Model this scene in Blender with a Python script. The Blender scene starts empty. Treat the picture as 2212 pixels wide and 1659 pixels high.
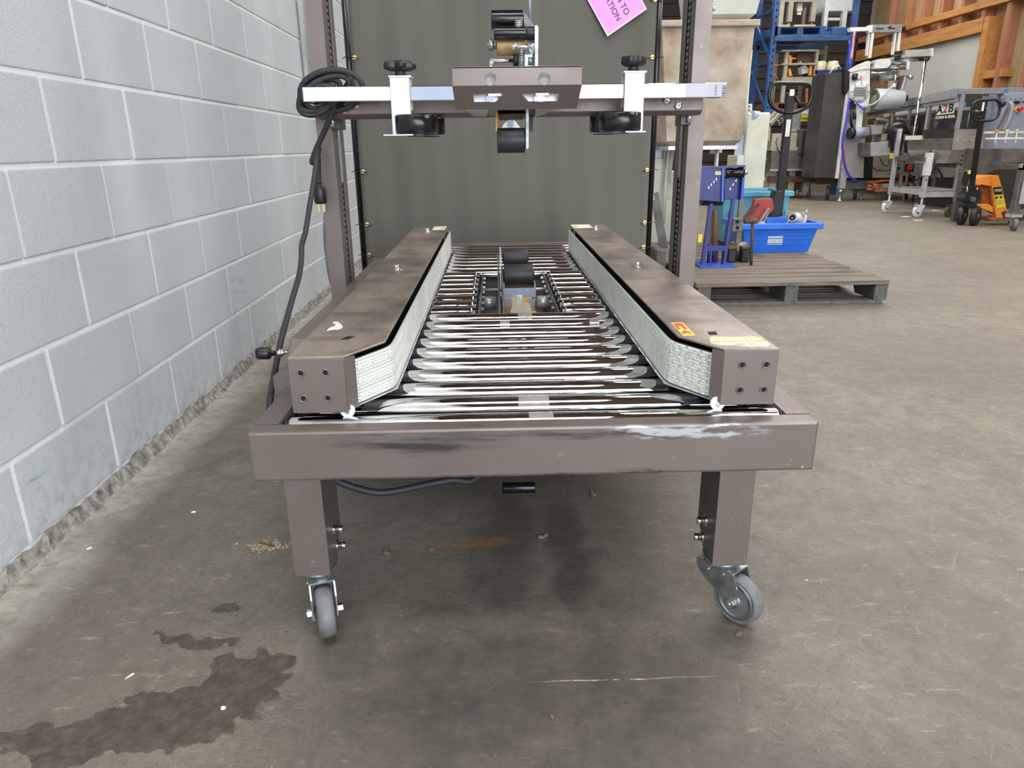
import bpy, bmesh, math, random
from mathutils import Vector, Matrix
random.seed(7)
SC = bpy.context.scene
COL = SC.collection
PI = math.pi
# ------------------------------------------------------------------ camera (phone wide lens, knee-high tilt down)
FPX = 1540.0; CX = 1106.0; CY = 829.5; CAM = Vector((0, 0, 0.885))
BX = Vector((0.99962611, -0.01903435, 0.01962983))
BY = Vector((-0.02463764, -0.31566978, 0.9485492))
BZ = Vector((-0.01185848, -0.94867818, -0.31602072))
cd = bpy.data.cameras.new('camera'); co = bpy.data.objects.new('camera', cd); COL.objects.link(co)
cd.sensor_width = 36; cd.lens = 36 * FPX / 2212; cd.clip_start = 0.02; cd.clip_end = 200
R3 = Matrix(((BX[0], -BX[1], -BX[2]), (BY[0], -BY[1], -BY[2]), (BZ[0], -BZ[1], -BZ[2])))
co.matrix_world = Matrix.Translation(CAM) @ R3.to_4x4()
SC.camera = co
# ------------------------------------------------------------------ sky, lamps, exposure
W = bpy.data.worlds.new('sky'); SC.world = W; W.use_nodes = True
wn = W.node_tree; wn.nodes.clear()
wo = wn.nodes.new('ShaderNodeOutputWorld'); wb = wn.nodes.new('ShaderNodeBackground')
wb.inputs[0].default_value = (0.86, 0.925, 1.0, 1); wb.inputs[1].default_value = 7.0
wn.links.new(wb.outputs[0], wo.inputs[0])
SC.view_settings.view_transform = 'Standard'; SC.view_settings.look = 'None'
SC.view_settings.exposure = 0.26; SC.view_settings.gamma = 1.0; SC.view_settings.use_curve_mapping = False
def area(name, loc, sx, sy, power, col, rot=(0, 0, 0), portal=False):
    l = bpy.data.lights.new(name, 'AREA'); l.shape = 'RECTANGLE'; l.size = sx; l.size_y = sy
    l.energy = power; l.color = col
    if portal: l.cycles.is_portal = True
    o = bpy.data.objects.new(name, l); COL.objects.link(o); o.location = loc; o.rotation_euler = rot
    return o
area('door_portal', (2.25, -4.35, 2.1), 6.7, 4.1, 1, (1, 1, 1), (PI / 2, 0, 0), True)
for i, (lx, ly) in enumerate([(0.1, 0.2), (2.9, 3.6), (2.4, 8.6), (4.4, 0.8), (4.6, 6.2), (4.4, 11.0), (6.9, 4.0), (6.9, 9.0), (6.6, 14.0), (1.8, 13.0)]):
    area('ceiling_lamp', (lx, ly, 4.85), 2.6, 1.2, 98, (1.0, 0.98, 0.95))
# ------------------------------------------------------------------ helpers
def ray(px, py):
    a = (px - CX) / FPX; b = (py - CY) / FPX
    return Vector((a * BX[0] + b * BX[1] + BX[2], a * BY[0] + b * BY[1] + BY[2], a * BZ[0] + b * BZ[1] + BZ[2]))
def at(px, py, Y=None, x=None, z=None):          # the point at a known depth, side or height seen at a picture position
    r = ray(px, py)
    t = (Y / r.y) if Y is not None else ((x / r.x) if x is not None else (z - CAM.z) / r.z)
    return CAM + r * t
def mpp(Y): return Y / 0.95 / FPX                # metres per pixel at about depth Y
def C(r, g, b):
    f = lambda c: (c / 255) / 12.92 if c <= 10 else (((c / 255) + 0.055) / 1.055) ** 2.4
    return (f(r), f(g), f(b), 1)
RO = {}
class MB:
    def __init__(s): s.bm = bmesh.new()
    def _bev(s, verts, bev, seg=1):
        if bev > 0:
            es = list({e for v in verts for e in v.link_edges})
            bmesh.ops.bevel(s.bm, geom=es, offset=bev, segments=seg, affect='EDGES', profile=0.6)
    def box(s, x0, x1, y0, y1, z0, z1, bev=0, seg=1):
        if x0 > x1: x0, x1 = x1, x0
        if y0 > y1: y0, y1 = y1, y0
        if z0 > z1: z0, z1 = z1, z0
        v = [s.bm.verts.new(p) for p in ((x0, y0, z0), (x1, y0, z0), (x1, y1, z0), (x0, y1, z0), (x0, y0, z1), (x1, y0, z1), (x1, y1, z1), (x0, y1, z1))]
        for f in ((3, 2, 1, 0), (4, 5, 6, 7), (0, 1, 5, 4), (1, 2, 6, 5), (2, 3, 7, 6), (3, 0, 4, 7)): s.bm.faces.new([v[i] for i in f])
        s._bev(v, min(bev, 0.45 * min(x1 - x0, y1 - y0, z1 - z0)), seg); return s
    def beam(s, p, q, w, h, up=(0, 0, 1), bev=0):   # rectangular bar from p to q
        p = Vector(p); q = Vector(q); d = (q - p).normalized(); u = Vector(up)
        a = d.cross(u)
        if a.length < 1e-4: a = d.cross(Vector((0, 1, 0)))
        a.normalize(); b = a.cross(d)
        v = [s.bm.verts.new(e + a * (i * w / 2) + b * (j * h / 2)) for e in (p, q) for i, j in ((-1, -1), (1, -1), (1, 1), (-1, 1))]
        for f in ((3, 2, 1, 0), (4, 5, 6, 7), (0, 1, 5, 4), (1, 2, 6, 5), (2, 3, 7, 6), (3, 0, 4, 7)): s.bm.faces.new([v[i] for i in f])
        s._bev(v, bev); return s
    def cyl(s, p, q, r, r2=None, n=16, caps=True, smooth=True):
        p = Vector(p); q = Vector(q); d = (q - p).normalized()
        a = d.cross(Vector((0, 0, 1)))
        if a.length < 1e-3: a = Vector((1, 0, 0))
        a.normalize(); b = d.cross(a); r2 = r if r2 is None else r2
        A = [s.bm.verts.new(p + (a * math.cos(2 * PI * i / n) + b * math.sin(2 * PI * i / n)) * r) for i in range(n)]
        B = [s.bm.verts.new(q + (a * math.cos(2 * PI * i / n) + b * math.sin(2 * PI * i / n)) * r2) for i in range(n)]
        for i in range(n):
            f = s.bm.faces.new((A[i], A[(i + 1) % n], B[(i + 1) % n], B[i])); f.smooth = smooth
        if caps: s.bm.faces.new(A[::-1]); s.bm.faces.new(B)
        return s
    def tube(s, pts, r, n=8, closed=False):
        P = [Vector(p) for p in pts]; m = len(P); rings = []; prev = None
        for i in range(m):
            if closed: d = P[(i + 1) % m] - P[i - 1]
            else: d = P[min(i + 1, m - 1)] - P[max(i - 1, 0)]
            d.normalize()
            if prev is None:
                a = d.cross(Vector((0, 0, 1)))
                if a.length < 1e-3: a = Vector((1, 0, 0))
            else: a = prev - d * prev.dot(d)
            a.normalize(); prev = a; b = d.cross(a); rr = r[i] if isinstance(r, (list, tuple)) else r
            rings.append([s.bm.verts.new(P[i] + (a * math.cos(2 * PI * k / n) + b * math.sin(2 * PI * k / n)) * rr) for k in range(n)])
        for i in range(m if closed else m - 1):
            A = rings[i]; B = rings[(i + 1) % m]
            for k in range(n):
                f = s.bm.faces.new((A[k], A[(k + 1) % n], B[(k + 1) % n], B[k])); f.smooth = True
        if not closed: s.bm.faces.new(rings[0][::-1]); s.bm.faces.new(rings[-1])
        return s
    def prism(s, poly, axis, lo, hi, bev=0):
        def mk(p, h): return {'x': (h, p[0], p[1]), 'y': (p[0], h, p[1]), 'z': (p[0], p[1], h)}[axis]
        A = [s.bm.verts.new(mk(p, lo)) for p in poly]; B = [s.bm.verts.new(mk(p, hi)) for p in poly]; n = len(poly)
        s.bm.faces.new(A[::-1]); s.bm.faces.new(B)
        for i in range(n): s.bm.faces.new((A[i], A[(i + 1) % n], B[(i + 1) % n], B[i]))
        s._bev(A + B, bev); return s
    def loft(s, A, B, smooth=False):      # closed solid between two equal polygons of 3d points
        a = [s.bm.verts.new(p) for p in A]; b = [s.bm.verts.new(p) for p in B]; n = len(a)
        s.bm.faces.new(a[::-1]); s.bm.faces.new(b)
        for i in range(n):
            f = s.bm.faces.new((a[i], a[(i + 1) % n], b[(i + 1) % n], b[i])); f.smooth = smooth
        return s
    def slab(s, pts, t):                  # flat polygon of 3d points given thickness t along its normal (both sides)
        P = [Vector(p) for p in pts]; n = (P[1] - P[0]).cross(P[2] - P[0]).normalized() * (t / 2)
        return s.loft([p - n for p in P], [p + n for p in P])
    def lathe(s, prof, o, axis=(0, 0, 1), n=24):
        o = Vector(o); d = Vector(axis).normalized(); a = d.cross(Vector((0, 0, 1)))
        if a.length < 1e-3: a = Vector((1, 0, 0))
        a.normalize(); b = d.cross(a)
        rings = [[s.bm.verts.new(o + d * h + (a * math.cos(2 * PI * i / n) + b * math.sin(2 * PI * i / n)) * max(r, 1e-4)) for i in range(n)] for r, h in prof]
        for A, B in zip(rings, rings[1:]):
            for i in range(n):
                f = s.bm.faces.new((A[i], A[(i + 1) % n], B[(i + 1) % n], B[i])); f.smooth = True
        s.bm.faces.new(rings[0][::-1]); s.bm.faces.new(rings[-1]); return s
    # boxes and bars given by their outline in the picture at a stated depth
    def pbox(s, x0, y0, x1, y1, Y, d, bev=0):
        ym = (y0 + (y1 if y1 is not None else y0)) / 2; xm = (x0 + x1) / 2
        zb = 0.0 if y1 is None else at(xm, y1, Y).z
        return s.box(at(x0, ym, Y).x, at(x1, ym, Y).x, Y, Y + d, zb, at(xm, y0, Y).z, bev)
    def pprism(s, pts, Y, d, bev=0):
        q = [at(a, b, Y) for a, b in pts]
        return s.prism([(p.x, p.z) for p in q], 'y', Y, Y + d, bev)
    def ptube(s, pts, rpx, n=8):
        Y = pts[0][2]; return s.tube([at(*p) for p in pts], rpx * mpp(Y), n)
    def pcyl(s, p, q, rpx, r2=None, n=16):
        m = mpp(p[2]); return s.cyl(at(*p), at(*q), rpx * m, None if r2 is None else r2 * m, n)
    def build(s, name, mat, parent=None, M=None, origin=None, kind=None):
        bm = s.bm
        if M is not None: bm.transform(M)
        o = RO[parent.name] if parent is not None else Vector(origin or (0, 0, 0))
        bmesh.ops.translate(bm, verts=bm.verts, vec=-o)
        bmesh.ops.recalc_face_normals(bm, faces=bm.faces)
        me = bpy.data.meshes.new(name); bm.to_mesh(me); bm.free()
        me.materials.append(mat)
        ob = bpy.data.objects.new(name, me); COL.objects.link(ob)
        if parent is not None: ob.parent = parent
        else: ob.location = o
        RO[ob.name] = Vector(o)
        if kind: ob['kind'] = kind
        return ob
def tag(o, label=None, cat=None, group=None, kind=None):
    if label: o['label'] = label
    if cat: o['category'] = cat
    if group: o['group'] = group
    if kind: o['kind'] = kind
    return o
def thing(name, label, cat, loc=(0, 0, 0), group=None, kind=None):
    o = bpy.data.objects.new(name, None); o.empty_display_size = 0.1; COL.objects.link(o)
    o.location = loc; RO[o.name] = Vector(loc); return tag(o, label, cat, group, kind)
def inst(o, parent, loc, name=None):       # a further piece sharing mesh data
    c = o.copy(); COL.objects.link(c); c.parent = parent; c.location = loc; RO[c.name] = RO[parent.name]
    return c
def text(body, size, mat, name, parent, M, ext=0.0006, align='CENTER', sx=1.0, bold=0.0):
    cu = bpy.data.curves.new(name, 'FONT'); cu.body = body; cu.size = size; cu.extrude = ext; cu.align_x = align; cu.align_y = 'CENTER'; cu.offset = bold
    ob = bpy.data.objects.new(name, cu); COL.objects.link(ob)
    dg = bpy.context.evaluated_depsgraph_get(); me = bpy.data.meshes.new_from_object(ob.evaluated_get(dg))
    bpy.data.objects.remove(ob)
    me.transform(M @ Matrix.Diagonal((sx, 1, 1, 1))); me.transform(Matrix.Translation(-RO[parent.name]))
    me.materials.clear(); me.materials.append(mat)
    o = bpy.data.objects.new(name, me); COL.objects.link(o); o.parent = parent; RO[o.name] = RO[parent.name]
    return o
def frame_m(o, xa, ya):                     # placement matrix from origin and two axes
    xa = Vector(xa).normalized(); ya = Vector(ya); ya = (ya - xa * ya.dot(xa)).normalized(); za = xa.cross(ya)
    m = Matrix((xa, ya, za)).transposed().to_4x4(); m.translation = Vector(o); return m
# ------------------------------------------------------------------ materials
class NT:
    def __init__(s, name):
        s.m = bpy.data.materials.new(name); s.m.use_nodes = True; s.t = s.m.node_tree
        s.b = s.t.nodes['Principled BSDF']; s.tc = s.t.nodes.new('ShaderNodeTexCoord'); s.co = s.tc.outputs['Object']
    def n(s, typ, **kw):
        nd = s.t.nodes.new(typ)
        for k, v in kw.items(): setattr(nd, k, v)
        return nd
    def l(s, a, b): s.t.links.new(a, b)
    def noise(s, scale, detail=4, rough=0.55, vec=None, stretch=None, dist=0):
        v = vec if vec is not None else s.co
        if stretch:
            mp = s.n('ShaderNodeMapping'); mp.inputs['Scale'].default_value = stretch; s.l(v, mp.inputs[0]); v = mp.outputs[0]
        nd = s.n('ShaderNodeTexNoise'); nd.inputs['Scale'].default_value = scale; nd.inputs['Detail'].default_value = detail
        nd.inputs['Roughness'].default_value = rough; nd.inputs['Distortion'].default_value = dist
        s.l(v, nd.inputs['Vector']); return nd.outputs['Fac']
    def ramp(s, fac, stops):
        r = s.n('ShaderNodeValToRGB'); e = r.color_ramp.elements
        while len(e) < len(stops): e.new(0.5)
        for el, (p, c) in zip(e, stops): el.position = p; el.color = c if hasattr(c, '__len__') else (c, c, c, 1)
        s.l(fac, r.inputs[0]); return r.outputs[0]
    def mix(s, fac, a, b, typ='MIX'):
        m = s.n('ShaderNodeMix', data_type='RGBA', blend_type=typ)
        for v, i in ((fac, 0), (a, 6), (b, 7)):
            if hasattr(v, 'is_linked'): s.l(v, m.inputs[i])
            elif i == 0: m.inputs[0].default_value = v
            else: m.inputs[i].default_value = v
        return m.outputs[2]
    def math(s, op, a, b=None, clamp=False):
        m = s.n('ShaderNodeMath', operation=op, use_clamp=clamp)
        for v, i in ((a, 0), (b, 1)):
            if v is None: continue
            if hasattr(v, 'is_linked'): s.l(v, m.inputs[i])
            else: m.inputs[i].default_value = v
        return m.outputs[0]
    def bump(s, h, strength, dist=0.002, prev=None):
        b = s.n('ShaderNodeBump'); b.inputs['Strength'].default_value = strength; b.inputs['Distance'].default_value = dist
        s.l(h, b.inputs['Height'])
        if prev is not None: s.l(prev, b.inputs['Normal'])
        return b.outputs[0]
    def blob(s, vec, c, r, axes='xy'):      # 1 inside an ellipse, falling to 0 at its rim; vec is the (warped) position
        mp = s.n('ShaderNodeMapping', vector_type='POINT')
        sc = [1 / v for v in r]; mp.inputs['Scale'].default_value = sc
        mp.inputs['Location'].default_value = [-a * b for a, b in zip(c, sc)]
        s.l(vec, mp.inputs[0]); ln = s.n('ShaderNodeVectorMath', operation='LENGTH'); s.l(mp.outputs[0], ln.inputs[0])
        return s.math('SUBTRACT', 1.0, ln.outputs['Value'], True)
    def warp(s, scale, amt):
        nd = s.n('ShaderNodeTexNoise'); nd.inputs['Scale'].default_value = scale; nd.inputs['Detail'].default_value = 6; s.l(s.co, nd.inputs['Vector'])
        a = s.n('ShaderNodeVectorMath', operation='SUBTRACT'); s.l(nd.outputs['Color'], a.inputs[0]); a.inputs[1].default_value = (0.5, 0.5, 0.5)
        b = s.n('ShaderNodeVectorMath', operation='SCALE'); s.l(a.outputs[0], b.inputs[0]); b.inputs['Scale'].default_value = amt
        c = s.n('ShaderNodeVectorMath', operation='ADD'); s.l(s.co, c.inputs[0]); s.l(b.outputs[0], c.inputs[1]); return c.outputs[0]
def setv(n, rough, metal, spec=None):
    n.b.inputs['Roughness'].default_value = rough; n.b.inputs['Metallic'].default_value = metal
    if spec is not None: n.b.inputs['Specular IOR Level'].default_value = spec
def pm(name, c1, c2=None, rough=0.5, metal=0.0, scale=12, bump=0.0, bscale=200, stretch=None, rv=0.0, trans=0.0, alpha=1.0, spec=None):
    n = NT(name); setv(n, rough, metal, spec)
    f = n.noise(scale, 5, 0.6, stretch=stretch)
    if c2 is None: c2 = tuple(v * 0.82 for v in c1[:3]) + (1,)
    n.l(n.ramp(f, [(0.35, c1), (0.68, c2)]), n.b.inputs['Base Color'])
    if rv: n.l(n.ramp(f, [(0.3, rough - rv), (0.7, rough + rv)]), n.b.inputs['Roughness'])
    if bump: n.l(n.bump(n.noise(bscale, 2), bump, 0.001), n.b.inputs['Normal'])
    if trans: n.b.inputs['Transmission Weight'].default_value = trans
    if alpha < 1: n.b.inputs['Alpha'].default_value = alpha
    return n.m
def paint(name, base, chips=True, wear=None):     # taupe machine enamel with fine metallic fleck
    n = NT(name); setv(n, 0.38, 0.5, 0.5)
    f1 = n.noise(900, 2); f2 = n.noise(5, 4)
    c = n.ramp(f1, [(0.3, tuple(v * 0.78 for v in base[:3]) + (1,)), (0.7, tuple(v * 1.22 for v in base[:3]) + (1,))])
    c = n.mix(n.ramp(f2, [(0.4, 0.0), (0.75, 0.35)]), c, tuple(v * 0.75 for v in base[:3]) + (1,))
    if chips:
        ch = n.ramp(n.noise(34, 6, 0.7), [(0.665, 0.0), (0.68, 1.0)]); c = n.mix(n.math('MULTIPLY', ch, 0.55), c, C(150, 142, 138))
    rgh = n.ramp(n.noise(7, 4), [(0.3, 0.34), (0.7, 0.5)])
    if wear: c = wear(n, c)
    n.l(c, n.b.inputs['Base Color']); n.l(rgh, n.b.inputs['Roughness'])
    n.l(n.bump(n.noise(700, 2), 0.12, 0.0006), n.b.inputs['Normal']); return n.m
TAUPE = C(118, 107, 101)
def beam_wear(n, c):                               # rubbed black streaks and pale scuffs of the front crossmember (its own coordinates)
    wv = n.n('ShaderNodeVectorMath', operation='ADD'); n.l(n.warp(9, 0.05), wv.inputs[0]); wv.inputs[1].default_value = (0, 0, -0.333); w = wv.outputs[0]
    st = n.noise(60, 5, 0.65, stretch=(0.06, 1, 1.2))
    dk = n.math('ADD', n.blob(w, (-0.20, 0, 0.068), (0.19, 1, 0.024)), n.math('MULTIPLY', n.blob(w, (0.16, 0, 0.080), (0.34, 1, 0.013)), 0.7), True)
    dk = n.math('MULTIPLY', n.ramp(dk, [(0.0, 0), (0.5, 1)]), n.ramp(st, [(0.42, 0), (0.6, 1)]))
    c = n.mix(n.math('MULTIPLY', dk, 0.85), c, C(48, 46, 50))
    lt = n.math('ADD', n.blob(w, (0.21, 0, 0.084), (0.10, 1, 0.010)), n.math('ADD', n.blob(w, (0.33, 0, 0.076), (0.09, 1, 0.013)), n.blob(w, (0.205, 0, 0.067), (0.04, 1, 0.006)), True), True)
    lt = n.math('MULTIPLY', n.ramp(lt, [(0.0, 0), (0.35, 1)]), n.ramp(n.noise(45, 5, 0.7, stretch=(0.2, 1, 1)), [(0.46, 0), (0.55, 1)]))
    c = n.mix(n.math('MULTIPLY', lt, 0.8), c, C(196, 196, 200))
    ed = n.blob(w, (0.06, 0, -0.006), (0.6, 1, 0.013)); ed = n.math('MULTIPLY', n.ramp(ed, [(0, 0), (0.5, 1)]), n.ramp(n.noise(30, 5, 0.7, stretch=(0.25, 1, 1)), [(0.48, 0), (0.56, 1)]))
    c = n.mix(n.math('MULTIPLY', ed, 0.75), c, C(40, 38, 38))
    yl = n.blob(w, (0.465, 0, 0.012), (0.03, 1, 0.012)); yl = n.math('MULTIPLY', n.ramp(yl, [(0, 0), (0.4, 1)]), n.ramp(n.noise(55, 5, 0.8), [(0.57, 0), (0.62, 0.8)]))
    return n.mix(yl, c, C(206, 200, 120))
def top_wear(n, c):                                # dust film and wiped smears on the housings' lids
    d = n.ramp(n.noise(9, 5, 0.65, stretch=(1, 0.5, 1)), [(0.36, 0.0), (0.62, 0.75)])
    c = n.mix(d, c, C(168, 154, 138))
    return n.mix(n.ramp(n.noise(16, 3, 0.5, stretch=(0.5, 1, 1)), [(0.56, 0), (0.63, 0.5)]), c, C(96, 84, 80))
M = {}
M['paint'] = paint('taupe_enamel', TAUPE)
M['paint_beam'] = paint('taupe_enamel_scuffed', TAUPE, wear=beam_wear)
M['paint_top'] = paint('taupe_enamel_dusty', TAUPE, chips=False, wear=top_wear)
def chrome(name, worn=True, base=(0.78, 0.78, 0.79, 1), r0=0.07):
    n = NT(name); setv(n, r0, 1.0); n.b.inputs['Base Color'].default_value = base
    if worn:
        oi = n.n('ShaderNodeObjectInfo'); ad = n.n('ShaderNodeVectorMath', operation='ADD'); n.l(n.co, ad.inputs[0])
        sc = n.n('ShaderNodeMath', operation='MULTIPLY'); sc.inputs[1].default_value = 37.0; n.l(oi.outputs['Random'], sc.inputs[0]); n.l(sc.outputs[0], ad.inputs[1])
        v = ad.outputs[0]; f = n.noise(14, 6, 0.7, vec=v, stretch=(0.5, 1, 1)); g = n.noise(120, 3, 0.7, vec=v)
        h = n.math('ADD', n.ramp(f, [(0.52, 0.0), (0.74, 0.09)]), n.math('MULTIPLY', g, 0.03)); h = n.math('ADD', h, r0 - 0.03)
        n.l(h, n.b.inputs['Roughness'])
        n.l(n.mix(n.ramp(f, [(0.5, 0), (0.62, 1)]), base, (0.60, 0.58, 0.56, 1)), n.b.inputs['Base Color'])
    return n.m
M['roller'] = chrome('worn_chrome', r0=0.05); M['chrome'] = chrome('chrome', False); M['zinc'] = pm('zinc_plate', C(176, 182, 184), C(120, 126, 126), 0.34, 0.85, 30, rv=0.1)
M['steel'] = pm('stainless_steel', C(206, 204, 202), C(176, 174, 172), 0.38, 0.6, 6, rv=0.08)
M['steel_dark'] = pm('dull_steel', C(126, 123, 117), C(88, 85, 80), 0.42, 0.5, 6, rv=0.1)
M['alu'] = pm('aluminium', C(212, 213, 216), C(188, 190, 194), 0.34, 0.5, 10)
M['black'] = pm('black_plastic', C(26, 26, 29), C(18, 18, 20), 0.42, 0, 30)
M['black_gloss'] = pm('black_gloss', C(20, 20, 23), C(16, 16, 18), 0.22, 0, 30)
M['rubber'] = pm('black_rubber', C(38, 39, 43), C(28, 28, 31), 0.5, 0, 60, 0.15, 300)
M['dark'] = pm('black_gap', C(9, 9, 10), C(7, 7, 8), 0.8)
M['tread'] = pm('grey_rubber_tread', C(112, 114, 120), C(92, 88, 82), 0.55, 0, 25)
M['belt'] = None
def belt():
    n = NT('belt_weave'); setv(n, 0.55, 0)
    mp = n.n('ShaderNodeMapping'); n.l(n.co, mp.inputs[0]); mp.inputs['Rotation'].default_value = (0, -PI / 2, 0)
    br = n.n('ShaderNodeTexBrick'); br.offset = 0.5
    sw = n.n('ShaderNodeSeparateXYZ'); n.l(n.co, sw.inputs[0]); cm = n.n('ShaderNodeCombineXYZ')
    n.l(n.math('ADD', sw.outputs['Y'], sw.outputs['X']), cm.inputs['X']); n.l(sw.outputs['Z'], cm.inputs['Y']); n.l(cm.outputs[0], br.inputs['Vector'])
    br.inputs['Scale'].default_value = 1; br.inputs['Brick Width'].default_value = 0.012; br.inputs['Row Height'].default_value = 0.006; br.inputs['Mortar Size'].default_value = 0.0011
    br.inputs['Color1'].default_value = C(242, 243, 239); br.inputs['Color2'].default_value = C(234, 236, 230); br.inputs['Mortar'].default_value = C(176, 180, 170)
    c = n.mix(n.ramp(n.noise(9, 5), [(0.45, 0), (0.75, 0.4)]), br.outputs['Color'], C(150, 148, 134))
    n.l(c, n.b.inputs['Base Color']); inv = n.math('SUBTRACT', 1.0, br.outputs['Fac']); n.l(n.bump(inv, 0.7, 0.0015), n.b.inputs['Normal']); return n.m
M['belt'] = belt()
M['lug'] = pm('belt_lug', C(212, 216, 208), C(182, 186, 172), 0.5, 0, 80)
def curtain_m():
    n = NT('tarp_olive_grey'); setv(n, 0.72, 0, 0.3)
    f = n.noise(420, 2); c = n.ramp(f, [(0.3, C(90, 88, 80)), (0.7, C(105, 103, 94))])
    c = n.mix(n.ramp(n.noise(2.2, 4, stretch=(1, 1, 0.35)), [(0.35, 0.0), (0.75, 0.4)]), c, C(122, 120, 110))
    v = n.n('ShaderNodeTexVoronoi'); v.inputs['Scale'].default_value = 22; n.l(n.co, v.inputs['Vector'])
    c = n.mix(n.ramp(v.outputs['Distance'], [(0.015, 0.7), (0.05, 0.0)]), c, C(150, 148, 138))
    n.l(c, n.b.inputs['Base Color']); n.l(n.bump(f, 0.25, 0.001), n.b.inputs['Normal']); return n.m
M['curtain'] = curtain_m()
M['brass'] = pm('brass', C(222, 204, 130), C(186, 160, 90), 0.3, 0.9)
M['cord'] = pm('cord_rubber', C(44, 44, 47), C(32, 32, 34), 0.6, 0, 80, 0.1, 400)
M['pink'] = pm('pink_paper', C(238, 150, 238), C(232, 142, 232), 0.35, 0, 5); M['ink'] = pm('black_ink', C(22, 20, 24), None, 0.6)
M['film'] = pm('laminate_edge', C(190, 190, 192), None, 0.12, 0.2)
M['white'] = pm('white_paint', C(226, 228, 226), C(206, 208, 206), 0.4); M['cream'] = pm('cream_paint', C(222, 222, 206), C(202, 200, 182), 0.45, 0, 4)
M['cream_dull'] = pm('dirty_cream_paint', C(176, 170, 150), C(140, 132, 112), 0.5, 0, 5)
M['yellow'] = pm('yellow_sticker', C(238, 214, 60), C(226, 200, 50), 0.4); M['red'] = pm('red_sticker', C(196, 60, 44), None, 0.4)
M['redplastic'] = pm('red_plastic', C(214, 54, 40), None, 0.35)
M['decal'] = pm('faded_cream_decal', C(226, 218, 190), C(204, 190, 152), 0.55, 0, 30); M['faded'] = pm('faded_print', C(172, 156, 116), None, 0.6)
M['ochre'] = pm('ochre_metal', C(214, 156, 44), C(180, 122, 30), 0.4, 0.2); M['tan'] = pm('knurled_tan', C(176, 146, 98), C(140, 112, 68), 0.5, 0.1, 40, 0.3, 500)
M['nylon'] = pm('white_nylon', C(226, 230, 236), None, 0.4); M['tape'] = pm('clear_tape', C(206, 203, 194), C(184, 180, 168), 0.15, 0.3, 60, alpha=0.5)
M['greypaint'] = pm('grey_enamel', C(146, 148, 150), C(122, 124, 126), 0.4); M['bluegrey'] = pm('blue_grey_paint', C(150, 158, 180), None, 0.4)
M['blue'] = pm('rack_blue', C(44, 92, 148), C(30, 66, 112), 0.45, 0, 6); M['navy'] = pm('stand_blue', C(34, 50, 132), C(26, 38, 104), 0.35, 0, 8); M['navy_edge'] = pm('stand_blue_edge', C(60, 88, 200), None, 0.35)
M['toteblue'] = pm('tote_blue', C(44, 118, 228), C(34, 104, 214), 0.4, 0, 4); M['teal'] = pm('tote_teal', C(98, 170, 196), C(84, 154, 180), 0.45, 0, 5)
M['orange'] = pm('jack_orange', C(240, 150, 62), C(226, 132, 44), 0.4, 0, 5); M['orange_rust'] = pm('jack_orange_rusty', C(200, 118, 56), C(112, 74, 48), 0.6, 0.1, 14)
M['rust'] = pm('rusty_iron', C(112, 82, 64), C(70, 54, 46), 0.75, 0.2, 25, 0.3, 150); M['brownwood'] = pm('brown_handle', C(128, 76, 44), C(96, 54, 30), 0.6, 0, 30)
M['bin'] = pm('beige_bin', C(204, 192, 176), C(160, 138, 112), 0.6, 0, 4.5); M['binwhite'] = pm('white_bin', C(212, 216, 204), C(200, 204, 192), 0.55, 0, 4)
M['clear'] = pm('clear_guard', C(196, 210, 236), C(176, 192, 222), 0.12, 0, 5, alpha=0.75); M['rope'] = pm('orange_strap', C(232, 136, 76), C(206, 108, 56), 0.6)
M['bucket'] = pm('ivory_bucket', C(232, 230, 196), C(214, 210, 170), 0.4); M['darkcab'] = pm('charcoal_cabinet', C(74, 72, 68), C(62, 60, 57), 0.4, 0.2, 4)
M['filmroll'] = pm('plastic_film_roll', C(200, 206, 212), C(176, 182, 188), 0.25, 0.15, 3); M['glass'] = pm('smoked_panel', C(60, 60, 62), C(44, 44, 46), 0.1, 0, 3, alpha=0.55)
M['bluetape'] = pm('blue_tape', C(52, 128, 226), None, 0.6); M['hose'] = pm('grey_hose', C(150, 152, 160), C(126, 128, 136), 0.5)
M['tubeblue'] = pm('blue_air_tube', C(66, 70, 214), None, 0.3); M['tubepink'] = pm('pink_air_tube', C(236, 140, 140), None, 0.3); M['paper'] = pm('paper_scrap', C(232, 230, 220), C(214, 210, 196), 0.7)
M['dust'] = pm('dust_grit', C(186, 170, 140), C(140, 122, 96), 0.9, 0, 200); M['leaf'] = pm('dry_leaf', C(126, 104, 82), C(86, 70, 56), 0.8, 0, 120); M['barcode'] = pm('barcode_label', C(188, 184, 198), C(172, 168, 182), 0.5)
def wood(name, a, b, s=(1, 1, 1), sc=10, rough=0.8, grey=None):
    n = NT(name); setv(n, rough, 0)
    g = n.noise(sc, 6, 0.65, stretch=s, dist=0.6); c = n.ramp(g, [(0.3, a), (0.7, b)])
    k = n.ramp(n.noise(3.0, 3), [(0.62, 0), (0.72, 0.6)]); c = n.mix(k, c, tuple(v * 0.6 for v in b[:3]) + (1,))
    n.l(c, n.b.inputs['Base Color']); n.l(n.bump(g, 0.4, 0.002), n.b.inputs['Normal']); return n.m
M['palletwood'] = wood('weathered_board', C(140, 128, 112), C(88, 79, 69), (0.4, 9, 9), 7)
M['palletgrey'] = wood('weathered_grey_block', C(112, 110, 106), C(70, 68, 64), (6, 0.6, 6), 7)
M['stud'] = wood('fir_stud', C(184, 128, 96), C(146, 96, 68), (6, 6, 0.35), 3); M['beam'] = wood('fir_beam', C(206, 148, 84), C(166, 110, 56), (6, 0.35, 6), 3)
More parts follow.
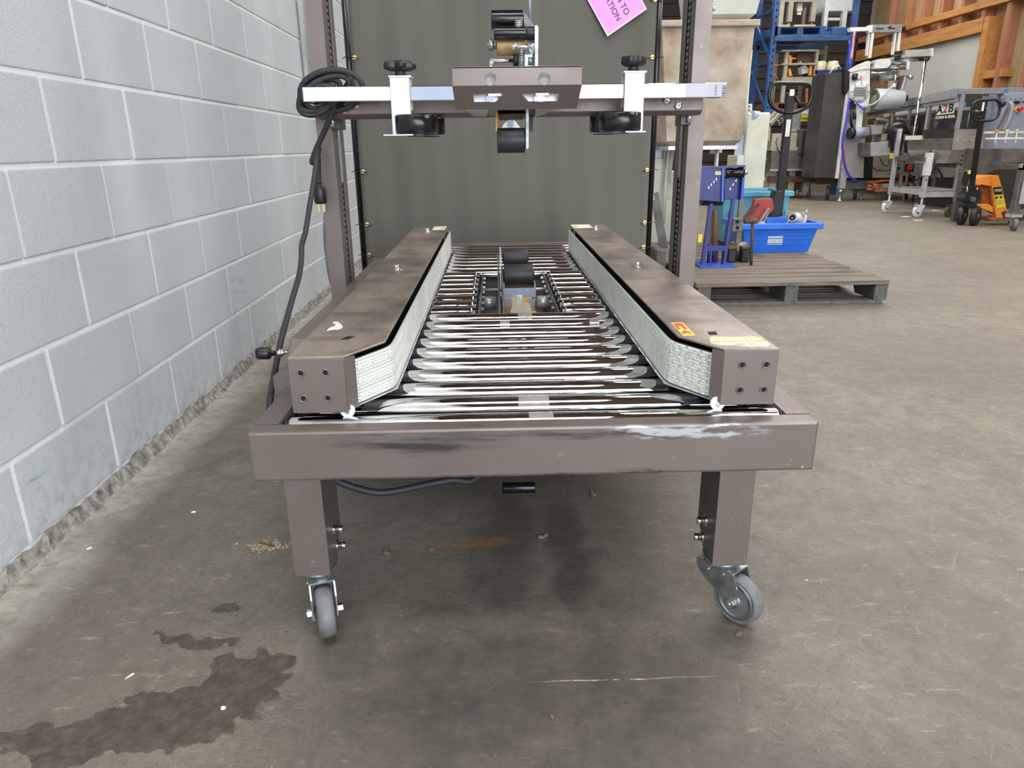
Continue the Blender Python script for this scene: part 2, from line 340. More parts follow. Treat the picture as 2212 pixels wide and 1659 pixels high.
M['ply'] = wood('plywood_sheathing', C(178, 156, 118), C(152, 130, 92), (3, 1, 0.4), 2.5); M['panelwhite'] = pm('primed_panel', C(206, 206, 198), C(196, 196, 188), 0.6, 0, 2)
# floor concrete --------------------------------------------------------------
def floor_m():
    n = NT('worn_concrete'); setv(n, 0.55, 0, 0.4)
    a = n.noise(1.3, 6, 0.62, dist=0.4); b = n.noise(9, 7, 0.7); f = n.noise(160, 3, 0.7); g = n.noise(34, 5, 0.7, stretch=(0.5, 1.6, 1))
    c = n.ramp(a, [(0.30, C(104, 96, 85)), (0.5, C(120, 112, 99)), (0.70, C(136, 127, 112))])
    c = n.mix(n.ramp(b, [(0.38, 0.7), (0.62, 0.0)]), c, C(108, 101, 92))
    c = n.mix(n.ramp(g, [(0.58, 0), (0.72, 0.55)]), c, C(178, 168, 150))
    c = n.mix(n.ramp(f, [(0.34, 0.55), (0.44, 0.0)]), c, C(84, 78, 72))
    c = n.mix(n.ramp(n.noise(260, 2), [(0.70, 0.0), (0.76, 0.8)]), c, C(206, 200, 186))
    h2 = n.noise(22, 8, 0.75, dist=0.8); c = n.mix(n.ramp(h2, [(0.38, 0.38), (0.52, 0.0)]), c, C(84, 78, 71)); c = n.mix(n.ramp(h2, [(0.58, 0.0), (0.74, 0.35)]), c, C(160, 152, 138))
    # hairline scratches
    for sc, st, rot in ((7, (1, 14, 1), 0.5), (6, (14, 1, 1), 0.2), (5, (1, 12, 1), -0.9)):
        mp = n.n('ShaderNodeMapping'); mp.inputs['Rotation'].default_value = (0, 0, rot); n.l(n.co, mp.inputs[0])
        s = n.noise(sc, 3, 0.6, vec=mp.outputs[0], stretch=st)
        c = n.mix(n.ramp(s, [(0.700, 0), (0.715, 0.4), (0.73, 0)]), c, C(190, 182, 166))
    cv = n.n('ShaderNodeTexVoronoi', feature='DISTANCE_TO_EDGE'); cv.inputs['Scale'].default_value = 26; n.l(n.warp(7, 0.09), cv.inputs['Vector'])
    c = n.mix(n.math('MULTIPLY', n.ramp(cv.outputs['Distance'], [(0.004, 0.30), (0.014, 0.0)]), n.ramp(n.noise(2.6, 4), [(0.48, 0), (0.6, 1)])), c, C(176, 166, 150))
    c = n.mix(n.ramp(n.noise(75, 4, 0.8), [(0.30, 0.7), (0.42, 0.0)]), c, C(66, 60, 54))
    w = n.warp(4.5, 0.22); w2 = n.warp(16, 0.05)
    def blobs(vec, lst):
        t = None
        for (x, y, rx, ry, k) in lst:
            q = n.math('MULTIPLY', n.ramp(n.blob(vec, (x, y, 0), (rx, ry, 50)), [(0.0, 0.0), (0.55, 1.0)]), k)
            t = q if t is None else n.math('MAXIMUM', t, q)
        return t
    # soft rubber and oil marks, plus painted-in shadow, under and before the machine
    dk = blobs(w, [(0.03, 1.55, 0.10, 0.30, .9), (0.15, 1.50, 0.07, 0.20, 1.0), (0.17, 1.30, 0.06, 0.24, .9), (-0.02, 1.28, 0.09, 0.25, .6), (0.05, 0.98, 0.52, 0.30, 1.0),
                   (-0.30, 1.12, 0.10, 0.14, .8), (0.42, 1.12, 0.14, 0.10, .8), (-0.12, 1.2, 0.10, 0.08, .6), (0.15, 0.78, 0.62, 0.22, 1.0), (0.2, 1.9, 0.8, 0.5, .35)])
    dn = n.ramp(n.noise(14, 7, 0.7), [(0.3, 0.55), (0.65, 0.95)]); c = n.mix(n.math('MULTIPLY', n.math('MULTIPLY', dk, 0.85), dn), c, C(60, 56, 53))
    # damp patch with a sharp rim
    ww = n.warp(15, 0.15)
    st = blobs(ww, [(-0.455, 1.055, 0.085, 0.075, 1), (-0.49, 0.985, 0.13, 0.055, 1), (-0.575, 1.145, 0.062, 0.034, 1), (-0.60, 0.985, 0.075, 0.045, 1), (-0.56, 0.935, 0.16, 0.05, 1), (-0.70, 0.905, 0.16, 0.045, 1), (-0.555, 1.245, 0.05, 0.024, .9), (-0.62, 1.16, 0.045, 0.03, 1)])
    c = n.mix(n.math('MULTIPLY', n.ramp(st, [(0.28, 0), (0.38, 1)]), n.ramp(n.noise(38, 6, 0.75), [(0.32, 1.0), (0.66, 0.45)])), c, C(62, 53, 44))
    ru = blobs(n.warp(9, 0.10), [(-0.06, 1.47, 0.12, 0.012, 1), (-0.14, 1.86, 0.10, 0.02, .8), (-0.02, 1.49, 0.05, 0.022, 1)])
    c = n.mix(n.math('MULTIPLY', n.ramp(ru, [(0.1, 0), (0.6, 1)]), n.ramp(n.noise(60, 5, 0.7), [(0.35, 0.55), (0.6, 0.1)])), c, C(180, 116, 52))
    p0 = at(1340, 1467, z=0); sc_l = blobs(n.warp(8, 0.012), [(p0.x, p0.y, 0.19, 0.0022, 1)]); c = n.mix(n.math('MULTIPLY', sc_l, n.ramp(n.noise(30, 5, 0.8), [(0.4, 0.0), (0.55, 0.8)])), c, C(200, 192, 176))
    # lime dust along the block wall
    sx = n.n('ShaderNodeSeparateXYZ'); n.l(n.warp(6, 0.16), sx.inputs[0])
    du = n.ramp(n.math('ADD', sx.outputs['X'], 1.06), [(0.0, 1.0), (0.16, 0.0)])
    c = n.mix(n.math('MULTIPLY', du, n.ramp(n.noise(24, 6, 0.7), [(0.35, 0.25), (0.6, 0.9)])), c, C(196, 190, 178))
    ba = blobs(n.warp(3, 0.3), [(3.8, 5.9, 3.0, 0.12, .5), (4.2, 7.6, 3.0, 0.16, .5), (3.6, 4.2, 2.0, 0.1, .35)])
    c = n.mix(n.math('MULTIPLY', ba, 0.5), c, C(104, 98, 92))
    n.l(c, n.b.inputs['Base Color'])
    n.l(n.ramp(n.math('MAXIMUM', n.math('MULTIPLY', dk, 0.4), b), [(0.3, 0.62), (0.7, 0.46)]), n.b.inputs['Roughness'])
    n.l(n.bump(f, 0.5, 0.0012, n.bump(h2, 0.4, 0.002)), n.b.inputs['Normal']); return n.m
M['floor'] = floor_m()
def block_m(name, base, joint=False):
    n = NT(name); setv(n, 0.62, 0, 0.35)
    f = n.noise(130, 3, 0.7); b = n.noise(1.7, 5, 0.6)
    c = n.ramp(b, [(0.35, base), (0.7, tuple(v * 0.90 for v in base[:3]) + (1,))])
    if not joint:
        v = n.n('ShaderNodeTexVoronoi'); v.inputs['Scale'].default_value = 75; n.l(n.warp(40, 0.02), v.inputs['Vector'])
        pit = n.ramp(v.outputs['Distance'], [(0.06, 1.0), (0.17, 0.0)]); pit = n.math('MULTIPLY', pit, n.ramp(n.noise(60, 2), [(0.55, 0), (0.6, 1)]))
        c = n.mix(n.math('MULTIPLY', pit, 0.5), c, C(120, 124, 128))
    c = n.mix(n.ramp(n.noise(11, 5, 0.7, stretch=(1, 2, 0.7)), [(0.70, 0), (0.76, 0.5)]), c, C(128, 128, 122))
    gm = n.n('ShaderNodeNewGeometry'); sp = n.n('ShaderNodeSeparateXYZ'); n.l(gm.outputs['Position'], sp.inputs[0])
    low = n.ramp(sp.outputs['Z'], [(0.0, 1.0), (0.28, 0.0)])
    c = n.mix(n.math('MULTIPLY', low, n.ramp(n.noise(26, 7, 0.75), [(0.45, 0.0), (0.66, 0.55)])), c, C(140, 135, 124))
    w = n.n('ShaderNodeVectorMath', operation='ADD'); n.l(gm.outputs['Position'], w.inputs[0]); w.inputs[1].default_value = (0, 0, 0)
    gr = None
    for (y, z, ry, rz) in ((2.95, 0.36, 0.12, 0.05), (3.25, 0.22, 0.14, 0.05), (1.52, 0.17, 0.045, 0.02), (2.35, 0.33, 0.08, 0.015), (3.0, 0.30, 0.1, 0.02)):
        q = n.ramp(n.blob(w.outputs[0], (-1.07, y, z), (5, ry, rz)), [(0, 0), (0.4, 1)]); gr = q if gr is None else n.math('MAXIMUM', gr, q)
    c = n.mix(n.math('MULTIPLY', gr, n.ramp(n.noise(30, 5, 0.7, stretch=(1, 0.3, 1.4)), [(0.52, 0), (0.6, 0.55)])), c, C(112, 160, 148))
    n.l(c, n.b.inputs['Base Color'])
    n.l(n.bump(n.noise(210, 3, 0.75), 0.75, 0.003, n.bump(n.noise(45, 4), 0.25, 0.003)), n.b.inputs['Normal']); return n.m
M['block'] = block_m('painted_block', C(196, 202, 207)); M['joint'] = block_m('painted_mortar', C(234, 236, 236), True)
M['grout'] = pm('crumbled_mortar', C(160, 156, 148), C(92, 87, 80), 0.95, 0, 40, 0.9, 120)
M['ceil'] = pm('timber_roof_deck', C(104, 84, 68), C(82, 64, 52), 0.8, 0, 2); M['siding'] = pm('dark_siding', C(50, 38, 34), C(38, 28, 26), 0.7, 0, 2)
M['plainwall'] = pm('plain_wall', C(178, 178, 174), C(160, 160, 156), 0.8, 0, 2)
# =================================================================== SETTING
def struct(o): o['kind'] = 'structure'; return o
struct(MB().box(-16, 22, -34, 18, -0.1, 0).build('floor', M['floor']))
struct(MB().box(-1.5, 8.6, -4.4, 17.2, 5.0, 5.2).build('ceiling', M['ceil']))
fw = MB(); fw.box(5.6, 8.4, -4.4, -4.2, 0, 5.0); fw.box(-1.1, 5.6, -4.4, -4.2, 4.15, 5.0)
struct(fw.build('wall_front', M['plainwall']))
bo = struct(MB().box(-16, 1.2, -32, -30, 0, 7.0).build('wall_added_opposite', pm('added_blue_grey_stucco', C(104, 110, 124), C(96, 102, 116), 0.8, 0, 1))); MB().box(-12.5, -7.4, -30.06, -30, 0, 5.5, 0.02).build('added_dark_door', pm('navy_door', C(34, 40, 58), None, 0.6), bo)  # added unseen building with dark door, shapes reflections and cuts light from the left
# left wall of painted concrete blocks, each block its own piece
wl = struct(MB().box(-0.2, -0.0048, -4.4, 17, 0, 5.0).build('wall_left', M['joint']))
BL, BH = 0.4066, 0.205
blk = None; rnd = random.Random(3)
for k in range(0, 11):
    z0 = 0.036 + BH * k; y0 = 1.4505 - BL * 3 + (0.2033 if k % 2 else 0)
    for j in range(15):
        y = y0 + BL * j
        if blk is None:
            blk = MB().box(-0.03, 0.0, 0.0045, BL - 0.0045, 0.006, BH - 0.006, 0.0035, 2).build('block', M['block'], wl)
            b = blk; b.location = (0, y, z0)
        else: b = inst(blk, wl, (rnd.uniform(-0.0015, 0.0015), y, z0))
        b.rotation_euler = (rnd.uniform(-.002, .002), 0, rnd.uniform(-.003, .003))
wl.location = (-1.0575, 0, 0); wl.rotation_euler = (0, 0, 0.0072)
# crumbling mortar strip between wall and floor
tm = MB(); n_ = 420; prev = None
for i in range(n_ + 1):
    y = -1 + 9 * i / n_; o = rnd.uniform(-.006, .008); q = rnd.uniform(-.006, .006)
    ring = [tm.bm.verts.new(p) for p in ((0.0 - .03, y, 0.0), (0.018 + o * .8, y, 0.0), (0.011 + o * .8, y, 0.012 + q * .5), (0.0015, y, 0.033 + q), (-.03, y, 0.033 + q))]
    if prev:
        for a in range(5): tm.bm.faces.new((prev[a], prev[(a + 1) % 5], ring[(a + 1) % 5], ring[a]))
    prev = ring
tr = struct(tm.build('trim_1', M['grout'])); tr.location = (-1.0575, 0, 0); tr.rotation_euler = (0, 0, 0.0072)
# far wall of dark horizontal siding boards
wbk = struct(MB().box(-1.3, 8.6, 17.0, 17.2, 0, 5.0).build('wall_back', M['siding']))
sd = None
for i in range(20):
    if sd is None:
        sd = MB().slab([(-1.2, 0, 0), (8.4, 0, 0), (8.4, 0.03, 0.25), (-1.2, 0.03, 0.25)], 0.02).build('siding_board', M['siding'], wbk); sd.location = (0, 16.96 - 17 + 17, 0); sd.location = (0, 16.95, 0)
    else: inst(sd, wbk, (0, 16.95, 0.25 * i))
# right wall: open studs over plywood, headers and a primed door panel
XR = 8.2
wr = struct(MB().box(XR + 0.02, XR + 0.2, -4.4, 17.2, 0, 5.0).build('wall_right', M['plainwall']))
pl = None
for i in range(8):
    y = 7.0 + 1.22 * i
    if pl is None: pl = MB().box(XR, XR + 0.02, 0.003, 1.217, 0, 4.9, 0.002).build('plywood_panel', M['ply'], wr); pl.location = (0, y, 0)
    else: inst(pl, wr, (0, y, 0))
def zr(px, py, x=8.0): return at(px, py, x=x)
hU0, hU1 = zr(1951, 54), zr(1951, 67); hL0, hL1 = zr(1967, 80), zr(1958, 108)
pj = zr(2113, 130, 8.0); pw = zr(1950, 150, 8.0)
sb = None
for i in range(15):
    y = 7.2 + 0.61 * i
    if y + 0.09 > pj.y + 0.02 and y < pw.y:          # over the boarded doorway only the cripple studs above the header
        if False: pass
        c = MB().box(8.02, XR, y, y + 0.09, hL0.z - 0.01, 4.9).build('cripple_stud', M['stud'], wr)
    elif sb is None: sb = MB().box(8.02, XR, 0, 0.09, 0, 4.9).build('stud', M['stud'], wr); sb.location = (0, y, 0)
    else: inst(sb, wr, (0, y, 0))
MB().box(7.98, 8.12, 7.0, 16.9, hU1.z, hU0.z, 0.004).build('header_beam', M['beam'], wr)
MB().box(7.97, 8.12, pj.y - 0.02, 16.9, hL1.z, hL0.z, 0.004).build('header_beam', M['beam'], wr)
MB().box(7.97, 8.2, pj.y - 0.14, pj.y, 0, hL0.z, 0.004).build('door_jamb', M['beam'], wr)
bk = zr(2137, 160, 8.02); MB().box(8.03, XR, bk.y - 0.3, bk.y + 0.35, bk.z - 0.06, bk.z + 0.06).build('blocking', M['beam'], wr)
MB().box(8.06, 8.1, pj.y, pj.y + 2.3, 0, hL1.z).build('primed_panel', M['panelwhite'], wr)
MB().box(8.06, 8.1, pj.y + 2.305, pw.y + 0.6, 0, hL1.z).build('primed_panel', M['panelwhite'], wr)
# =================================================================== CASE SEALER
cs = thing('case_sealer', 'taupe carton sealing machine with chrome roller bed, two side belts and twin masts', 'packing machine', (0.063, 1.14, 0))
XL, XRR, Y0, Y1, ZB, ZT = -0.431, 0.557, 1.14, 3.66, 0.333, 0.426
MB().box(XL, XRR, Y0, Y0 + 0.04, ZB, ZT, 0.005, 2).build('front_crossmember', M['paint_beam'], cs)
MB().box(XL, XRR, Y1 - 0.04, Y1, ZB, ZT, 0.005).build('rear_crossmember', M['paint'], cs)
for xa, xb in ((XL, XL + 0.043), (XRR - 0.043, XRR)):
    m = MB(); inn = xb if xa == XL else xa; out = xa if xa == XL else xb
    m.box(xa, xb, Y0 + 0.04, Y1 - 0.04, ZT - 0.004, ZT); m.box(out, out + (0.004 if xa == XL else -0.004), Y0 + 0.04, Y1 - 0.04, ZB, ZT - 0.004)
    m.box(inn - 0.002, inn + 0.002, Y0 + 0.04, Y1 - 0.04, ZB, ZT - 0.004); m.box(xa, xb, Y0 + 0.04, Y1 - 0.04, ZB, ZB + 0.004)
    m.build('side_rail', M['paint'], cs)
# legs, bolts and casters
def socket(mb, p, d, r=0.0075, l=0.014, washer=0.013):
    p = Vector(p); d = Vector(d).normalized()
    mb.cyl(p, p + d * 0.0025, washer, n=18); mb.cyl(p + d * 0.0025, p + d * 0.004, washer * 0.8, n=18)
    mb.lathe([(r, 0), (r, l - 0.001), (r * 0.9, l), (r * 0.5, l), (r * 0.5, l - 0.006), (0, l - 0.006)], p + d * 0.004, d, 16)
def caster(parent, loc, yaw, r=0.05, H=0.128):
    # local frame: swivel axis at the origin, wheel trails along -y
    Mx = Matrix.Translation(loc) @ Matrix.Rotation(yaw, 4, 'Z')
    m = MB(); tr = -0.045
    m.cyl((0, 0, H - 0.004), (0, 0, H - 0.0005), 0.038, n=28); m.lathe([(0.02, -0.018), (0.030, -0.017), (0.034, -0.010), (0.031, -0.004)], (0, 0, H), (0, 0, 1), 28)
    pl_ = m.build('swivel_head', M['zinc'], parent, Mx)
    f = MB(); w = 0.0225
    f.box(-w - 0.002, w + 0.002, -0.044, 0.040, H - 0.020, H - 0.016, 0.001)
    for s in (-1, 1):
        poly = [(0.040, H - 0.018), (-0.044, H - 0.018), (-0.054, H - 0.045), (tr - 0.013, r - 0.008), (tr, r - 0.013), (tr + 0.012, r - 0.008), (0.030, H - 0.045), (0.040, H - 0.030)]
        f.prism(poly, 'x', s * w - 0.0015, s * w + 0.0015)
    fk = f.build('fork', M['zinc'], parent, Mx)
    a = MB(); a.cyl((-w - 0.012, tr, r), (w + 0.012, tr, r), 0.004, n=10)
    a.cyl((-w - 0.010, tr, r), (-w - 0.002, tr, r), 0.0085, n=6, smooth=False); a.cyl((w + 0.002, tr, r), (w + 0.011, tr, r), 0.0085, n=6, smooth=False)
    a.build('axle', M['chrome'], fk, Mx)
    for s in (-1, 1):
        for yy_, zz_ in ((0.012, 0.03), (-0.022, 0.026)):
            a = MB(); a.cyl((s * (w - 0.001), yy_, H - zz_), (s * (w + 0.004), yy_, H - zz_), 0.0028, n=8); a.build('rivet', M['chrome'], fk, Mx)
    t = MB(); t.lathe([(0.0385, -0.0125), (0.0405, -0.0155), (0.0445, -0.0158), (0.0480, -0.0115), (0.0497, -0.005), (0.05, 0.0), (0.0497, 0.005), (0.0480, 0.0115), (0.0445, 0.0158), (0.0405, 0.0155), (0.0385, 0.0125)], (0, tr, r), (1, 0, 0), 48)
    wh = t.build('wheel', M['tread'], parent, Mx)
    h = MB(); P_ = [(0.004, 0.019), (0.011, 0.019), (0.013, 0.012), (0.030, 0.0095), (0.0325, 0.0148), (0.0392, 0.0152), (0.0398, 0.0125)]; h.lathe([(a_, -b_) for a_, b_ in P_] + [(a_, b_) for a_, b_ in P_[::-1]], (0, tr, r), (1, 0, 0), 40)
    h.build('wheel_rim', M['zinc'], wh, Mx)
for side, xa, xb, yaw in ((1, -0.3825, -0.322, 0.32), (-1, 0.4, 0.4605, 0.66)):
    for yy in (1.16, 3.53):
        fl = 1 if yy < 2 else -1; b0 = yy if fl > 0 else yy + 0.11
        m = MB(); m.box(xa - 0.0022, xb + 0.0022, b0 - fl * 0.0005, b0 + fl * 0.004, 0.129, ZB + 0.002)
        for xx in (xa, xb):
            s = 0.002 if xx == xa else -0.002
            m.prism([(b0, 0.129), (b0 + fl * 0.05, 0.129), (b0 + fl * 0.11, 0.172), (b0 + fl * 0.11, ZB + 0.002), (b0, ZB + 0.002)], 'x', xx - s, xx + 2 * s)
        m.box(xa, xb, b0, b0 + fl * 0.075, 0.128, 0.132)
        lg = m.build('leg', M['paint'], cs)
        if yy < 2:
            xi = xb if side > 0 else xa
            for by, bz in ((1.222, 0.191), (1.234, 0.148)):
                s = MB(); socket(s, (xi, by, bz), (side, 0, 0)); s.build('bolt', M['chrome'], lg)
        xc = (xa + xb) / 2
        caster(cs, (xc, b0 + fl * 0.044, 0), yaw if yy < 2 else yaw + 2.5)
# rollers
RR = 0.0235; RZ = 0.4285 - RR; PIT = 0.0905; RX0, RX1 = -0.375, 0.508
def roller_mesh(xa, xb, r, name):
    m = MB(); L = xb - xa
    m.lathe([(r * 0.72, 0), (r * 0.93, 0.001), (r, 0.005), (r, L - 0.005), (r * 0.93, L - 0.001), (r * 0.72, L)], (0, 0, 0), (1, 0, 0), 40)
    return m.build(name, M['roller'], cs, origin=None, M=Matrix.Translation(RO[cs.name]))
def cap_mesh(parent, x, d):
    m = MB(); m.cyl((0, 0, 0), (d * 0.010, 0, 0), 0.0205, 0.018, 20); m.cyl((d * 0.010, 0, 0), (d * 0.022, 0, 0), 0.006, n=8)
    o = m.build('end_cap', M['black'], parent, M=Matrix.Translation(RO[cs.name])); o.location = (x, 0, 0); return o
full = roller_mesh(RX0, RX1, RR, 'roller'); fc0 = cap_mesh(full, 0, -1); fc1 = cap_mesh(full, RX1 - RX0, 1)
o0 = RO[cs.name]
def lroll(xa, y): return (xa - o0.x, y - o0.y, RZ)
fullys = [1.203 + PIT * k for k in range(10)] + [2.815 + PIT * k for k in range(10)]
full.location = lroll(RX0, fullys[0])
for y in fullys[1:]:
    if y > Y1 - 0.05: continue
    r = inst(full, cs, lroll(RX0, y)); inst(fc0, r, (0, 0, 0)); inst(fc1, r, (RX1 - RX0, 0, 0))
GL0, GL1, GR0, GR1 = RX0, -0.072, 0.205, RX1
sL = roller_mesh(GL0, GL1, RR, 'short_roller'); sR = roller_mesh(GR0, GR1, RR, 'short_roller')
def sprk(parent, x, d):
    m = MB(); m.cyl((0, 0, 0), (d * 0.008, 0, 0), 0.0215, n=14, smooth=False); m.cyl((d * 0.008, 0, 0), (d * 0.014, 0, 0), 0.015, n=14)
    o = m.build('end_cap', M['black_gloss'], parent, M=Matrix.Translation(RO[cs.name])); o.location = (x, 0, 0); return o
cL = sprk(sL, GL1 - GL0, 1); cR = sprk(sR, 0, -1)
sy = [1.203 + PIT * k for k in range(10, 18)]
sL.location = lroll(GL0, sy[0]); sR.location = lroll(GR0, sy[0])
for y in sy[1:]:
    r = inst(sL, cs, lroll(GL0, y)); inst(cL, r, (GL1 - GL0, 0, 0)); r = inst(sR, cs, lroll(GR0, y)); inst(cR, r, (0, 0, 0))
# clear tape remnants stuck to the rollers
for (px, py, w, h, zz) in ((1135, 681, 28, 14, 0), (1150, 842, 62, 14, 0), (1090, 690, 20, 8, 0), (1165, 873, 48, 16, 0), (1285, 692, 14, 12, 0)):
    a = at(px - w / 2, py + h / 2, z=0.430); b = at(px + w / 2, py - h / 2, z=0.430)
    yc = min(fullys, key=lambda t: abs(t - (a.y + b.y) / 2)); n = 8; vs = []
    m = MB()
    for i in range(n):
        t0 = math.radians(200 - 0 + 0) ; ang0 = math.radians(70 + 12 * i); ang1 = math.radians(70 + 12 * (i + 1)); R_ = RR + 0.0006
        p = lambda x, an: (x, yc + R_ * math.cos(an), RZ + R_ * math.sin(an))
        m.bm.faces.new([m.bm.verts.new(q) for q in (p(a.x, ang0), p(b.x, ang0), p(b.x, ang1), p(a.x, ang1))])
    m.build('tape_scrap', M['tape'], cs)
# bed floor pan and inner side plates of the tape-unit well
m = MB(); m.box(XL + 0.043, XRR - 0.043, Y0 + 0.04, 2.06, ZB, ZB + 0.003); m.box(XL + 0.043, XRR - 0.043, 2.80, Y1 - 0.04, ZB, ZB + 0.003)
m.box(XL + 0.043, GL1, 2.06, 2.80, ZB, ZB + 0.003); m.box(GR0, XRR - 0.043, 2.06, 2.80, ZB, ZB + 0.003); m.build('bed_pan', M['darkcab'], cs)
for xx, s in ((-0.050, 1), (0.183, -1)):
    pz = MB().box(xx - 0.002, xx + 0.002, 2.055, 2.79, ZB - 0.06, 0.424).build('side_plate', M['steel_dark'], cs)
    for k in range(8):
        b = MB(); b.cyl((xx, sy[k], RZ - 0.004), (xx + s * 0.010, sy[k], RZ - 0.004), 0.0075, n=6, smooth=False); b.build('hex_nut', M['zinc'], pz)
for a_ in ((2.10, 2.14, 0.27, 0.30), (2.70, 2.74, 0.27, 0.36)): MB().box(-0.05, 0.183, *a_).build('cross_bracket', M['paint'], cs)
m = MB(); m.cyl((-0.05, 2.42, 0.375), (0.0, 2.42, 0.375), 0.022, n=20); m.cyl((0.14, 2.42, 0.375), (0.183, 2.42, 0.375), 0.022, n=20); m.build('spacer_tube', M['alu'], cs)
m = MB(); m.cyl((-0.05, 2.52, 0.40), (0.183, 2.52, 0.40), 0.006, n=10); m.build('cross_rod', M['steel'], cs)
# lower tape unit in the well
m = MB(); m.box(0.022, 0.132, 2.12, 2.62, 0.29, 0.36, 0.004); m.build('tape_unit_body', M['ochre'], cs)
m = MB(); m.prism([(2.06, 0.31), (2.78, 0.31), (2.78, 0.46), (2.72, 0.50), (2.45, 0.475), (2.30, 0.44), (2.06, 0.42)], 'x', 0.006, 0.012); m.build('tape_unit_plate', M['steel_dark'], cs)
m = MB(); m.prism([(2.06, 0.30), (2.48, 0.30), (2.52, 0.46), (2.44, 0.498), (2.36, 0.46), (2.06, 0.40)], 'x', 0.018, 0.024); m.build('lever_arm', M['zinc'], cs)
m = MB(); m.prism([(2.60, 0.36), (2.86, 0.36), (2.90, 0.46), (2.84, 0.51), (2.74, 0.49)], 'x', 0.016, 0.022); m.build('lever_arm', M['alu'], cs)
def aroll(y, zc, r, x0, x1, mat='rubber'):
    m = MB(); L = x1 - x0
    m.lathe([(r * .5, -0.004), (r * .5, 0), (r * .96, 0), (r, 0.003), (r, L - 0.003), (r * .96, L), (r * .5, L), (r * .5, L + 0.004)], (x0, y, zc), (1, 0, 0), 32)
    return m.build('apply_roller', M[mat], cs)
aroll(2.42, 0.470, 0.036, 0.027, 0.127); aroll(2.82, 0.470, 0.036, 0.032, 0.125)
m = MB(); m.box(0.024, 0.132, 2.355, 2.36, 0.405, 0.436); m.box(0.024, 0.028, 2.36, 2.44, 0.40, 0.45); m.box(0.128, 0.132, 2.36, 2.44, 0.40, 0.45); m.prism([(0.024, .40), (0.05, .40), (0.045, .375), (0.028, .375)], 'y', 2.352, 2.356); m.prism([(0.106, .40), (0.132, .40), (0.128, .375), (0.11, .375)], 'y', 2.352, 2.356); m.build('blade_guard', M['bluegrey'], cs)
MB().box(0.067, 0.087, 2.345, 2.352, 0.385, 0.415, 0.002).build('nylon_block', M['nylon'], cs)
m = MB(); m.cyl((0.03, 2.20, 0.372), (0.125, 2.20, 0.372), 0.020, n=20); m.build('idler_roller', M['tan'], cs)
q = [at(1102, 676, Y=2.13), at(1147, 676, Y=2.13), at(1146, 657, Y=2.17), at(1130, 650, Y=2.20), at(1112, 634, Y=2.26), at(1104, 640, Y=2.24), at(1108, 655, Y=2.18)]
MB().slab(q, 0.0008).build('loose_tape', M['tape'], cs)
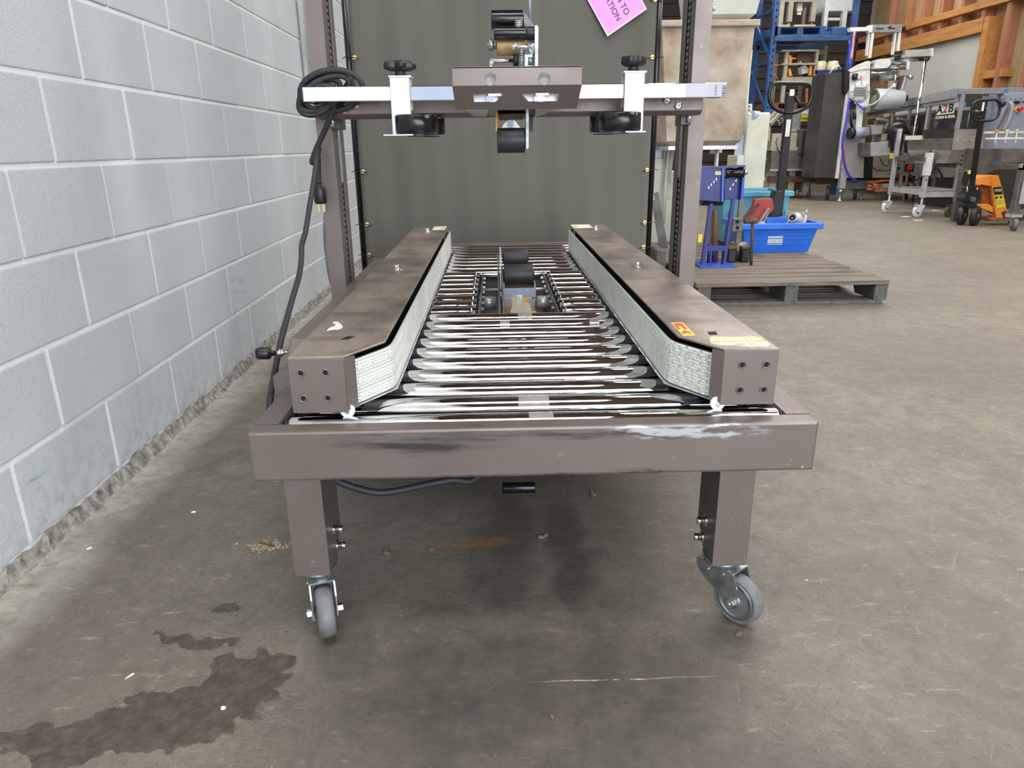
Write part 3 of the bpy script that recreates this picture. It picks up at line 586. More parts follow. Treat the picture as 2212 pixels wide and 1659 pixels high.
# side belt housings
ZL, ZH = 0.438, 0.542
def housing(s):
    c = 0.0655                                             # mirror plane of the machine
    X = lambda x: x if s > 0 else 2 * c - x
    tp = [(X(-0.366), 1.20), (X(-0.268), 1.20), (X(-0.210), 1.298), (X(-0.210), 3.315), (X(-0.366), 3.315)]
    m = MB(); m.prism(tp, 'z', ZH - 0.004, ZH, 0.0012)
    m.box(X(-0.366), X(-0.363), 1.204, 3.315, ZL, ZH - 0.004); m.box(X(-0.366), X(-0.268), 3.311, 3.315, ZL, ZH - 0.004)
    hs = m.build('belt_housing', M['paint_top'], cs)
    m = MB(); m.box(X(-0.366), X(-0.268), 1.199, 1.203, ZL, ZH - 0.003, 0.001); m.prism([(X(-0.268), 1.199), (X(-0.252), 1.216), (X(-0.254), 1.218), (X(-0.270), 1.203)], 'z', ZL + 0.004, ZH - 0.004)
    m.build('end_plate', M['paint'], hs)
    for hx in (-0.345, -0.302):
        for hz in (0.466, 0.513):
            b = MB(); b.lathe([(0.0070, 0.0), (0.0072, 0.0022), (0.0050, 0.0022), (0.0050, 0.0004), (0.0, 0.0004)], (X(hx), 1.1995, hz), (0, -1, 0), 20); b.build('threaded_hole', M['steel_dark'], hs)
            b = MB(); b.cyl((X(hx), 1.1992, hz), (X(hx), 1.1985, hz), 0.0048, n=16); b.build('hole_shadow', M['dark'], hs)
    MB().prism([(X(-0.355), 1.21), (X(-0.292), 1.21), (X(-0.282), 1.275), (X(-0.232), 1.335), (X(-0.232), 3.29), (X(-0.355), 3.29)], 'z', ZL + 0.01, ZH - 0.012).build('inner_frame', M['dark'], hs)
    m = MB(); m.prism([(X(-0.262), 1.222), (X(-0.196), 1.325), (X(-0.196), 3.28), (X(-0.236), 3.28), (X(-0.236), 1.33), (X(-0.28), 1.24)], 'z', ZL, ZL + 0.003); m.build('lower_guide', M['alu'], hs)
    # belt ribbon
    pts = [(-0.282, 1.262), (-0.270, 1.236), (-0.262, 1.228), (-0.252, 1.234), (-0.213, 1.298), (-0.204, 1.316), (-0.200, 1.336), (-0.199, 1.37)]
    pts += [(-0.199, 1.37 + 0.2 * i) for i in range(1, 10)] + [(-0.199, 3.25), (-0.204, 3.285), (-0.225, 3.30)]
    m = MB(); th = 0.005; za, zb = ZL + 0.006, 0.527; ring = None
    for i, (x, y) in enumerate(pts):
        a = Vector(pts[max(i - 1, 0)]); b = Vector(pts[min(i + 1, len(pts) - 1)]); d = (b - a).normalized(); nn = Vector((d.y, -d.x))
        o = Vector((x, y)); p = o - nn * th if False else o; q2 = o - Vector((nn.x, nn.y)) * th
        r2 = [m.bm.verts.new((X(v.x), v.y, z)) for v, z in ((p, za), (p, zb), (q2, zb), (q2, za))]
        if ring:
            for k in range(4):
                f = m.bm.faces.new((ring[k], ring[(k + 1) % 4], r2[(k + 1) % 4], r2[k])); f.smooth = False
        ring = r2
    bl = m.build('drive_belt', M['belt'], hs)
    # raised weave lugs where the belt comes near
    m = MB(); acc = 0.0; path = pts[2:9]
    P = [Vector(p) for p in path]; st = 0.0; i = 0; col = 0
    seg = [(P[k], P[k + 1]) for k in range(len(P) - 1)]
    tot = sum((b - a).length for a, b in seg); stp = 0.0105 if s < 0 else 0.0125; dpos = 0.004
    while dpos < min(tot, 0.26):
        rem = dpos
        for a, b in seg:
            L = (b - a).length
            if rem <= L: break
            rem -= L
        o = a + (b - a) * (rem / L); d = (b - a).normalized(); nn = Vector((d.y, -d.x))
        for r_ in range(10):
            z = za + 0.004 + 0.0076 * r_ + (0.0038 if col % 2 and s < 0 else 0)
            if z > zb - 0.003: continue
            hl = (0.0034 if s < 0 else 0.0045) * rnd.uniform(.85, 1.1); hz = 0.0026 if s < 0 else 0.0016; hh = 0.0016 if s < 0 else 0.0007
            c0 = [o - d * hl, o + d * hl]
            A = [(X(c0[0].x), c0[0].y, z - hz), (X(c0[1].x), c0[1].y, z - hz), (X(c0[1].x), c0[1].y, z + hz), (X(c0[0].x), c0[0].y, z + hz)]
            B = []
            for (vx, vy, vz) in A: B.append((vx + (nn.x * hh) * s, vy + nn.y * hh, vz + (0.0006 if vz < z else -0.0006)))
            m.loft(A, B)
        dpos += stp; col += 1
    m.build('belt_lug', M['lug'], bl, kind='stuff')
    # belt pulley at the bend, lid slot, screws, decals
    m = MB(); m.cyl((X(-0.2435), 1.322, ZL + 0.012), (X(-0.2435), 1.322, ZH - 0.018), 0.034, n=28); m.build('belt_pulley', M['black_gloss'], hs)
    p = (752, 730) if s > 0 else (1538, 720); a = at(*p, z=ZH); sk = 0.010 * s
    MB().prism([(a.x - 0.011 - sk * .2, a.y - 0.012), (a.x + 0.005 - sk * .2, a.y - 0.012), (a.x + 0.011, a.y + 0.012), (a.x - 0.005, a.y + 0.012)], 'z', ZH, ZH + 0.0004).build('lid_slot', M['dark'], hs)
    for p in (((857, 582), (923, 501)) if s > 0 else ((1377, 576), (1286, 496))):
        a = at(*p, z=ZH); b = MB(); b.cyl((a.x, a.y, ZH), (a.x, a.y, ZH + 0.002), 0.017, n=22); b.cyl((a.x, a.y, ZH + 0.002), (a.x, a.y, ZH + 0.015), 0.0075, n=14); b.build('lid_screw', M['chrome'], hs)
    p = (933, 497, 965, 489) if s > 0 else (1240, 493, 1272, 485); a = at(p[0], p[1], z=ZH); b = at(p[2], p[3], z=ZH)
    lb = MB().box(a.x, b.x, a.y, b.y, ZH, ZH + 0.0005).build('label', M['paper'], hs)
    xq = b.x if s > 0 else a.x; MB().box(xq - 0.022 * s, xq - 0.004 * s, a.y + 0.03, b.y - 0.05, ZH + 0.0005, ZH + 0.0008).build('label_print', M['yellow'], lb)
    return hs
hL = housing(1); hR = housing(-1)
def zpoly(pts, z, t=0.0005): return [(at(a, b, z=z).x, at(a, b, z=z).y) for a, b in pts]
MB().prism(zpoly([(719, 695.3), (730, 695.2), (739, 703), (740.4, 707.8), (732.5, 712), (719, 712.3), (705.3, 715), (712, 707.8), (723.5, 704.4), (724.6, 699.8), (719, 698.8)], ZH), 'z', ZH, ZH + 0.0004).build('paint_chip', M['white'], hL)
ar = MB().prism(zpoly([(1448.5, 697.3), (1474.5, 696.7), (1502, 724.5), (1476, 725.4)], ZH), 'z', ZH, ZH + 0.0005).build('arrow_sticker', M['yellow'], hR)
MB().prism(zpoly([(1453, 699), (1473, 698.5), (1485, 711.5), (1478, 711.8), (1471, 705), (1464, 705.2), (1471, 712), (1465, 712.3)], ZH), 'z', ZH + 0.0005, ZH + 0.0008).build('arrow_print', M['red'], ar)
MB().prism(zpoly([(1472, 719), (1478, 713), (1491, 717.5), (1495, 722.8), (1484, 719.5), (1478, 723)], ZH), 'z', ZH + 0.0005, ZH + 0.0008).build('arrow_print', M['red'], ar)
dc = MB().prism(zpoly([(1533.7, 728.3), (1542, 727.2), (1580, 728.5), (1625, 727.2), (1643, 730.6), (1664, 743), (1657, 749.8), (1640, 747.5), (1623, 748.6), (1590, 746), (1553, 745.2), (1537, 742), (1533.7, 736)], ZH), 'z', ZH, ZH + 0.0004).build('warning_decal', M['decal'], hR)
a = at(1596, 731.5, z=ZH); text('CAUTION', 0.017, M['yellow'], 'decal_print', hR, frame_m((a.x, a.y, ZH + 0.0006), (1, 0, 0), (0, 1, 0)), 0.0002, sx=1.2)
a = at(1598, 738, z=ZH); text('BE PINCH POINT', 0.012, M['faded'], 'decal_print', hR, frame_m((a.x, a.y, ZH + 0.0006), (1, 0, 0), (0, 1, 0)), 0.0002, sx=1.1)
a = at(1610, 744, z=ZH); text('KEEP ALL', 0.010, M['faded'], 'decal_print', hR, frame_m((a.x, a.y, ZH + 0.0006), (1, 0, 0), (0, 1, 0)), 0.0002)
for p in ((751, 889), (1549, 884)):                        # white nylon glide under each housing
    a = at(*p, Y=1.205); m = MB(); m.cyl((a.x, 1.203, 0.4395), (a.x, 1.209, 0.4395), 0.013, n=22); m.build('glide_disc', M['nylon'], cs)
    m = MB(); m.cyl((a.x, 1.2005, 0.4385), (a.x, 1.204, 0.4385), 0.0045, n=12); m.build('glide_screw', M['chrome'], cs)
# drive cover outside the left rail
m = MB(); m.prism([(1.40, 0.36), (2.66, 0.36), (2.66, 0.5), (1.50, 0.5), (1.46, 0.47)], 'x', -0.445, -0.372, 0.003); m.build('drive_cover', M['paint'], cs)
m = MB(); m.prism([(-0.455, 0.40), (-0.42, 0.40), (-0.42, 0.462), (-0.438, 0.462), (-0.455, 0.448)], 'y', 1.385, 1.40); m.build('cover_bracket', M['paint'], cs)
a = at(575, 763, Y=1.45); b = at(622, 763, Y=1.45); c = at(588, 763, Y=1.45); m = MB()
m.lathe([(0.008, -0.003), (0.010, -0.003), (0.0105, 0.0), (0.0125, 0.0), (0.013, 0.004), (0.013, 0.022), (0.011, 0.025), (0.006, 0.025), (0.006, 0.034)], (at(558, 763, Y=1.45).x, 1.45, a.z), (1, 0, 0), 24); kn = m.build('adjusting_knob', M['black'], cs)
m = MB(); m.cyl((at(592, 763, Y=1.45).x, 1.45, a.z), (-0.44, 1.45, a.z), 0.0035, n=10); m.cyl((at(603, 763, Y=1.45).x, 1.45, a.z), (at(608, 763, Y=1.45).x, 1.45, a.z), 0.008, n=6, smooth=False); m.cyl((at(609, 763, Y=1.45).x, 1.45, a.z), (at(612, 763, Y=1.45).x, 1.45, a.z), 0.008, n=6, smooth=False); m.build('threaded_rod', M['chrome'], kn)
# crank handle hanging below the bed
a0 = at(1085, 1054, Y=1.45); a1 = at(1156, 1053, Y=1.45); m = MB()
m.lathe([(0.0105, 0), (0.0125, 0.002), (0.0125, (a1 - a0).length - 0.002), (0.0115, (a1 - a0).length)], a0, (1, 0, 0), 24); ch = m.build('crank_handle', M['black_gloss'], cs)
MB().box(a0.x - 0.005, a0.x - 0.001, 1.435, 1.465, a0.z - 0.012, ZB).build('crank_arm', M['black'], ch)
# masts
MT = 1.62
for s, xo, xi in ((1, -0.492, -0.447), (-1, 0.595, 0.550)):
    m = MB(); m.box(xo, xi, 2.120, 2.124, 0.25, MT); m.box(xo, xo + 0.004 * s, 2.124, 2.262, 0.25, MT); m.box(xi, xi - 0.004 * s, 2.124, 2.165, 0.25, MT)
    m.box(xi, xi - 0.004 * s, 2.226, 2.262, 0.25, MT); m.box(xo, xi, 2.258, 2.262, 0.25, MT)
    ms = m.build('mast', M['paint'], cs)
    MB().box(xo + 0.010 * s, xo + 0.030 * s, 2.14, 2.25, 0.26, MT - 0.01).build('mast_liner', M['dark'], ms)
    m = MB(); zz = 0.46
    while zz < MT - 0.02: m.box(xi - 0.008 * s, xi - 0.0035 * s, 2.192, 2.212, zz, zz + 0.009); zz += 0.017
    m.box(xi - 0.012 * s, xi - 0.008 * s, 2.212, 2.222, 0.44, MT - 0.02); m.build('roller_chain', M['zinc'], ms, kind='stuff')
    MB().box(xi - 0.003 * s, xi, 2.19, 2.214, 0.79, 0.97).build('guide_strip', M['greypaint'], ms)
    m = MB(); m.box(xi - 0.001 * s, xi + 0.030 * s, 2.10, 2.16, 0.935, 0.972, 0.003); m.build('carriage_block', M['darkcab'], ms)
    m = MB(); m.cyl((xi + 0.006 * s, 2.094, 0.942), (xi + 0.006 * s, 2.094, 0.972), 0.007, n=10); m.build('carriage_pin', M['chrome'], ms)
    MB().box(xo, xo + (XL + 0.01 - xo if s > 0 else XRR - 0.01 - xo), 2.13, 2.25, ZB + 0.01, ZT - 0.02).build('mast_bracket', M['paint'], cs)
m = MB(); a = at(1544, 19, Y=2.15); m.cyl((0.595, 2.15, a.z), (0.604, 2.15, a.z), 0.009, n=14); m.cyl((0.604, 2.15, a.z), (0.609, 2.15, a.z), 0.006, n=6); m.build('mast_bolt', M['chrome'], cs)
# crossbeam, chrome bar
zc0 = at(1100, 247, Y=2.04).z; zc1 = at(1100, 222, Y=2.04).z + 0.02
m = MB(); m.prism([(2.045, zc0 + 0.004), (2.06, zc0 - 0.006), (2.105, zc0 - 0.006), (2.105, zc1), (2.045, zc1)], 'x', -0.468, 0.566, 0.002); xb = m.build('crossbeam', M['paint'], cs)
for p in ((740, 236.5), (767, 224.5), (1464.5, 229), (1440, 217)):
    a = at(*p, Y=2.045); b = MB(); b.lathe([(0.0115, 0), (0.0115, 0.002), (0.0080, 0.0025), (0.0076, 0.006), (0.0040, 0.006), (0.0040, 0.003), (0.0, 0.003)], (a.x, 2.045, a.z), (0, -1, 0), 20); b.build('bolt', M['chrome'], xb)
BZ0, BZ1 = 0.9985, 1.0335
cb = MB().box(-0.4805, 0.600, 1.955, 1.991, BZ0, BZ1, 0.002, 2).build('chrome_bar', M['chrome'], cs)
MB().box(-0.4835, -0.4800, 1.954, 1.992, BZ0 - 0.001, BZ1 + 0.001, 0.001).build('bar_end_cap', M['black'], cb)
m = MB(); m.box(-0.05, 0.16, 1.985, 2.05, BZ0, BZ1); m.box(-0.36, -0.30, 1.99, 2.046, BZ0 + .004, BZ1 - .004); m.box(0.42, 0.48, 1.99, 2.046, BZ0 + .004, BZ1 - .004); m.build('bar_bracket', M['paint'], cs)
lb = MB().box(at(1481, 200, Y=1.955).x, 0.5985, 1.9542, 1.955, BZ0 + 0.002, BZ1 - 0.001).build('barcode_label', M['barcode'], cb)
m = MB(); z_ = BZ0 + 0.003
for w in (2, 1, 3, 1, 2, 1, 1, 3, 1, 2): m.box(0.5875, 0.5975, 1.9538, 1.9542, z_, z_ + 0.0007 * w); z_ += 0.0007 * w + 0.0014
m.build('barcode', M['ink'], lb)
text('Leave a', 0.0085, M['ink'], 'label_print', cb, frame_m((0.572, 1.9539, 1.016), (0, 0, -1), (1, 0, 0)), 0.0001)
# side clamps with star knobs and box rollers
for s in (1, -1):
    px = (841, 887, 167, 291) if s > 0 else (1348, 1394, 157, 284); Yc = 1.945
    xa = at(px[0] + (3 if s > 0 else 0), 220, Y=Yc).x; xb_ = at(px[1] - (0 if s > 0 else 3), 220, Y=Yc).x; zt = at(px[0], px[2], Y=Yc).z; zb = at(px[0], px[3], Y=Yc).z
    m = MB(); m.box(xa, xb_, Yc, Yc + 0.004, zb, zt, 0.0015); m.box(xa - .002, xb_ + .004, Yc, 2.01, zt, zt + 0.004); m.box(xa, xb_, 1.993, 1.997, BZ0 - 0.02, zt)
    k = 0.018; m.box(xa - (k if s > 0 else 0), xb_ + (0.006 if s > 0 else 0.0), Yc - 0.04, 2.0, zb - 0.003, zb)
    cl = m.build('guide_clamp', M['alu'], cs)
    xm = (xa + xb_) / 2; kx = xm; ky = 1.972
    m = MB(); m.cyl((kx, ky, BZ1), (kx, ky, zt + 0.012), 0.004, n=10); m.build('clamp_screw', M['chrome'], cl)
    m = MB(); z0 = zt + 0.006; m.lathe([(0.016, 0), (0.014, 0.004), (0.012, 0.009), (0.017, 0.014)], (kx, ky, z0), (0, 0, 1), 24)
    def star(k): return [(kx + k * rf(2 * PI * q / 48) * math.cos(2 * PI * q / 48), ky + k * rf(2 * PI * q / 48) * math.sin(2 * PI * q / 48)) for q in range(48)]
    rf = (lambda t: 0.017 + 0.0245 * max(0, math.cos(2 * (t - 0.2))) ** 1.3 + 0.020 * max(0, -math.cos(2 * (t - 0.2))) ** 1.3) if s > 0 else (lambda t: 0.0285 + 0.0035 * math.cos(6 * t))
    lv = [(0.55, 0.010), (0.93, 0.014), (1.0, 0.019), (1.0, 0.026), (0.92, 0.032), (0.6, 0.034)] if s > 0 else [(0.6, 0.010), (0.9, 0.014), (1.0, 0.018), (1.0, 0.031), (0.95, 0.034), (0.7, 0.035)]
    rings = [[m.bm.verts.new((x, y, z0 + h)) for x, y in star(k)] for k, h in lv]
    for A, B in zip(rings, rings[1:]):
        for q in range(48):
            f = m.bm.faces.new((A[q], A[(q + 1) % 48], B[(q + 1) % 48], B[q])); f.smooth = True
    m.bm.faces.new(rings[0][::-1]); m.bm.faces.new(rings[-1])
    m.build('star_knob', M['black'], cl)
    # box-guide wheels on vertical axles
    wx = at(900 if s > 0 else 1338.5, 268, Y=1.95).x; zw0 = at(900, 288.5, Y=1.90).z if s > 0 else at(1338, 282.5, Y=1.90).z; zw1 = zw0 + 0.046; r = 0.0545
    m = MB(); H = zw1 - zw0; m.lathe([(r * .6, 0), (r - .004, 0), (r, 0.003), (r, H - .003), (r - .004, H), (r * .6, H)], (wx, 1.955 - 0.005, zw0), (0, 0, 1), 48); m.build('guide_wheel', M['black_gloss'], cl)
    w2 = wx + 0.035 * s; m = MB(); m.lathe([(0.01, 0), (0.030, 0), (0.032, 0.003), (0.032, H - .006), (0.030, H - .003), (0.01, H - .003)], (w2 + 0.0 * s, 2.035, zw0 - 0.001), (0, 0, 1), 36); m.build('guide_wheel', M['black_gloss'], cl)
    m = MB(); m.prism([(wx - .02, 1.93), (wx + .02, 1.93), (w2 + .015, 2.05), (w2 - .02, 2.05)], 'z', zb - 0.006, zb - 0.003); m.build('wheel_arm', M['black'], cl)
# guard plate in front of the upper tape head
Yp = 1.75; g0 = at(976, 144, Y=Yp); g1 = at(1260, 142, Y=Yp); gz = at(1118, 185, Y=Yp).z; gb = at(1118, 236, Y=1.81)
xl, xr_ = at(976, 160, Y=Yp).x, at(1258, 160, Y=Yp).x; gt = (g0.z + g1.z) / 2
xl2, xr2 = at(985, 236, Y=1.81).x, at(1246, 234, Y=1.81).x
m = MB(); m.box(xl, xr_, Yp, Yp + 0.003, gz, gt, 0.001); m.box(xl, xr_, Yp, Yp + 0.022, gt - 0.003, gt)
gp = m.build('guard_plate', M['paint'], cs)
def lp(u, v, o=0): # point on the slanted lower flap: u across 0..1, v down 0..1
    x0 = xl + (xr_ - xl) * u; x1 = xl2 + (xr2 - xl2) * u
    return Vector((x0 + (x1 - x0) * v, Yp + 0.001 + (1.81 - Yp) * v + o, gz + (gb.z - gz) * v))
m = MB(); us = [0, 0.155, 0.40, 0.535, 0.83, 1]
def flap(ua, ub, va, vb, skew=0): m.loft([lp(ua, va), lp(ub, va), lp(ub, vb), lp(ua, vb)], [lp(ua, va, .003), lp(ub, va, .003), lp(ub, vb, .003), lp(ua, vb, .003)])
flap(0, 1, 0, .34); flap(0, 1, .66, 1); flap(0, us[1], .34, .66); flap(us[2], us[3], .34, .66); flap(us[4], 1, .34, .66)
for (u0, u1) in ((us[2], us[2] - 0.07), (us[3], us[3] + 0.06)): m.loft([lp(u0, .34), lp(u1, .66), lp(u0, .66)], [lp(u0, .34, .003), lp(u1, .66, .003), lp(u0, .66, .003)])
m.build('guard_flap', M['paint'], gp)
for p in ((1059, 171), (1176, 170)):
    a = at(*p, Y=Yp); b = MB(); b.lathe([(0.0142, 0), (0.0142, 0.0012), (0.0134, 0.0012), (0.0134, 0.0003), (0, 0.0003)], (a.x, Yp, a.z), (0, -1, 0), 28); b.build('knockout_disc', M['greypaint'], gp)
    cpts = [(a.x + 0.0132 * math.cos(t), a.z + 0.0132 * math.sin(t)) for t in [math.radians(38 + 104 * i / 10) for i in range(11)]]
    MB().prism(cpts, 'y', Yp - 0.0012, Yp - 0.0002).build('knockout_gap', M['steel_dark'], gp)
for u in (0.27, 0.66):
    a = lp(u + 0.03, .52); b = MB(); b.cyl((a.x, Yp + 0.05, a.z), (a.x, Yp + 0.062, a.z), 0.014, n=18); b.cyl((a.x, Yp + 0.036, a.z), (a.x, Yp + 0.05, a.z), 0.009, n=6, smooth=False); b.cyl((a.x, Yp + 0.03, a.z), (a.x, Yp + 0.036, a.z), 0.005, n=12); b.build('mounting_bolt', M['chrome'], gp)
m = MB(); m.box(xl + .03, xr_ - .03, 1.815, 1.83, gz - 0.035, gz - 0.005); m.box(-0.01, 0.02, 1.77, 1.96, gz - .02, gz + 0.004); m.box(0.10, 0.13, 1.77, 1.96, gz - .02, gz + .004); m.build('guard_bracket', M['alu'], cs)
m = MB(); m.slab([lp(0.08, 1.0, .004), lp(0.27, 1.0, .004), lp(0.25, 1.25, .03), lp(0.14, 1.25, .03)], 0.002); m.slab([lp(0.68, 1.0, .004), lp(0.82, 1.0, .004), lp(0.70, 1.28, .03), lp(0.66, 1.28, .03)], 0.002); m.build('guard_lip', M['greypaint'], cs)
# upper tape unit
YT = 1.96
def hroll(x0, x1, y0, y1, Y, mat, name='tape_roller'):
    p = at(x0, (y0 + y1) / 2, Y); q = at(x1, (y0 + y1) / 2, Y); r = (y1 - y0) / 2 * mpp(Y) * 0.97; L = q.x - p.x
    m = MB(); m.lathe([(r * .5, 0), (r * .97, 0), (r, 0.002), (r, L - 0.002), (r * .97, L), (r * .5, L)], (p.x, Y, (p.z + q.z) / 2), (1, 0, 0), 32); return m.build(name, M[mat], cs)
hroll(1061, 1131, 26, 59, 2.00, 'black_gloss'); hroll(1067, 1137, 60, 84, 1.96, 'black_gloss'); hroll(1073, 1133, 85, 117, 1.99, 'tan', 'tape_core')
hroll(1137, 1155, 60, 84, 1.96, 'black', 'roller_hub')
m = MB(); m.pcyl((1052, 97, 1.99), (1068, 97, 1.99), 3.2); m.pcyl((1056, 97, 1.99), (1066, 97, 1.99), 11, n=6); m.pcyl((1066, 97, 1.99), (1073, 97, 1.99), 7); m.build('core_nut', M['zinc'], cs)
m = MB(); m.pcyl((1059, 131, 1.97), (1110, 131, 1.97), 3.4); m.ptube([(1061, 131, 1.97), (1061, 145, 1.97), (1062, 180, 1.97)], 3.4); m.build('cross_rod', M['chrome'], cs)
m = MB(); m.pcyl((1109, 131, 1.97), (1120, 131, 1.97), 11); m.build('rod_bush', M['black'], cs)
m = MB(); m.pcyl((1109, 101.5, 1.93), (1154, 100.5, 1.93), 3.2); m.pcyl((1106, 101.5, 1.93), (1114, 101.5, 1.93), 6, n=6); m.pcyl((1146, 100.7, 1.93), (1153, 100.7, 1.93), 6, n=6); m.build('spring_bolt', M['chrome'], cs)
m = MB(); pts = []
for i in range(24 * 10 + 1):
    t = i / 24; y_ = 105 + 50 * (t / 10); c = at(1126.5, y_, 1.93); pts.append((c.x + 0.0062 * math.cos(2 * PI * t), 1.93 + 0.0062 * math.sin(2 * PI * t), c.z))
m.tube(pts[::2], 0.0015, 5); a = at(1126.5, 100, 1.93); b = at(1127, 160, 1.93); m.cyl(a, b, 0.003, n=8); m.build('tension_spring', M['zinc'], cs)
m = MB(); pts = []
for i in range(20 * 4 + 1):
    t = i / 20; c = at(1120, 43 + 16 * t / 4, 1.965); pts.append((c.x + 0.009 * math.cos(2 * PI * t), 1.965 + 0.006 * math.sin(2 * PI * t), c.z))
m.tube(pts[::2], 0.002, 5); m.build('tension_spring', M['zinc'], cs)
m = MB(); m.pprism([(1155, 56), (1160, 54), (1163, 60), (1162, 141), (1162, 250), (1157, 250)], 1.94, 0.12); m.build('head_plate', M['zinc'], cs)
m = MB(); m.pprism([(1131, 28), (1136, 30), (1152, 52), (1156, 60), (1150, 66), (1132, 52)], 1.985, 0.006); m.build('swing_arm', M['steel_dark'], cs)
m = MB(); m.pprism([(1134, 118), (1141, 118), (1150, 116), (1150, 160), (1134, 160)], 1.96, 0.008); m.pcyl((1141, 132, 1.955), (1150, 132, 1.955), 7); m.pprism([(1137, 84), (1155, 84), (1156, 116), (1146, 116)], 1.995, 0.006); m.build('link_plate', M['zinc'], cs)
m = MB(); m.ptube([(1144, -30, 2.02), (1144.5, 0, 2.02), (1145, 46, 2.02)], 2.6); m.build('lift_rod', M['bluegrey'], cs)
# lower half of the upper tape unit
m = MB(); m.pprism([(1075, 238), (1135, 238), (1132, 258), (1077, 260)], 2.0, 0.02); m.pprism([(1071, 243), (1075, 243), (1074, 285), (1071, 285)], 1.97, 0.05); m.build('tape_unit_body', M['ochre'], cs)
m = MB(); m.pprism([(1078, 246), (1132, 245), (1130, 258), (1080, 260)], 1.985, 0.004); m.build('cover_plate', M['rust'], cs)
m = MB(); m.pprism([(1136, 236), (1142, 236), (1142, 318), (1139, 323), (1136, 318)], 1.95, 0.06); m.build('lever_arm', M['zinc'], cs)
m = MB(); m.pprism([(1144, 240), (1152, 240), (1151, 284), (1144, 284)], 2.01, 0.02); m.build('side_bar', M['black'], cs)
m = MB(); m.pprism([(1084, 276), (1088, 268), (1097, 260), (1099, 260), (1096, 272), (1109, 272), (1108, 260), (1112, 260), (1118, 268), (1124, 276)], 1.965, 0.003); m.build('blade_guard', M['nylon'], cs)
m = MB(); m.pprism([(1097, 259), (1108, 259), (1109, 275), (1097, 275)], 1.96, 0.008); m.build('nylon_block', M['bluegrey'], cs)
m = MB(); m.pprism([(1073, 277), (1135, 277), (1137, 290), (1073, 290)], 1.995, 0.03); m.pprism([(1076, 280), (1084, 280), (1084, 283), (1076, 283)], 1.99, 0.003); m.build('roller_bracket', M['steel_dark'], cs)
p = at(1074, 304, 1.98); q = at(1134, 304, 1.98); r = 24 * mpp(1.98) * .97; L = q.x - p.x
m = MB(); m.lathe([(r * .5, 0), (r * .97, 0), (r, 0.002), (r, L - 0.002), (r * .97, L), (r * .5, L)], (p.x, 1.985, p.z), (1, 0, 0), 32); m.build('apply_roller', M['rubber'], cs)
m = MB(); m.box(-0.01, 0.14, 2.0, 2.05, 0.965, 1.05); m.build('head_mount', M['paint'], cs)
# =================================================================== POWER CORD on the crossbar
def smooth(pts, n=8):                       # Catmull-Rom through points
    P = [Vector(p) for p in pts]; P = [P[0] * 2 - P[1]] + P + [P[-1] * 2 - P[-2]]; out = []
    for i in range(1, len(P) - 2):
        for k in range(n):
            t = k / n; a, b, c, d = P[i - 1:i + 3]
            out.append(0.5 * ((2 * b) + (c - a) * t + (2 * a - 5 * b + 4 * c - d) * t * t + (3 * b - a - 3 * c + d) * t ** 3))
    out.append(P[-2]); return out
cord = thing('power_cord', 'black rubber power cord coiled over left end of the chrome bar, plug hanging down', 'cord', (-0.44, 1.98, 1.0))
RC = 0.0075
def loop(cx, cy, rx, ry, tilt, Ya, Yb, lob=0.0):
    pts = []
    for i in range(28):
        t = 2 * PI * i / 28; u = rx * math.cos(t); v = ry * math.sin(t) * (1 + lob * math.cos(t))
        x = cx + u * math.cos(tilt) - v * math.sin(tilt); y = cy + u * math.sin(tilt) + v * math.cos(tilt)
        f = 0.5 + 0.5 * math.sin(t)          # top of the loop behind the bar, bottom in front of or behind it
        pts.append(at(x, y, Ya + (Yb - Ya) * f))
    return pts
for (cx, cy, rx, ry, ti, Ya, Yb) in ((716, 196, 68, 45, -0.12, 2.0, 2.03), (700, 202, 60, 30, -0.50, 2.003, 2.02), (690, 208, 52, 26, -0.62, 2.018, 2.035), (704, 196, 58, 38, -0.35, 2.03, 2.045), (684, 216, 42, 28, -0.55, 2.005, 2.02), (708, 190, 50, 22, -0.45, 2.035, 2.05)):
    MB().tube(loop(cx, cy, rx, ry, ti, Ya, Yb), RC, 8, True).build('coil', M['cord'], cord)
MB().tube(smooth([at(724, 225, Y=2.02), at(718, 245, Y=2.03), at(700, 285, Y=2.05), at(682, 325, Y=2.06), at(674, 350, Y=2.05), at(680, 346, Y=2.04), at(686, 328, Y=2.05), at(688, 380, Y=2.06), at(689, 396, Y=2.06)]), RC, 8).build('cord_run', M['cord'], cord)
MB().tube(smooth([at(690, 320, Y=2.03), at(684, 345, Y=2.0), at(678, 390, Y=1.96), at(668, 450, Y=1.90), at(660, 500, Y=1.86), at(652, 530, Y=1.83), at(651, 560, Y=1.80), at(646, 595, Y=1.76), at(633, 640, Y=1.70), at(619, 690, Y=1.63), at(606, 740, Y=1.56), at(596, 790, Y=1.49), at(588, 835, Y=1.42), at(583, 870, x=-0.462), Vector((-0.46, 1.33, 0.33)), Vector((-0.43, 1.30, 0.29)), at(690, 1020, Y=1.28), at(722, 1036, Y=1.28), at(765, 1053, Y=1.285), at(815, 1064, Y=1.29), at(860, 1060, Y=1.30), at(920, 1047, Y=1.31), at(975, 1037, Y=1.32), at(1030, 1030, Y=1.34), Vector((-0.02, 1.40, 0.325))]), RC * 0.95, 8).build('cord_run', M['cord'], cord)
a = at(689, 395, Y=2.06); m = MB(); m.lathe([(0.008, 0), (0.013, -0.006), (0.017, -0.02), (0.018, -0.05), (0.015, -0.056)], a, (0, 0, 1), 16); pg = m.build('plug', M['black'], cord)
for dx in (-0.006, 0.008):
    MB().box(a.x + dx - 0.003, a.x + dx + 0.003, 2.058, 2.062, a.z - 0.078, a.z - 0.055).build('prong', M['brass'], pg)
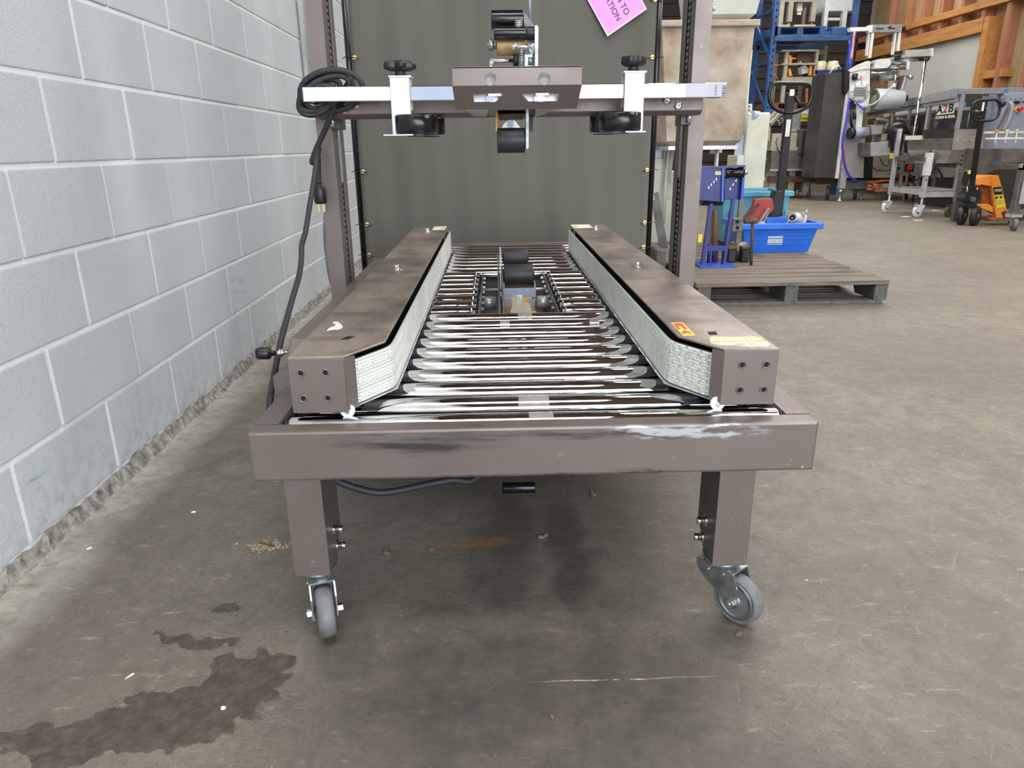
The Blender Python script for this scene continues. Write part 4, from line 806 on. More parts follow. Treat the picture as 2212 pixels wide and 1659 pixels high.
# corrugated hose and conduit by the wall
hs_ = [at(716, 455, Y=2.9), at(714, 490, Y=2.92), at(715, 530, Y=2.94), at(720, 575, Y=2.95), at(727, 610, Y=2.96)]; hp = smooth(hs_, 14); hp = [Vector((v.x, v.y, v.z)) for v in hp]
hp += [Vector((hp[-1].x + 0.01, hp[-1].y, z)) for z in (0.3, 0.2, 0.1, 0.02)]
m = MB(); m.tube(smooth(hp, 2), [0.030 if i % 2 else 0.026 for i in range(len(smooth(hp, 2)))], 10)
tag(m.build('corrugated_hose', M['hose'], origin=(hp[-1].x, hp[-1].y, 0)), 'grey corrugated hose standing behind the left mast', 'hose')
cn = at(650, 90, x=-1.085); Yc = cn.y
cdt = thing('conduit_pipe', 'white painted conduit with a small junction box on block wall beside left mast', 'conduit', (-1.078, Yc, 1.2))
xw = -1.0575 - 0.0072 * Yc + 0.012; a = at(647, 0, x=xw); b = at(659, 170, x=xw)
MB().cyl((xw + 0.008, Yc, b.z), (xw + 0.008, Yc, 3.0), 0.017, n=14).build('pipe', M['white'], cdt)
MB().box(xw - 0.008, xw + 0.04, Yc - 0.05, Yc + 0.05, b.z - 0.11, b.z, 0.004).build('junction_box', M['white'], cdt)
MB().cyl((xw + 0.006, Yc + 0.10, b.z), (xw + 0.006, Yc + 0.10, 3.0), 0.008, n=10).build('thin_pipe', M['white'], cdt)
MB().box(xw - 0.008, xw + 0.03, Yc - 0.02, Yc + 0.12, b.z + 0.55, b.z + 0.58).build('pipe_strap', M['zinc'], cdt)
# =================================================================== WELDING CURTAIN
YC = 3.9
ct = thing('welding_curtain', 'olive grey tarp screen tied with brass grommets to a black pipe frame', 'screen', (0.05, YC, 0))
x0 = at(746, 0, Y=YC).x + 0.01; x1 = at(1417, 0, Y=YC).x + 0.005; m = MB(); NX, NZ = 60, 24; g = []
for j in range(NZ + 1):
    row = []
    for i in range(NX + 1):
        u = i / NX; v = j / NZ
        row.append(m.bm.verts.new((x0 + (x1 - x0) * u, YC + 0.006 * math.sin(u * 23) + 0.004 * math.sin(u * 61 + v * 3), 0.12 + 2.1 * v)))
    g.append(row)
for j in range(NZ):
    for i in range(NX):
        f = m.bm.faces.new((g[j][i], g[j][i + 1], g[j + 1][i + 1], g[j + 1][i])); f.smooth = True
sh = m.build('tarp', M['curtain'], ct)
sol = sh.modifiers.new('thickness', 'SOLIDIFY'); sol.thickness = 0.002
for xx in (x0 - 0.017, x1 + 0.016):
    MB().cyl((xx, YC + 0.01, 0.02), (xx, YC + 0.01, 2.3), 0.0155, n=16).build('pole', M['black_gloss'], ct)
    MB().box(xx - 0.02, xx + 0.02, YC - 0.2, YC + 0.22, 0, 0.025, 0.004).build('foot', M['black'], ct)
MB().cyl((x0 - 0.017, YC + 0.01, 2.28), (x1 + 0.016, YC + 0.01, 2.28), 0.0155, n=16).build('top_rail', M['black_gloss'], ct)
for px, ys in ((0, (125, 252, 371, 485, 551, 577)), (1, (0, 124, 245, 367, 480.5, 533))):
    for y in ys:
        z = at(760 if px == 0 else 1405, y, Y=YC).z; xx = x0 + 0.014 if px == 0 else x1 - 0.012; d = -1 if px == 0 else 1
        m = MB(); m.lathe([(0.006, 0), (0.012, 0), (0.0125, 0.002), (0.010, 0.004), (0.006, 0.003)], (xx, YC - 0.008, z), (0, -1, 0), 18); gr = m.build('grommet', M['brass'], ct)
        m = MB(); m.tube(smooth([(xx - d * 0.028, YC - 0.016, z - 0.006), (xx, YC - 0.015, z), (xx + d * 0.02, YC - 0.014, z + 0.001), (xx + d * 0.043, YC - 0.012, z + 0.003), (xx + d * 0.06, YC + 0.004, z - 0.002)], 4), 0.0022, 6); m.build('cable_tie', M['black'], gr)
# pink sign clipped on the tarp
pc = at(1313, 76, Y=YC - 0.025); e1 = (at(1268, -6, Y=YC - 0.025) - pc).normalized(); e1.y = 0; e1.normalize()
e2 = Vector((0, -1, 0)).cross(e1) * -1
if e2.x < 0: e2 = -e2
sg = thing('pink_sign', 'pink laminated paper sign hanging tilted on the grey tarp', 'sign', tuple(pc))
Ls, Ws = 0.279, 0.216
MB().loft([pc + e1 * a + e2 * b - Vector((0, 0.0, 0)) for a, b in ((-.004, -.004), (Ls + .004, -.004), (Ls + .004, Ws + .004), (-.004, Ws + .004))], [pc + e1 * a + e2 * b + Vector((0, .0015, 0)) for a, b in ((-.004, -.004), (Ls + .004, -.004), (Ls + .004, Ws + .004), (-.004, Ws + .004))]).build('laminate', M['film'], sg)
MB().loft([pc + e1 * a + e2 * b + Vector((0, -.0006, 0)) for a, b in ((0, 0), (Ls, 0), (Ls, Ws), (0, Ws))], [pc + e1 * a + e2 * b for a, b in ((0, 0), (Ls, 0), (Ls, Ws), (0, Ws))]).build('paper', M['pink'], sg)
for bod, off in (('RETURN TO', 0.128), ('LOCATION', 0.080)):
    o = pc + e1 * 0.026 + e2 * off + Vector((0, -.0012, 0))
    text(bod, 0.039, M['ink'], 'sign_print', sg, frame_m(o, -e1, e2), 0.0002, 'RIGHT')
# =================================================================== PALLET AND WHAT STANDS ON IT
pt = thing('pallet', 'weathered wooden pallet on the floor right of the case sealer', 'pallet', (1.7, 4.7, 0))
PX0, PX1, PY0, PY1 = 1.13, 2.245, 3.985, 5.55
yb = PY0
for i, w in enumerate((0.15, 0.10, 0.13, 0.10, 0.13, 0.10, 0.13, 0.10, 0.13, 0.10, 0.12)):
    if yb + w > PY1: break
    dx = rnd.uniform(-.02, .015) if i else 0
    MB().box(PX0 + rnd.uniform(-.012, .012), PX1 + dx, yb, yb + w, 0.113 + rnd.uniform(-.001, .001), 0.137, 0.003).build('deck_board', M['palletwood'], pt); yb += w + 0.032
for xs in (PX0 + 0.02, (PX0 + PX1) / 2 - 0.035, PX1 - 0.075):
    MB().prism([(PY0 + 0.01, 0.022), (PY0 + 0.24, 0.022), (PY0 + 0.27, 0.075), (PY0 + 0.46, 0.075), (PY0 + 0.49, 0.022), (PY1 - 0.5, 0.022), (PY1 - 0.47, 0.075), (PY1 - 0.28, 0.075), (PY1 - 0.25, 0.022), (PY1 - 0.02, 0.022), (PY1 - 0.02, 0.113), (PY0 + 0.01, 0.113)], 'x', xs, xs + 0.075, 0.002).build('stringer', M['palletgrey'], pt)
for ya in (PY0, (PY0 + PY1) / 2 - 0.06, PY1 - 0.14): MB().box(PX0 + 0.03, PX1 - 0.03, ya, ya + 0.13, 0, 0.022, 0.002).build('bottom_board', M['palletgrey'], pt)
ZP = 0.138
# blue roller stand
YS = 4.62
bs = thing('roller_stand', 'blue steel conveyor stand with black hourglass roller on the pallet', 'stand', (1.42, YS, ZP))
m = MB(); m.pprism([(1497, 362), (1564, 360), (1562, 436), (1499, 431)], YS - 0.06, 0.012); p1 = m.build('side_plate', M['navy'], bs)
m = MB(); m.pprism([(1566, 372), (1610, 358), (1606, 431), (1566, 431)], YS + 0.02, 0.012); p2 = m.build('side_plate', M['navy'], bs)
m = MB(); m.pprism([(1560, 363), (1565, 363), (1563, 436), (1558, 436)], YS - 0.075, 0.02); m.build('plate_edge', M['navy_edge'], p1)
m = MB(); m.pprism([(1606, 358), (1611, 358), (1605, 432), (1600, 432)], YS - 0.02, 0.045); m.build('plate_edge', M['navy_edge'], p2)
m = MB(); m.pprism([(1497, 358), (1566, 360), (1611, 357), (1611, 360), (1566, 364), (1497, 362)], YS - 0.07, 0.12); m.build('top_strip', M['navy'], bs)
p = at(1565, 373, YS - 0.03); q = at(1606, 373, YS - 0.03); L = q.x - p.x; r = 11 * mpp(YS)
m = MB(); m.lathe([(r * .9, 0), (r, 0.004), (r, L * .18), (r * .8, L * .38), (r * .72, L * .5), (r * .8, L * .62), (r, L * .82), (r, L - .004), (r * .9, L)], p, (1, 0, 0), 24); m.build('hourglass_roller', M['black_gloss'], bs)
m = MB(); m.pcyl((1606, 373, YS - 0.03), (1614, 373, YS - 0.03), 4, n=8); m.build('roller_bolt', M['zinc'], bs)
MB().pbox(1545, 370, 1558, 378, YS - 0.066, 0.006).build('tape_patch', M['decal'], p1)
for i in range(4):
    m = MB(); m.pprism([(1529 + 5.5 * i, 405 - 6 * i), (1532 + 5.5 * i, 401 - 6 * i), (1532 + 5.5 * i, 409 - 6 * i)], YS - 0.064, 0.006); m.build('adjust_slot', M['alu'], p1)
for i in range(3):
    m = MB(); m.pprism([(1575 + 6.3 * i, 409 - 9 * i), (1579 + 6.3 * i, 403 - 9 * i), (1578 + 6.3 * i, 411 - 9 * i)], YS + 0.015, 0.006); m.build('adjust_slot', M['alu'], p2)
zb_ = ZP + 0.008
def leg_(px0, py0, px1, Y, w, nm='leg'):
    a = at(px0, py0, Y); b0 = at(px1, 575, Y); b = Vector((b0.x, Y, zb_))
    mm = MB(); mm.beam(b, a, w, 0.02); return mm.build(nm, M['navy'], bs)
leg_(1537, 430, 1517, YS - 0.02, 0.034); leg_(1584, 430, 1562, YS - 0.02, 0.034)
for px0, px1 in ((1540.5, 1520.5), (1587.5, 1565.5)):
    a = at(px0, 430, YS - 0.032); b0 = at(px1, 575, YS - 0.032); m = MB(); m.beam((b0.x, YS - 0.032, zb_), a, 0.006, 0.004); m.build('leg_edge', M['navy_edge'], bs)
MB().pbox(1524, 532, 1567, 542, YS - 0.04, 0.03).build('cross_tie', M['navy'], bs)
a = at(1502, 576, YS); b = at(1577, 576, YS); m = MB(); m.box(a.x, b.x, YS - 0.13, YS + 0.12, ZP, zb_); m.build('base_plate', M['navy_edge'], bs)
MB().pbox(1508, 506, 1517, 524, YS - 0.045, 0.004, 0.002).build('yellow_tag', M['yellow'], bs)
for px in (1531, 1541): m = MB(); a = at(px, 555, YS + 0.05); m.cyl((a.x, YS + 0.05, zb_), (a.x, YS + 0.05, zb_ + 0.12), 0.012, n=8); m.build('jack_screw', M['navy'], bs)
m = MB(); m.pcyl((1515, 424, YS + 0.0), (1560, 424, YS + 0.0), 18, n=24); m.build('wheel_drum', M['rubber'], bs)
# timber handle leaning inside the stand
a = at(1542, 455, YS + 0.1); b = at(1547, 560, YS + 0.06)
tag(MB().cyl((b.x, YS + 0.07, ZP), a, 0.019, 0.017, n=12).build('wooden_handle', M['brownwood'], origin=(b.x, YS + 0.07, ZP)), 'brown wooden tool handle leaning inside the blue stand', 'handle')
# pipe vice behind the stand
YV = 4.78
vz = thing('pipe_vise', 'dark iron clamp post on a two-footed base beside the blue tote', 'vise', (at(1594, 560, YV).x, YV, ZP))
a = at(1592, 560, YV); MB().box(a.x - 0.016, a.x + 0.016, YV, YV + 0.03, ZP + .05, at(1592, 432, YV).z).build('post', M['steel_dark'], vz)
m = MB(); m.pbox(1582, 471, 1605, 501, YV - 0.03, 0.05, 0.004); jw = m.build('clamp_block', M['steel_dark'], vz)
for yy in (479, 492): c = at(1593, yy, YV - 0.031); m = MB(); m.cyl(c, c + Vector((0, -0.004, 0)), 0.011, n=14); m.build('clamp_hole', M['dark'], jw)
m = MB(); m.cyl((a.x + .01, YV + 0.02, ZP + 0.02), (a.x + .01, YV + 0.02, ZP + 0.12), 0.055, n=20); m.build('hub', M['steel_dark'], vz)
for px in (1577, 1606):
    c = at(px, 560, YV - .05); m = MB(); m.box(c.x - 0.028, c.x + 0.028, YV - 0.09, YV + 0.05, ZP, ZP + 0.085, 0.008); ft = m.build('foot', M['rubber'], vz)
    MB().box(c.x - 0.03, c.x + 0.03, YV - 0.092, YV + 0.03, ZP + 0.085, ZP + 0.105, 0.005).build('foot_cap', M['rust'], ft)
# rusty hammer standing on its handle
YH = 4.60
hb = at(1622, 575, YH); hh = at(1626, 480, YH); hm = thing('hammer', 'rusty iron hammer standing upright in front of the blue tote', 'hammer', (hb.x, YH, ZP))
m = MB(); m.cyl((hb.x, YH, ZP), hh, 0.010, n=12); m.build('handle', M['rust'], hm)
m = MB(); m.lathe([(0.014, 0), (0.016, 0.006), (0.015, 0.03), (0.019, 0.04), (0.019, 0.07), (0.012, 0.085), (0.004, 0.10)], hh + Vector((-0.055, 0, 0.005)), (1, 0, 0.05), 14); m.build('head', M['rust'], hm)
# totes
def tote(name, mat, label, x0, x1, Y, D, zb, zt, tap, group=None):
    t = thing(name, label, 'tote', ((x0 + x1) / 2, Y + D / 2, zb)); th = 0.006
    def ring(xa, xb, ya, yb_, z): return [(xa, ya, z), (xb, ya, z), (xb, yb_, z), (xa, yb_, z)]
    m = MB(); R_ = [ring(x0 + tap, x1 - tap, Y + tap, Y + D - tap, zb), ring(x0, x1, Y, Y + D, zt), ring(x0 + th, x1 - th, Y + th, Y + D - th, zt), ring(x0 + tap + th, x1 - tap - th, Y + tap + th, Y + D - tap - th, zb + th)]
    V = [[m.bm.verts.new(p) for p in r] for r in R_]
    for A, B in zip(V, V[1:]):
        for i in range(4): m.bm.faces.new((A[i], A[(i + 1) % 4], B[(i + 1) % 4], B[i]))
    m.bm.faces.new(V[0][::-1]); m.bm.faces.new(V[3]); bd = m.build('body', mat, t)
    m = MB(); e = 0.022; hgt = 0.042
    m.box(x0 - e, x1 + e, Y - e, Y + 0.002, zt - hgt, zt, 0.005); rm = [m]
    for a_ in ((x0 - e, x1 + e, Y + D - .002, Y + D + e), (x0 - e, x0 + .002, Y + .002, Y + D - .002), (x1 - .002, x1 + e, Y + .002, Y + D - .002)): m.box(a_[0], a_[1], a_[2], a_[3], zt - hgt, zt, 0.005)
    m.build('rim', mat, t)
    return t, bd
xa = at(1618, 500, 5.08).x; xb = at(1772, 490, 5.08).x; zt = at(1700, 483, 5.06).z
bt, bd = tote('blue_tote', M['toteblue'], 'bright blue plastic tote with white sticker on the pallet', xa - 0.04, xb, 5.09, 0.42, ZP, zt, 0.045)
for yy in (515, 526):
    z = at(1690, yy, 5.11).z; f = (z - ZP) / (zt - ZP); MB().box(xa + 0.0, xb - 0.045 * (1 - f) - .002, 5.09 + 0.045 * (1 - f) - 0.003, 5.09 + 0.045 * (1 - f) + .002, z - 0.003, z + 0.003).build('rib', M['toteblue'], bt)
sl = [at(1660, 511, 5.105), at(1692, 510, 5.105), at(1691, 529, 5.105), at(1659, 529, 5.105)]; yv = lambda z: 5.09 + 0.045 * (1 - (z - ZP) / (zt - ZP)) - 0.001
st_ = MB().slab([(p.x, yv(p.z), p.z) for p in sl], 0.002).build('sticker', M['paper'], bt)
zc_ = (sl[0].z + sl[2].z) / 2; text('MAX 70', 0.026, M['greypaint'], 'sticker_print', bt, frame_m(((sl[0].x + sl[1].x) / 2, yv(zc_) - 0.0018, zc_), (1, 0, 0.02), (0, 0.17, 1)), 0.0002)
t2, _ = tote('teal_tote', M['teal'], 'pale teal plastic tote behind the blue tote', at(1560, 440, 6.15).x, at(1706, 440, 6.15).x, 6.15, 0.50, 0.085, at(1640, 414, 6.13).z, 0.04)
for px in (1575, 1605, 1680, 1696):
    a = at(px, 470, 6.165); MB().box(a.x - 0.012, a.x + 0.012, 6.15, 6.175, 0.12, 0.34).build('rib', M['teal'], t2)
# pipe fittings and tools lying in the blue tote
vf = thing('valve_fitting', 'polished steel pipe valve with clamp lever lying in the blue tote', 'valve', (at(1715, 480, 5.28).x, 5.28, ZP + .05))
c = at(1712, 470, 5.25); m = MB(); m.lathe([(0.030, 0), (0.036, 0), (0.036, 0.012), (0.030, 0.014), (0.030, 0.03), (0.055, 0.05), (0.055, 0.07), (0.03, 0.09), (0.03, 0.12)], c, (0.55, 0.6, -0.35), 24); m.build('valve_body', M['steel'], vf)
m = MB(); m.lathe([(0.022, -.001), (0.0215, 0.0), (0.0, 0.0)], c - Vector((0.55, 0.6, -0.35)).normalized() * 0.001, (0.55, 0.6, -0.35), 20); m.build('bore', M['dark'], vf)
m = MB(); m.lathe([(0.044, 0), (0.062, 0), (0.066, 0.012), (0.062, 0.024), (0.044, 0.024)], at(1725, 476, 5.30), (0.75, 0.2, -0.3), 24); m.build('clamp_ring', M['steel'], vf)
m = MB(); a = at(1739, 472, 5.28); m.cyl((a.x, 5.28, a.z), at(1741, 456, 5.28), 0.006, n=8); m.lathe([(0.009, 0), (0.011, .01), (0.006, .03)], at(1741, 462, 5.28), (0, 0, 1), 10); m.build('clamp_lever', M['steel'], vf)
m = MB(); m.beam(at(1698, 486, 5.2), at(1703, 474, 5.2), 0.02, 0.006); m.beam((c.x - .03, 5.26, ZP + .02), c, 0.01, 0.01); m.build('strap', M['steel'], vf)
for nm, (x_a, y_a), (x_b, y_b), lab in (('steel_bar', (1632, 492), (1660, 449), 'upper of two flat steel bars sticking out of the blue tote'), ('steel_bar', (1642, 494), (1658, 459), 'lower and shorter flat steel bar sticking out of the blue tote')):
    a = at(x_a, y_a, 5.30); b = at(x_b, y_b, 5.32); d = (b - a); s = a - d * ((a.z - ZP - 0.012) / d.z); tag(MB().beam(s, b, 0.022, 0.010).build(nm, M['steel'], origin=tuple(s)), lab, 'bar', 'steel bars in the blue tote')
m = MB(); a = at(1640, 488, 5.25)
for i in range(4): m.lathe([(0.034, 0), (0.042, 0.0), (0.042, 0.008), (0.034, 0.008)], (a.x + 0.012 * i, 5.27 + 0.004 * i, ZP + 0.16 + .002 * i), (1, 0.3, 0.35), 20)
m.lathe([(0.02, 0), (0.02, 0.07)], (a.x - .01, 5.27, ZP + 0.15), (1, 0.3, 0.35), 12)
tag(m.build('clamp_spool', M['steel'], origin=(a.x, 5.27, ZP)), 'ribbed steel fitting at left end of the blue tote', 'fitting')
rb = thing('red_bracket', 'red painted steel bracket leaning up between the blue and teal totes', 'bracket', (at(1650, 470, 5.40).x, 5.4, ZP))
m = MB(); m.pprism([(1631, 430), (1669, 429), (1672, 452), (1655, 470), (1615, 476), (1606, 474), (1628, 448)], 5.36, 0.05, 0.003); m.build('plate', pm('dull_red', C(180, 72, 56), C(150, 58, 46), 0.6), rb)
m = MB(); a = at(1612, 474, 5.38); m.pprism([(1606, 474), (1612, 476), (1645, 438), (1638, 440)], 5.345, 0.014); m.build('flange', M['rust'], rb)
m = MB(); a = at(1640, 480, 5.4); m.box(a.x - 0.06, a.x + 0.04, 5.36, 5.42, ZP + 0.007, a.z + .03); m.build('stem', M['rust'], rb)
# =================================================================== BLACK PALLET JACK behind the totes
YJ = 5.84
bj = thing('pallet_jack', 'black pallet jack with upright loop handle behind the blue tote', 'pallet jack', (at(1680, 480, YJ).x, YJ, 0))
a = at(1708, 200, YJ - 0.06); b = at(1680, 472, YJ); m = MB(); m.beam(b, a, 0.060, 0.034, (0, 1, 0), 0.004); sh_ = m.build('drawbar', M['black'], bj)
m = MB(); m.beam(at(1704, 258, YJ - 0.075), at(1700, 295, YJ - 0.07), 0.034, 0.004, (0, 1, 0)); m.build('white_label', M['paper'], sh_)
m = MB(); m.pbox(1706, 193, 1716, 207, YJ - 0.085, 0.004); m.build('white_label', M['paper'], sh_)
lp_ = [at(x, y, YJ - 0.06) for x, y in ((1712, 180), (1738, 181), (1751, 186), (1753, 200), (1748, 222), (1735, 236), (1715, 243), (1696, 243), (1676, 236), (1664, 222), (1661, 203), (1666, 186), (1676, 180), (1695, 180))]
m = MB(); m.tube(smooth(lp_ + lp_[:1], 4)[:-1], 0.015, 8, True); m.build('loop_handle', M['black_gloss'], bj)
m = MB(); m.tube([at(1718, 210, YJ - 0.07), at(1726, 222, YJ - 0.09), at(1737, 229, YJ - 0.08)], 0.012, 8); m.build('release_lever', M['black'], bj)
m = MB(); m.pprism([(1676, 412), (1692, 412), (1693, 450), (1683, 472), (1664, 472), (1668, 445)], YJ - 0.05, 0.10, 0.004); m.build('drawbar_bracket', M['black'], bj)
jx = at(1680, 470, YJ).x
m = MB(); m.box(jx - 0.09, jx + 0.09, YJ - 0.05, YJ + 0.12, 0.16, 0.33, 0.015); m.cyl((jx, YJ, 0.3), (jx, YJ, 0.42), 0.03, n=16); m.build('pump', M['black'], bj)
for d in (-0.07, 0.07):
    m = MB(); m.lathe([(0.03, -0.024), (0.085, -0.024), (0.09, -0.018), (0.09, 0.018), (0.085, 0.024), (0.03, 0.024)], (jx + d, YJ, 0.09), (1, 0, 0), 28); m.build('steer_wheel', M['rubber'], bj)
m = MB(); m.cyl((jx - 0.10, YJ, 0.09), (jx + 0.10, YJ, 0.09), 0.012, n=10); m.build('axle', M['steel_dark'], bj)
MB().box(jx - 0.30, jx + 0.26, YJ + 0.12, YJ + 0.2, 0.03, 0.2, 0.01).build('crosshead', M['black'], bj)
for d in (-0.27, 0.08): MB().box(jx + d, jx + d + 0.16, YJ + 0.2, YJ + 0.86, 0.03, 0.0845, 0.006).build('fork', M['black'], bj)
# =================================================================== BIN TIPPER WITH NESTED BINS
YB = 6.75
tp_ = thing('bin_tipper', 'cream steel bin tipper with two columns and clear side guards holding the beige bin', 'machine', (1.8, YB, 0))
def column(x0, x1, ytop, ytop2, guard):
    a = at(x0, 420, YB).x; b = at(x1, 420, YB).x
    return a, b
# right column
xa, xb = at(1587, 400, YB).x, at(1650, 400, YB).x; zt_ = at(1620, 243, YB).z; xm_ = at(1606, 350, YB).x
m = MB(); m.box(xm_, xb, YB, YB + 0.3, 0, zt_, 0.012); m.build('column', M['cream'], tp_)
MB().box(xa, xm_ + .001, YB - 0.004, YB + 0.28, 0, at(1600, 336, YB).z, 0.006).build('column_base', M['cream'], tp_)
MB().pbox(1589, 284, 1605.5, 335, YB + 0.02, 0.02).build('clear_guard', M['clear'], tp_)
MB().pprism([(1587, 248), (1592, 246), (1604, 246), (1606, 282), (1604, 285), (1588, 285), (1586, 270)], YB - 0.003, 0.12, 0.004).build('guard_hood', M['white'], tp_)
m = MB(); m.pprism([(1591, 226), (1625, 224), (1625, 246), (1592, 246)], YB + 0.02, 0.012); pb_ = m.build('bolt_plate', M['cream'], tp_)
for px, py in ((1609, 230), (1618, 230), (1609, 238), (1618, 238)): c = at(px, py, YB + 0.018); m = MB(); m.cyl(c, c + Vector((0, -0.006, 0)), 0.009, n=6); m.build('bolt', M['steel_dark'], pb_)
m = MB(); m.ptube([(1622, 108, YB - 0.03), (1618, 150, YB - 0.03), (1613, 215, YB - 0.03), (1609, 290, YB - 0.03)], 3.4); m.build('cream_pipe', M['cream'], tp_)
MB().pbox(1597, 190, 1610, 223, YB + 0.05, 0.01).build('clear_guard', M['clear'], tp_)
m = MB(); m.pcyl((1624, 249, YB + 0.0), (1638, 249, YB + 0.05), 8, n=20); m.build('clear_knob', M['clear'], tp_)
# left column behind the tarp edge
xa2, xb2 = at(1408, 420, YB).x, at(1434, 420, YB).x
MB().box(xa2 - 0.2, xb2, YB, YB + 0.3, 0, at(1425, 341, YB).z, 0.01).build('column_base', M['cream'], tp_)
MB().box(xa2 - 0.12, xb2, YB + 0.02, YB + 0.04, at(1425, 341, YB).z, at(1425, 290, YB).z).build('clear_guard', M['clear'], tp_)
MB().pprism([(1400, 246), (1432, 248), (1435, 288), (1400, 290)], YB, 0.2, 0.004).build('guard_hood', M['greypaint'], tp_)
MB().box(xb2, at(1462, 470, YB).x, YB + 0.05, YB + 0.3, 0, at(1447, 370, YB).z, 0.01).build('lower_cabinet', M['cream'], tp_)
MB().box(at(1446, 430, YB).x, at(1453, 430, YB).x, YB + 0.035, YB + 0.05, at(1450, 431, YB).z, at(1450, 424, YB).z).build('cover_tab', M['decal'], tp_)
m = MB(); m.ptube([(1473, 42, YB - 0.05), (1466, 130, YB - 0.05), (1458, 210, YB - 0.05), (1452, 330, YB - 0.05), (1444, 395, YB - 0.05)], 4); m.build('cream_pipe', M['cream'], tp_)
m = MB(); m.ptube([(1460, 113, YB - 0.08), (1456, 185, YB - 0.08), (1450, 260, YB - 0.08), (1442, 350, YB - 0.08), (1437, 410, YB - 0.08), (1433, 482, YB - 0.08)], 3.2); m.pcyl((1453, 113, YB - 0.08), (1466, 113, YB - 0.08), 3); m.build('cream_pipe', M['cream'], tp_)
m = MB(); m.ptube([(1436, 325, YB + 0.04), (1500, 322, YB + 0.04), (1590, 318, YB + 0.04)], 2.5); m.build('cross_rod', M['steel'], tp_)
a = at(1550, 318, YB + 0.02); m = MB(); m.cyl((a.x, YB + 0.02, 0), (a.x, YB + 0.02, a.z), 0.018, n=12); m.build('support_post', M['white'], tp_)
m = MB(); m.pbox(1536, 322, 1548, 332, YB + 0.02, 0.04); m.pbox(1551, 320, 1560, 330, YB + 0.0, 0.04); m.build('post_clamp', M['cream'], tp_)
# the bins
def binmesh(name, mat, label, bot, top, zb, zt, Y, d, lip):
    t = thing(name, label, 'bin', ((bot[0] + bot[1]) / 2, Y + d / 2, zb)); th = 0.012; tp = 0.04
    m = MB(); R_ = []
    for (x0, x1), z, e in ((bot, zb, 0.05), (bot, zb + 0.04, 0.0), (top, zt, -tp)): R_.append([(x0 + max(e, 0), Y + max(e, 0) + (0 if e >= 0 else e), z), (x1 - max(e, 0), Y + max(e, 0) + (0 if e >= 0 else e), z), (x1 - max(e, 0), Y + d - max(e, 0), z), (x0 + max(e, 0), Y + d - max(e, 0), z)])
    (x0, x1) = top; R_.append([(x0 + th, Y - tp + th, zt), (x1 - th, Y - tp + th, zt), (x1 - th, Y + d - th, zt), (x0 + th, Y + d - th, zt)]); (x0, x1) = bot
    R_.append([(x0 + th, Y + th, zb + .05), (x1 - th, Y + th, zb + .05), (x1 - th, Y + d - th, zb + .05), (x0 + th, Y + d - th, zb + .05)])
    V = [[m.bm.verts.new(p) for p in r] for r in R_]
    for A, B in zip(V, V[1:]):
        for i in range(4): m.bm.faces.new((A[i], A[(i + 1) % 4], B[(i + 1) % 4], B[i]))
    m.bm.faces.new(V[0][::-1]); m.bm.faces.new(V[-1]); m.build('body', mat, t)
    if lip:
        m = MB(); x0, x1 = top; m.box(x0 - .03, x1 + .03, Y - tp - .035, Y - tp + .005, zt - lip, zt, 0.008)
        m.box(x0 - .03, x0 + .005, Y - tp, Y + d, zt - lip, zt, 0.008); m.box(x1 - .005, x1 + .03, Y - tp, Y + d, zt - lip, zt, 0.008); m.build('rim', mat, t)
    return t
YN = 6.25
z0 = at(1520, 315, YN).z; z1 = at(1560, 45, YN).z
binmesh('beige_bin', M['bin'], 'large stained beige plastic bin flaring upward in the cream tipper', (at(1440, 310, YN).x, at(1601, 310, YN).x), (at(1427, 50, YN).x, at(1628, 50, YN).x), z0, z1, YN, 0.47, 0.05)
MB_ = MB(); MB_.box(at(1445, 318, YN).x, at(1595, 318, YN).x, YN + 0.02, YB + 0.06, z0 - 0.03, z0); MB_.build('bin_cradle', M['steel'], tp_)
binmesh('white_bin', M['binwhite'], 'clean white plastic bin standing inside the beige bin, top beyond the frame', (at(1500, 50, YN - .04).x, at(1630, 60, YN - .04).x + 0.0), (at(1480, -60, YN - .04).x, at(1664, -40, YN - .04).x), z1 - 0.0 + 0.001, z1 + 0.55, YN - 0.05, 0.44, 0)
# dark bars and block behind the tarp edge
for i, (p, q) in enumerate((((1412, 432), (1432, 540)), ((1417, 416), (1440, 535)))):
    b = at(q[0], 560, 5.66 + i * 0.12); a = at(p[0], p[1], 5.66 + i * 0.12)
    tag(MB().beam((b.x + 0.01, 5.66 + i * 0.12, 0.0), a, 0.035, 0.012, (0, 1, 0)).build('steel_bar', M['steel_dark'], origin=(b.x, 5.66 + i * .12, 0)), ('nearer' if i == 0 else 'taller') + ' dark flat bar leaning beside the tarp edge under the beige bin', 'bar', 'dark bars leaning behind the tarp')
a = at(1418, 540, 4.6); b = at(1450, 575, 4.6); tag(MB().box(a.x, 1.10, 4.6, 5.0, 0, a.z, 0.008).build('timber_block', M['palletgrey'], origin=((a.x + b.x) / 2, 4.8, 0)), 'grey weathered timber block on floor between tarp and right mast', 'block')
tag(MB().box(at(1432, 512, 6.2).x, at(1475, 512, 6.2).x, 6.0, 6.5, 0, 0.018).build('plywood_offcut', M['ply'], origin=(1.5, 6.2, 0)), 'plywood offcut lying on floor before the cream tipper', 'board')
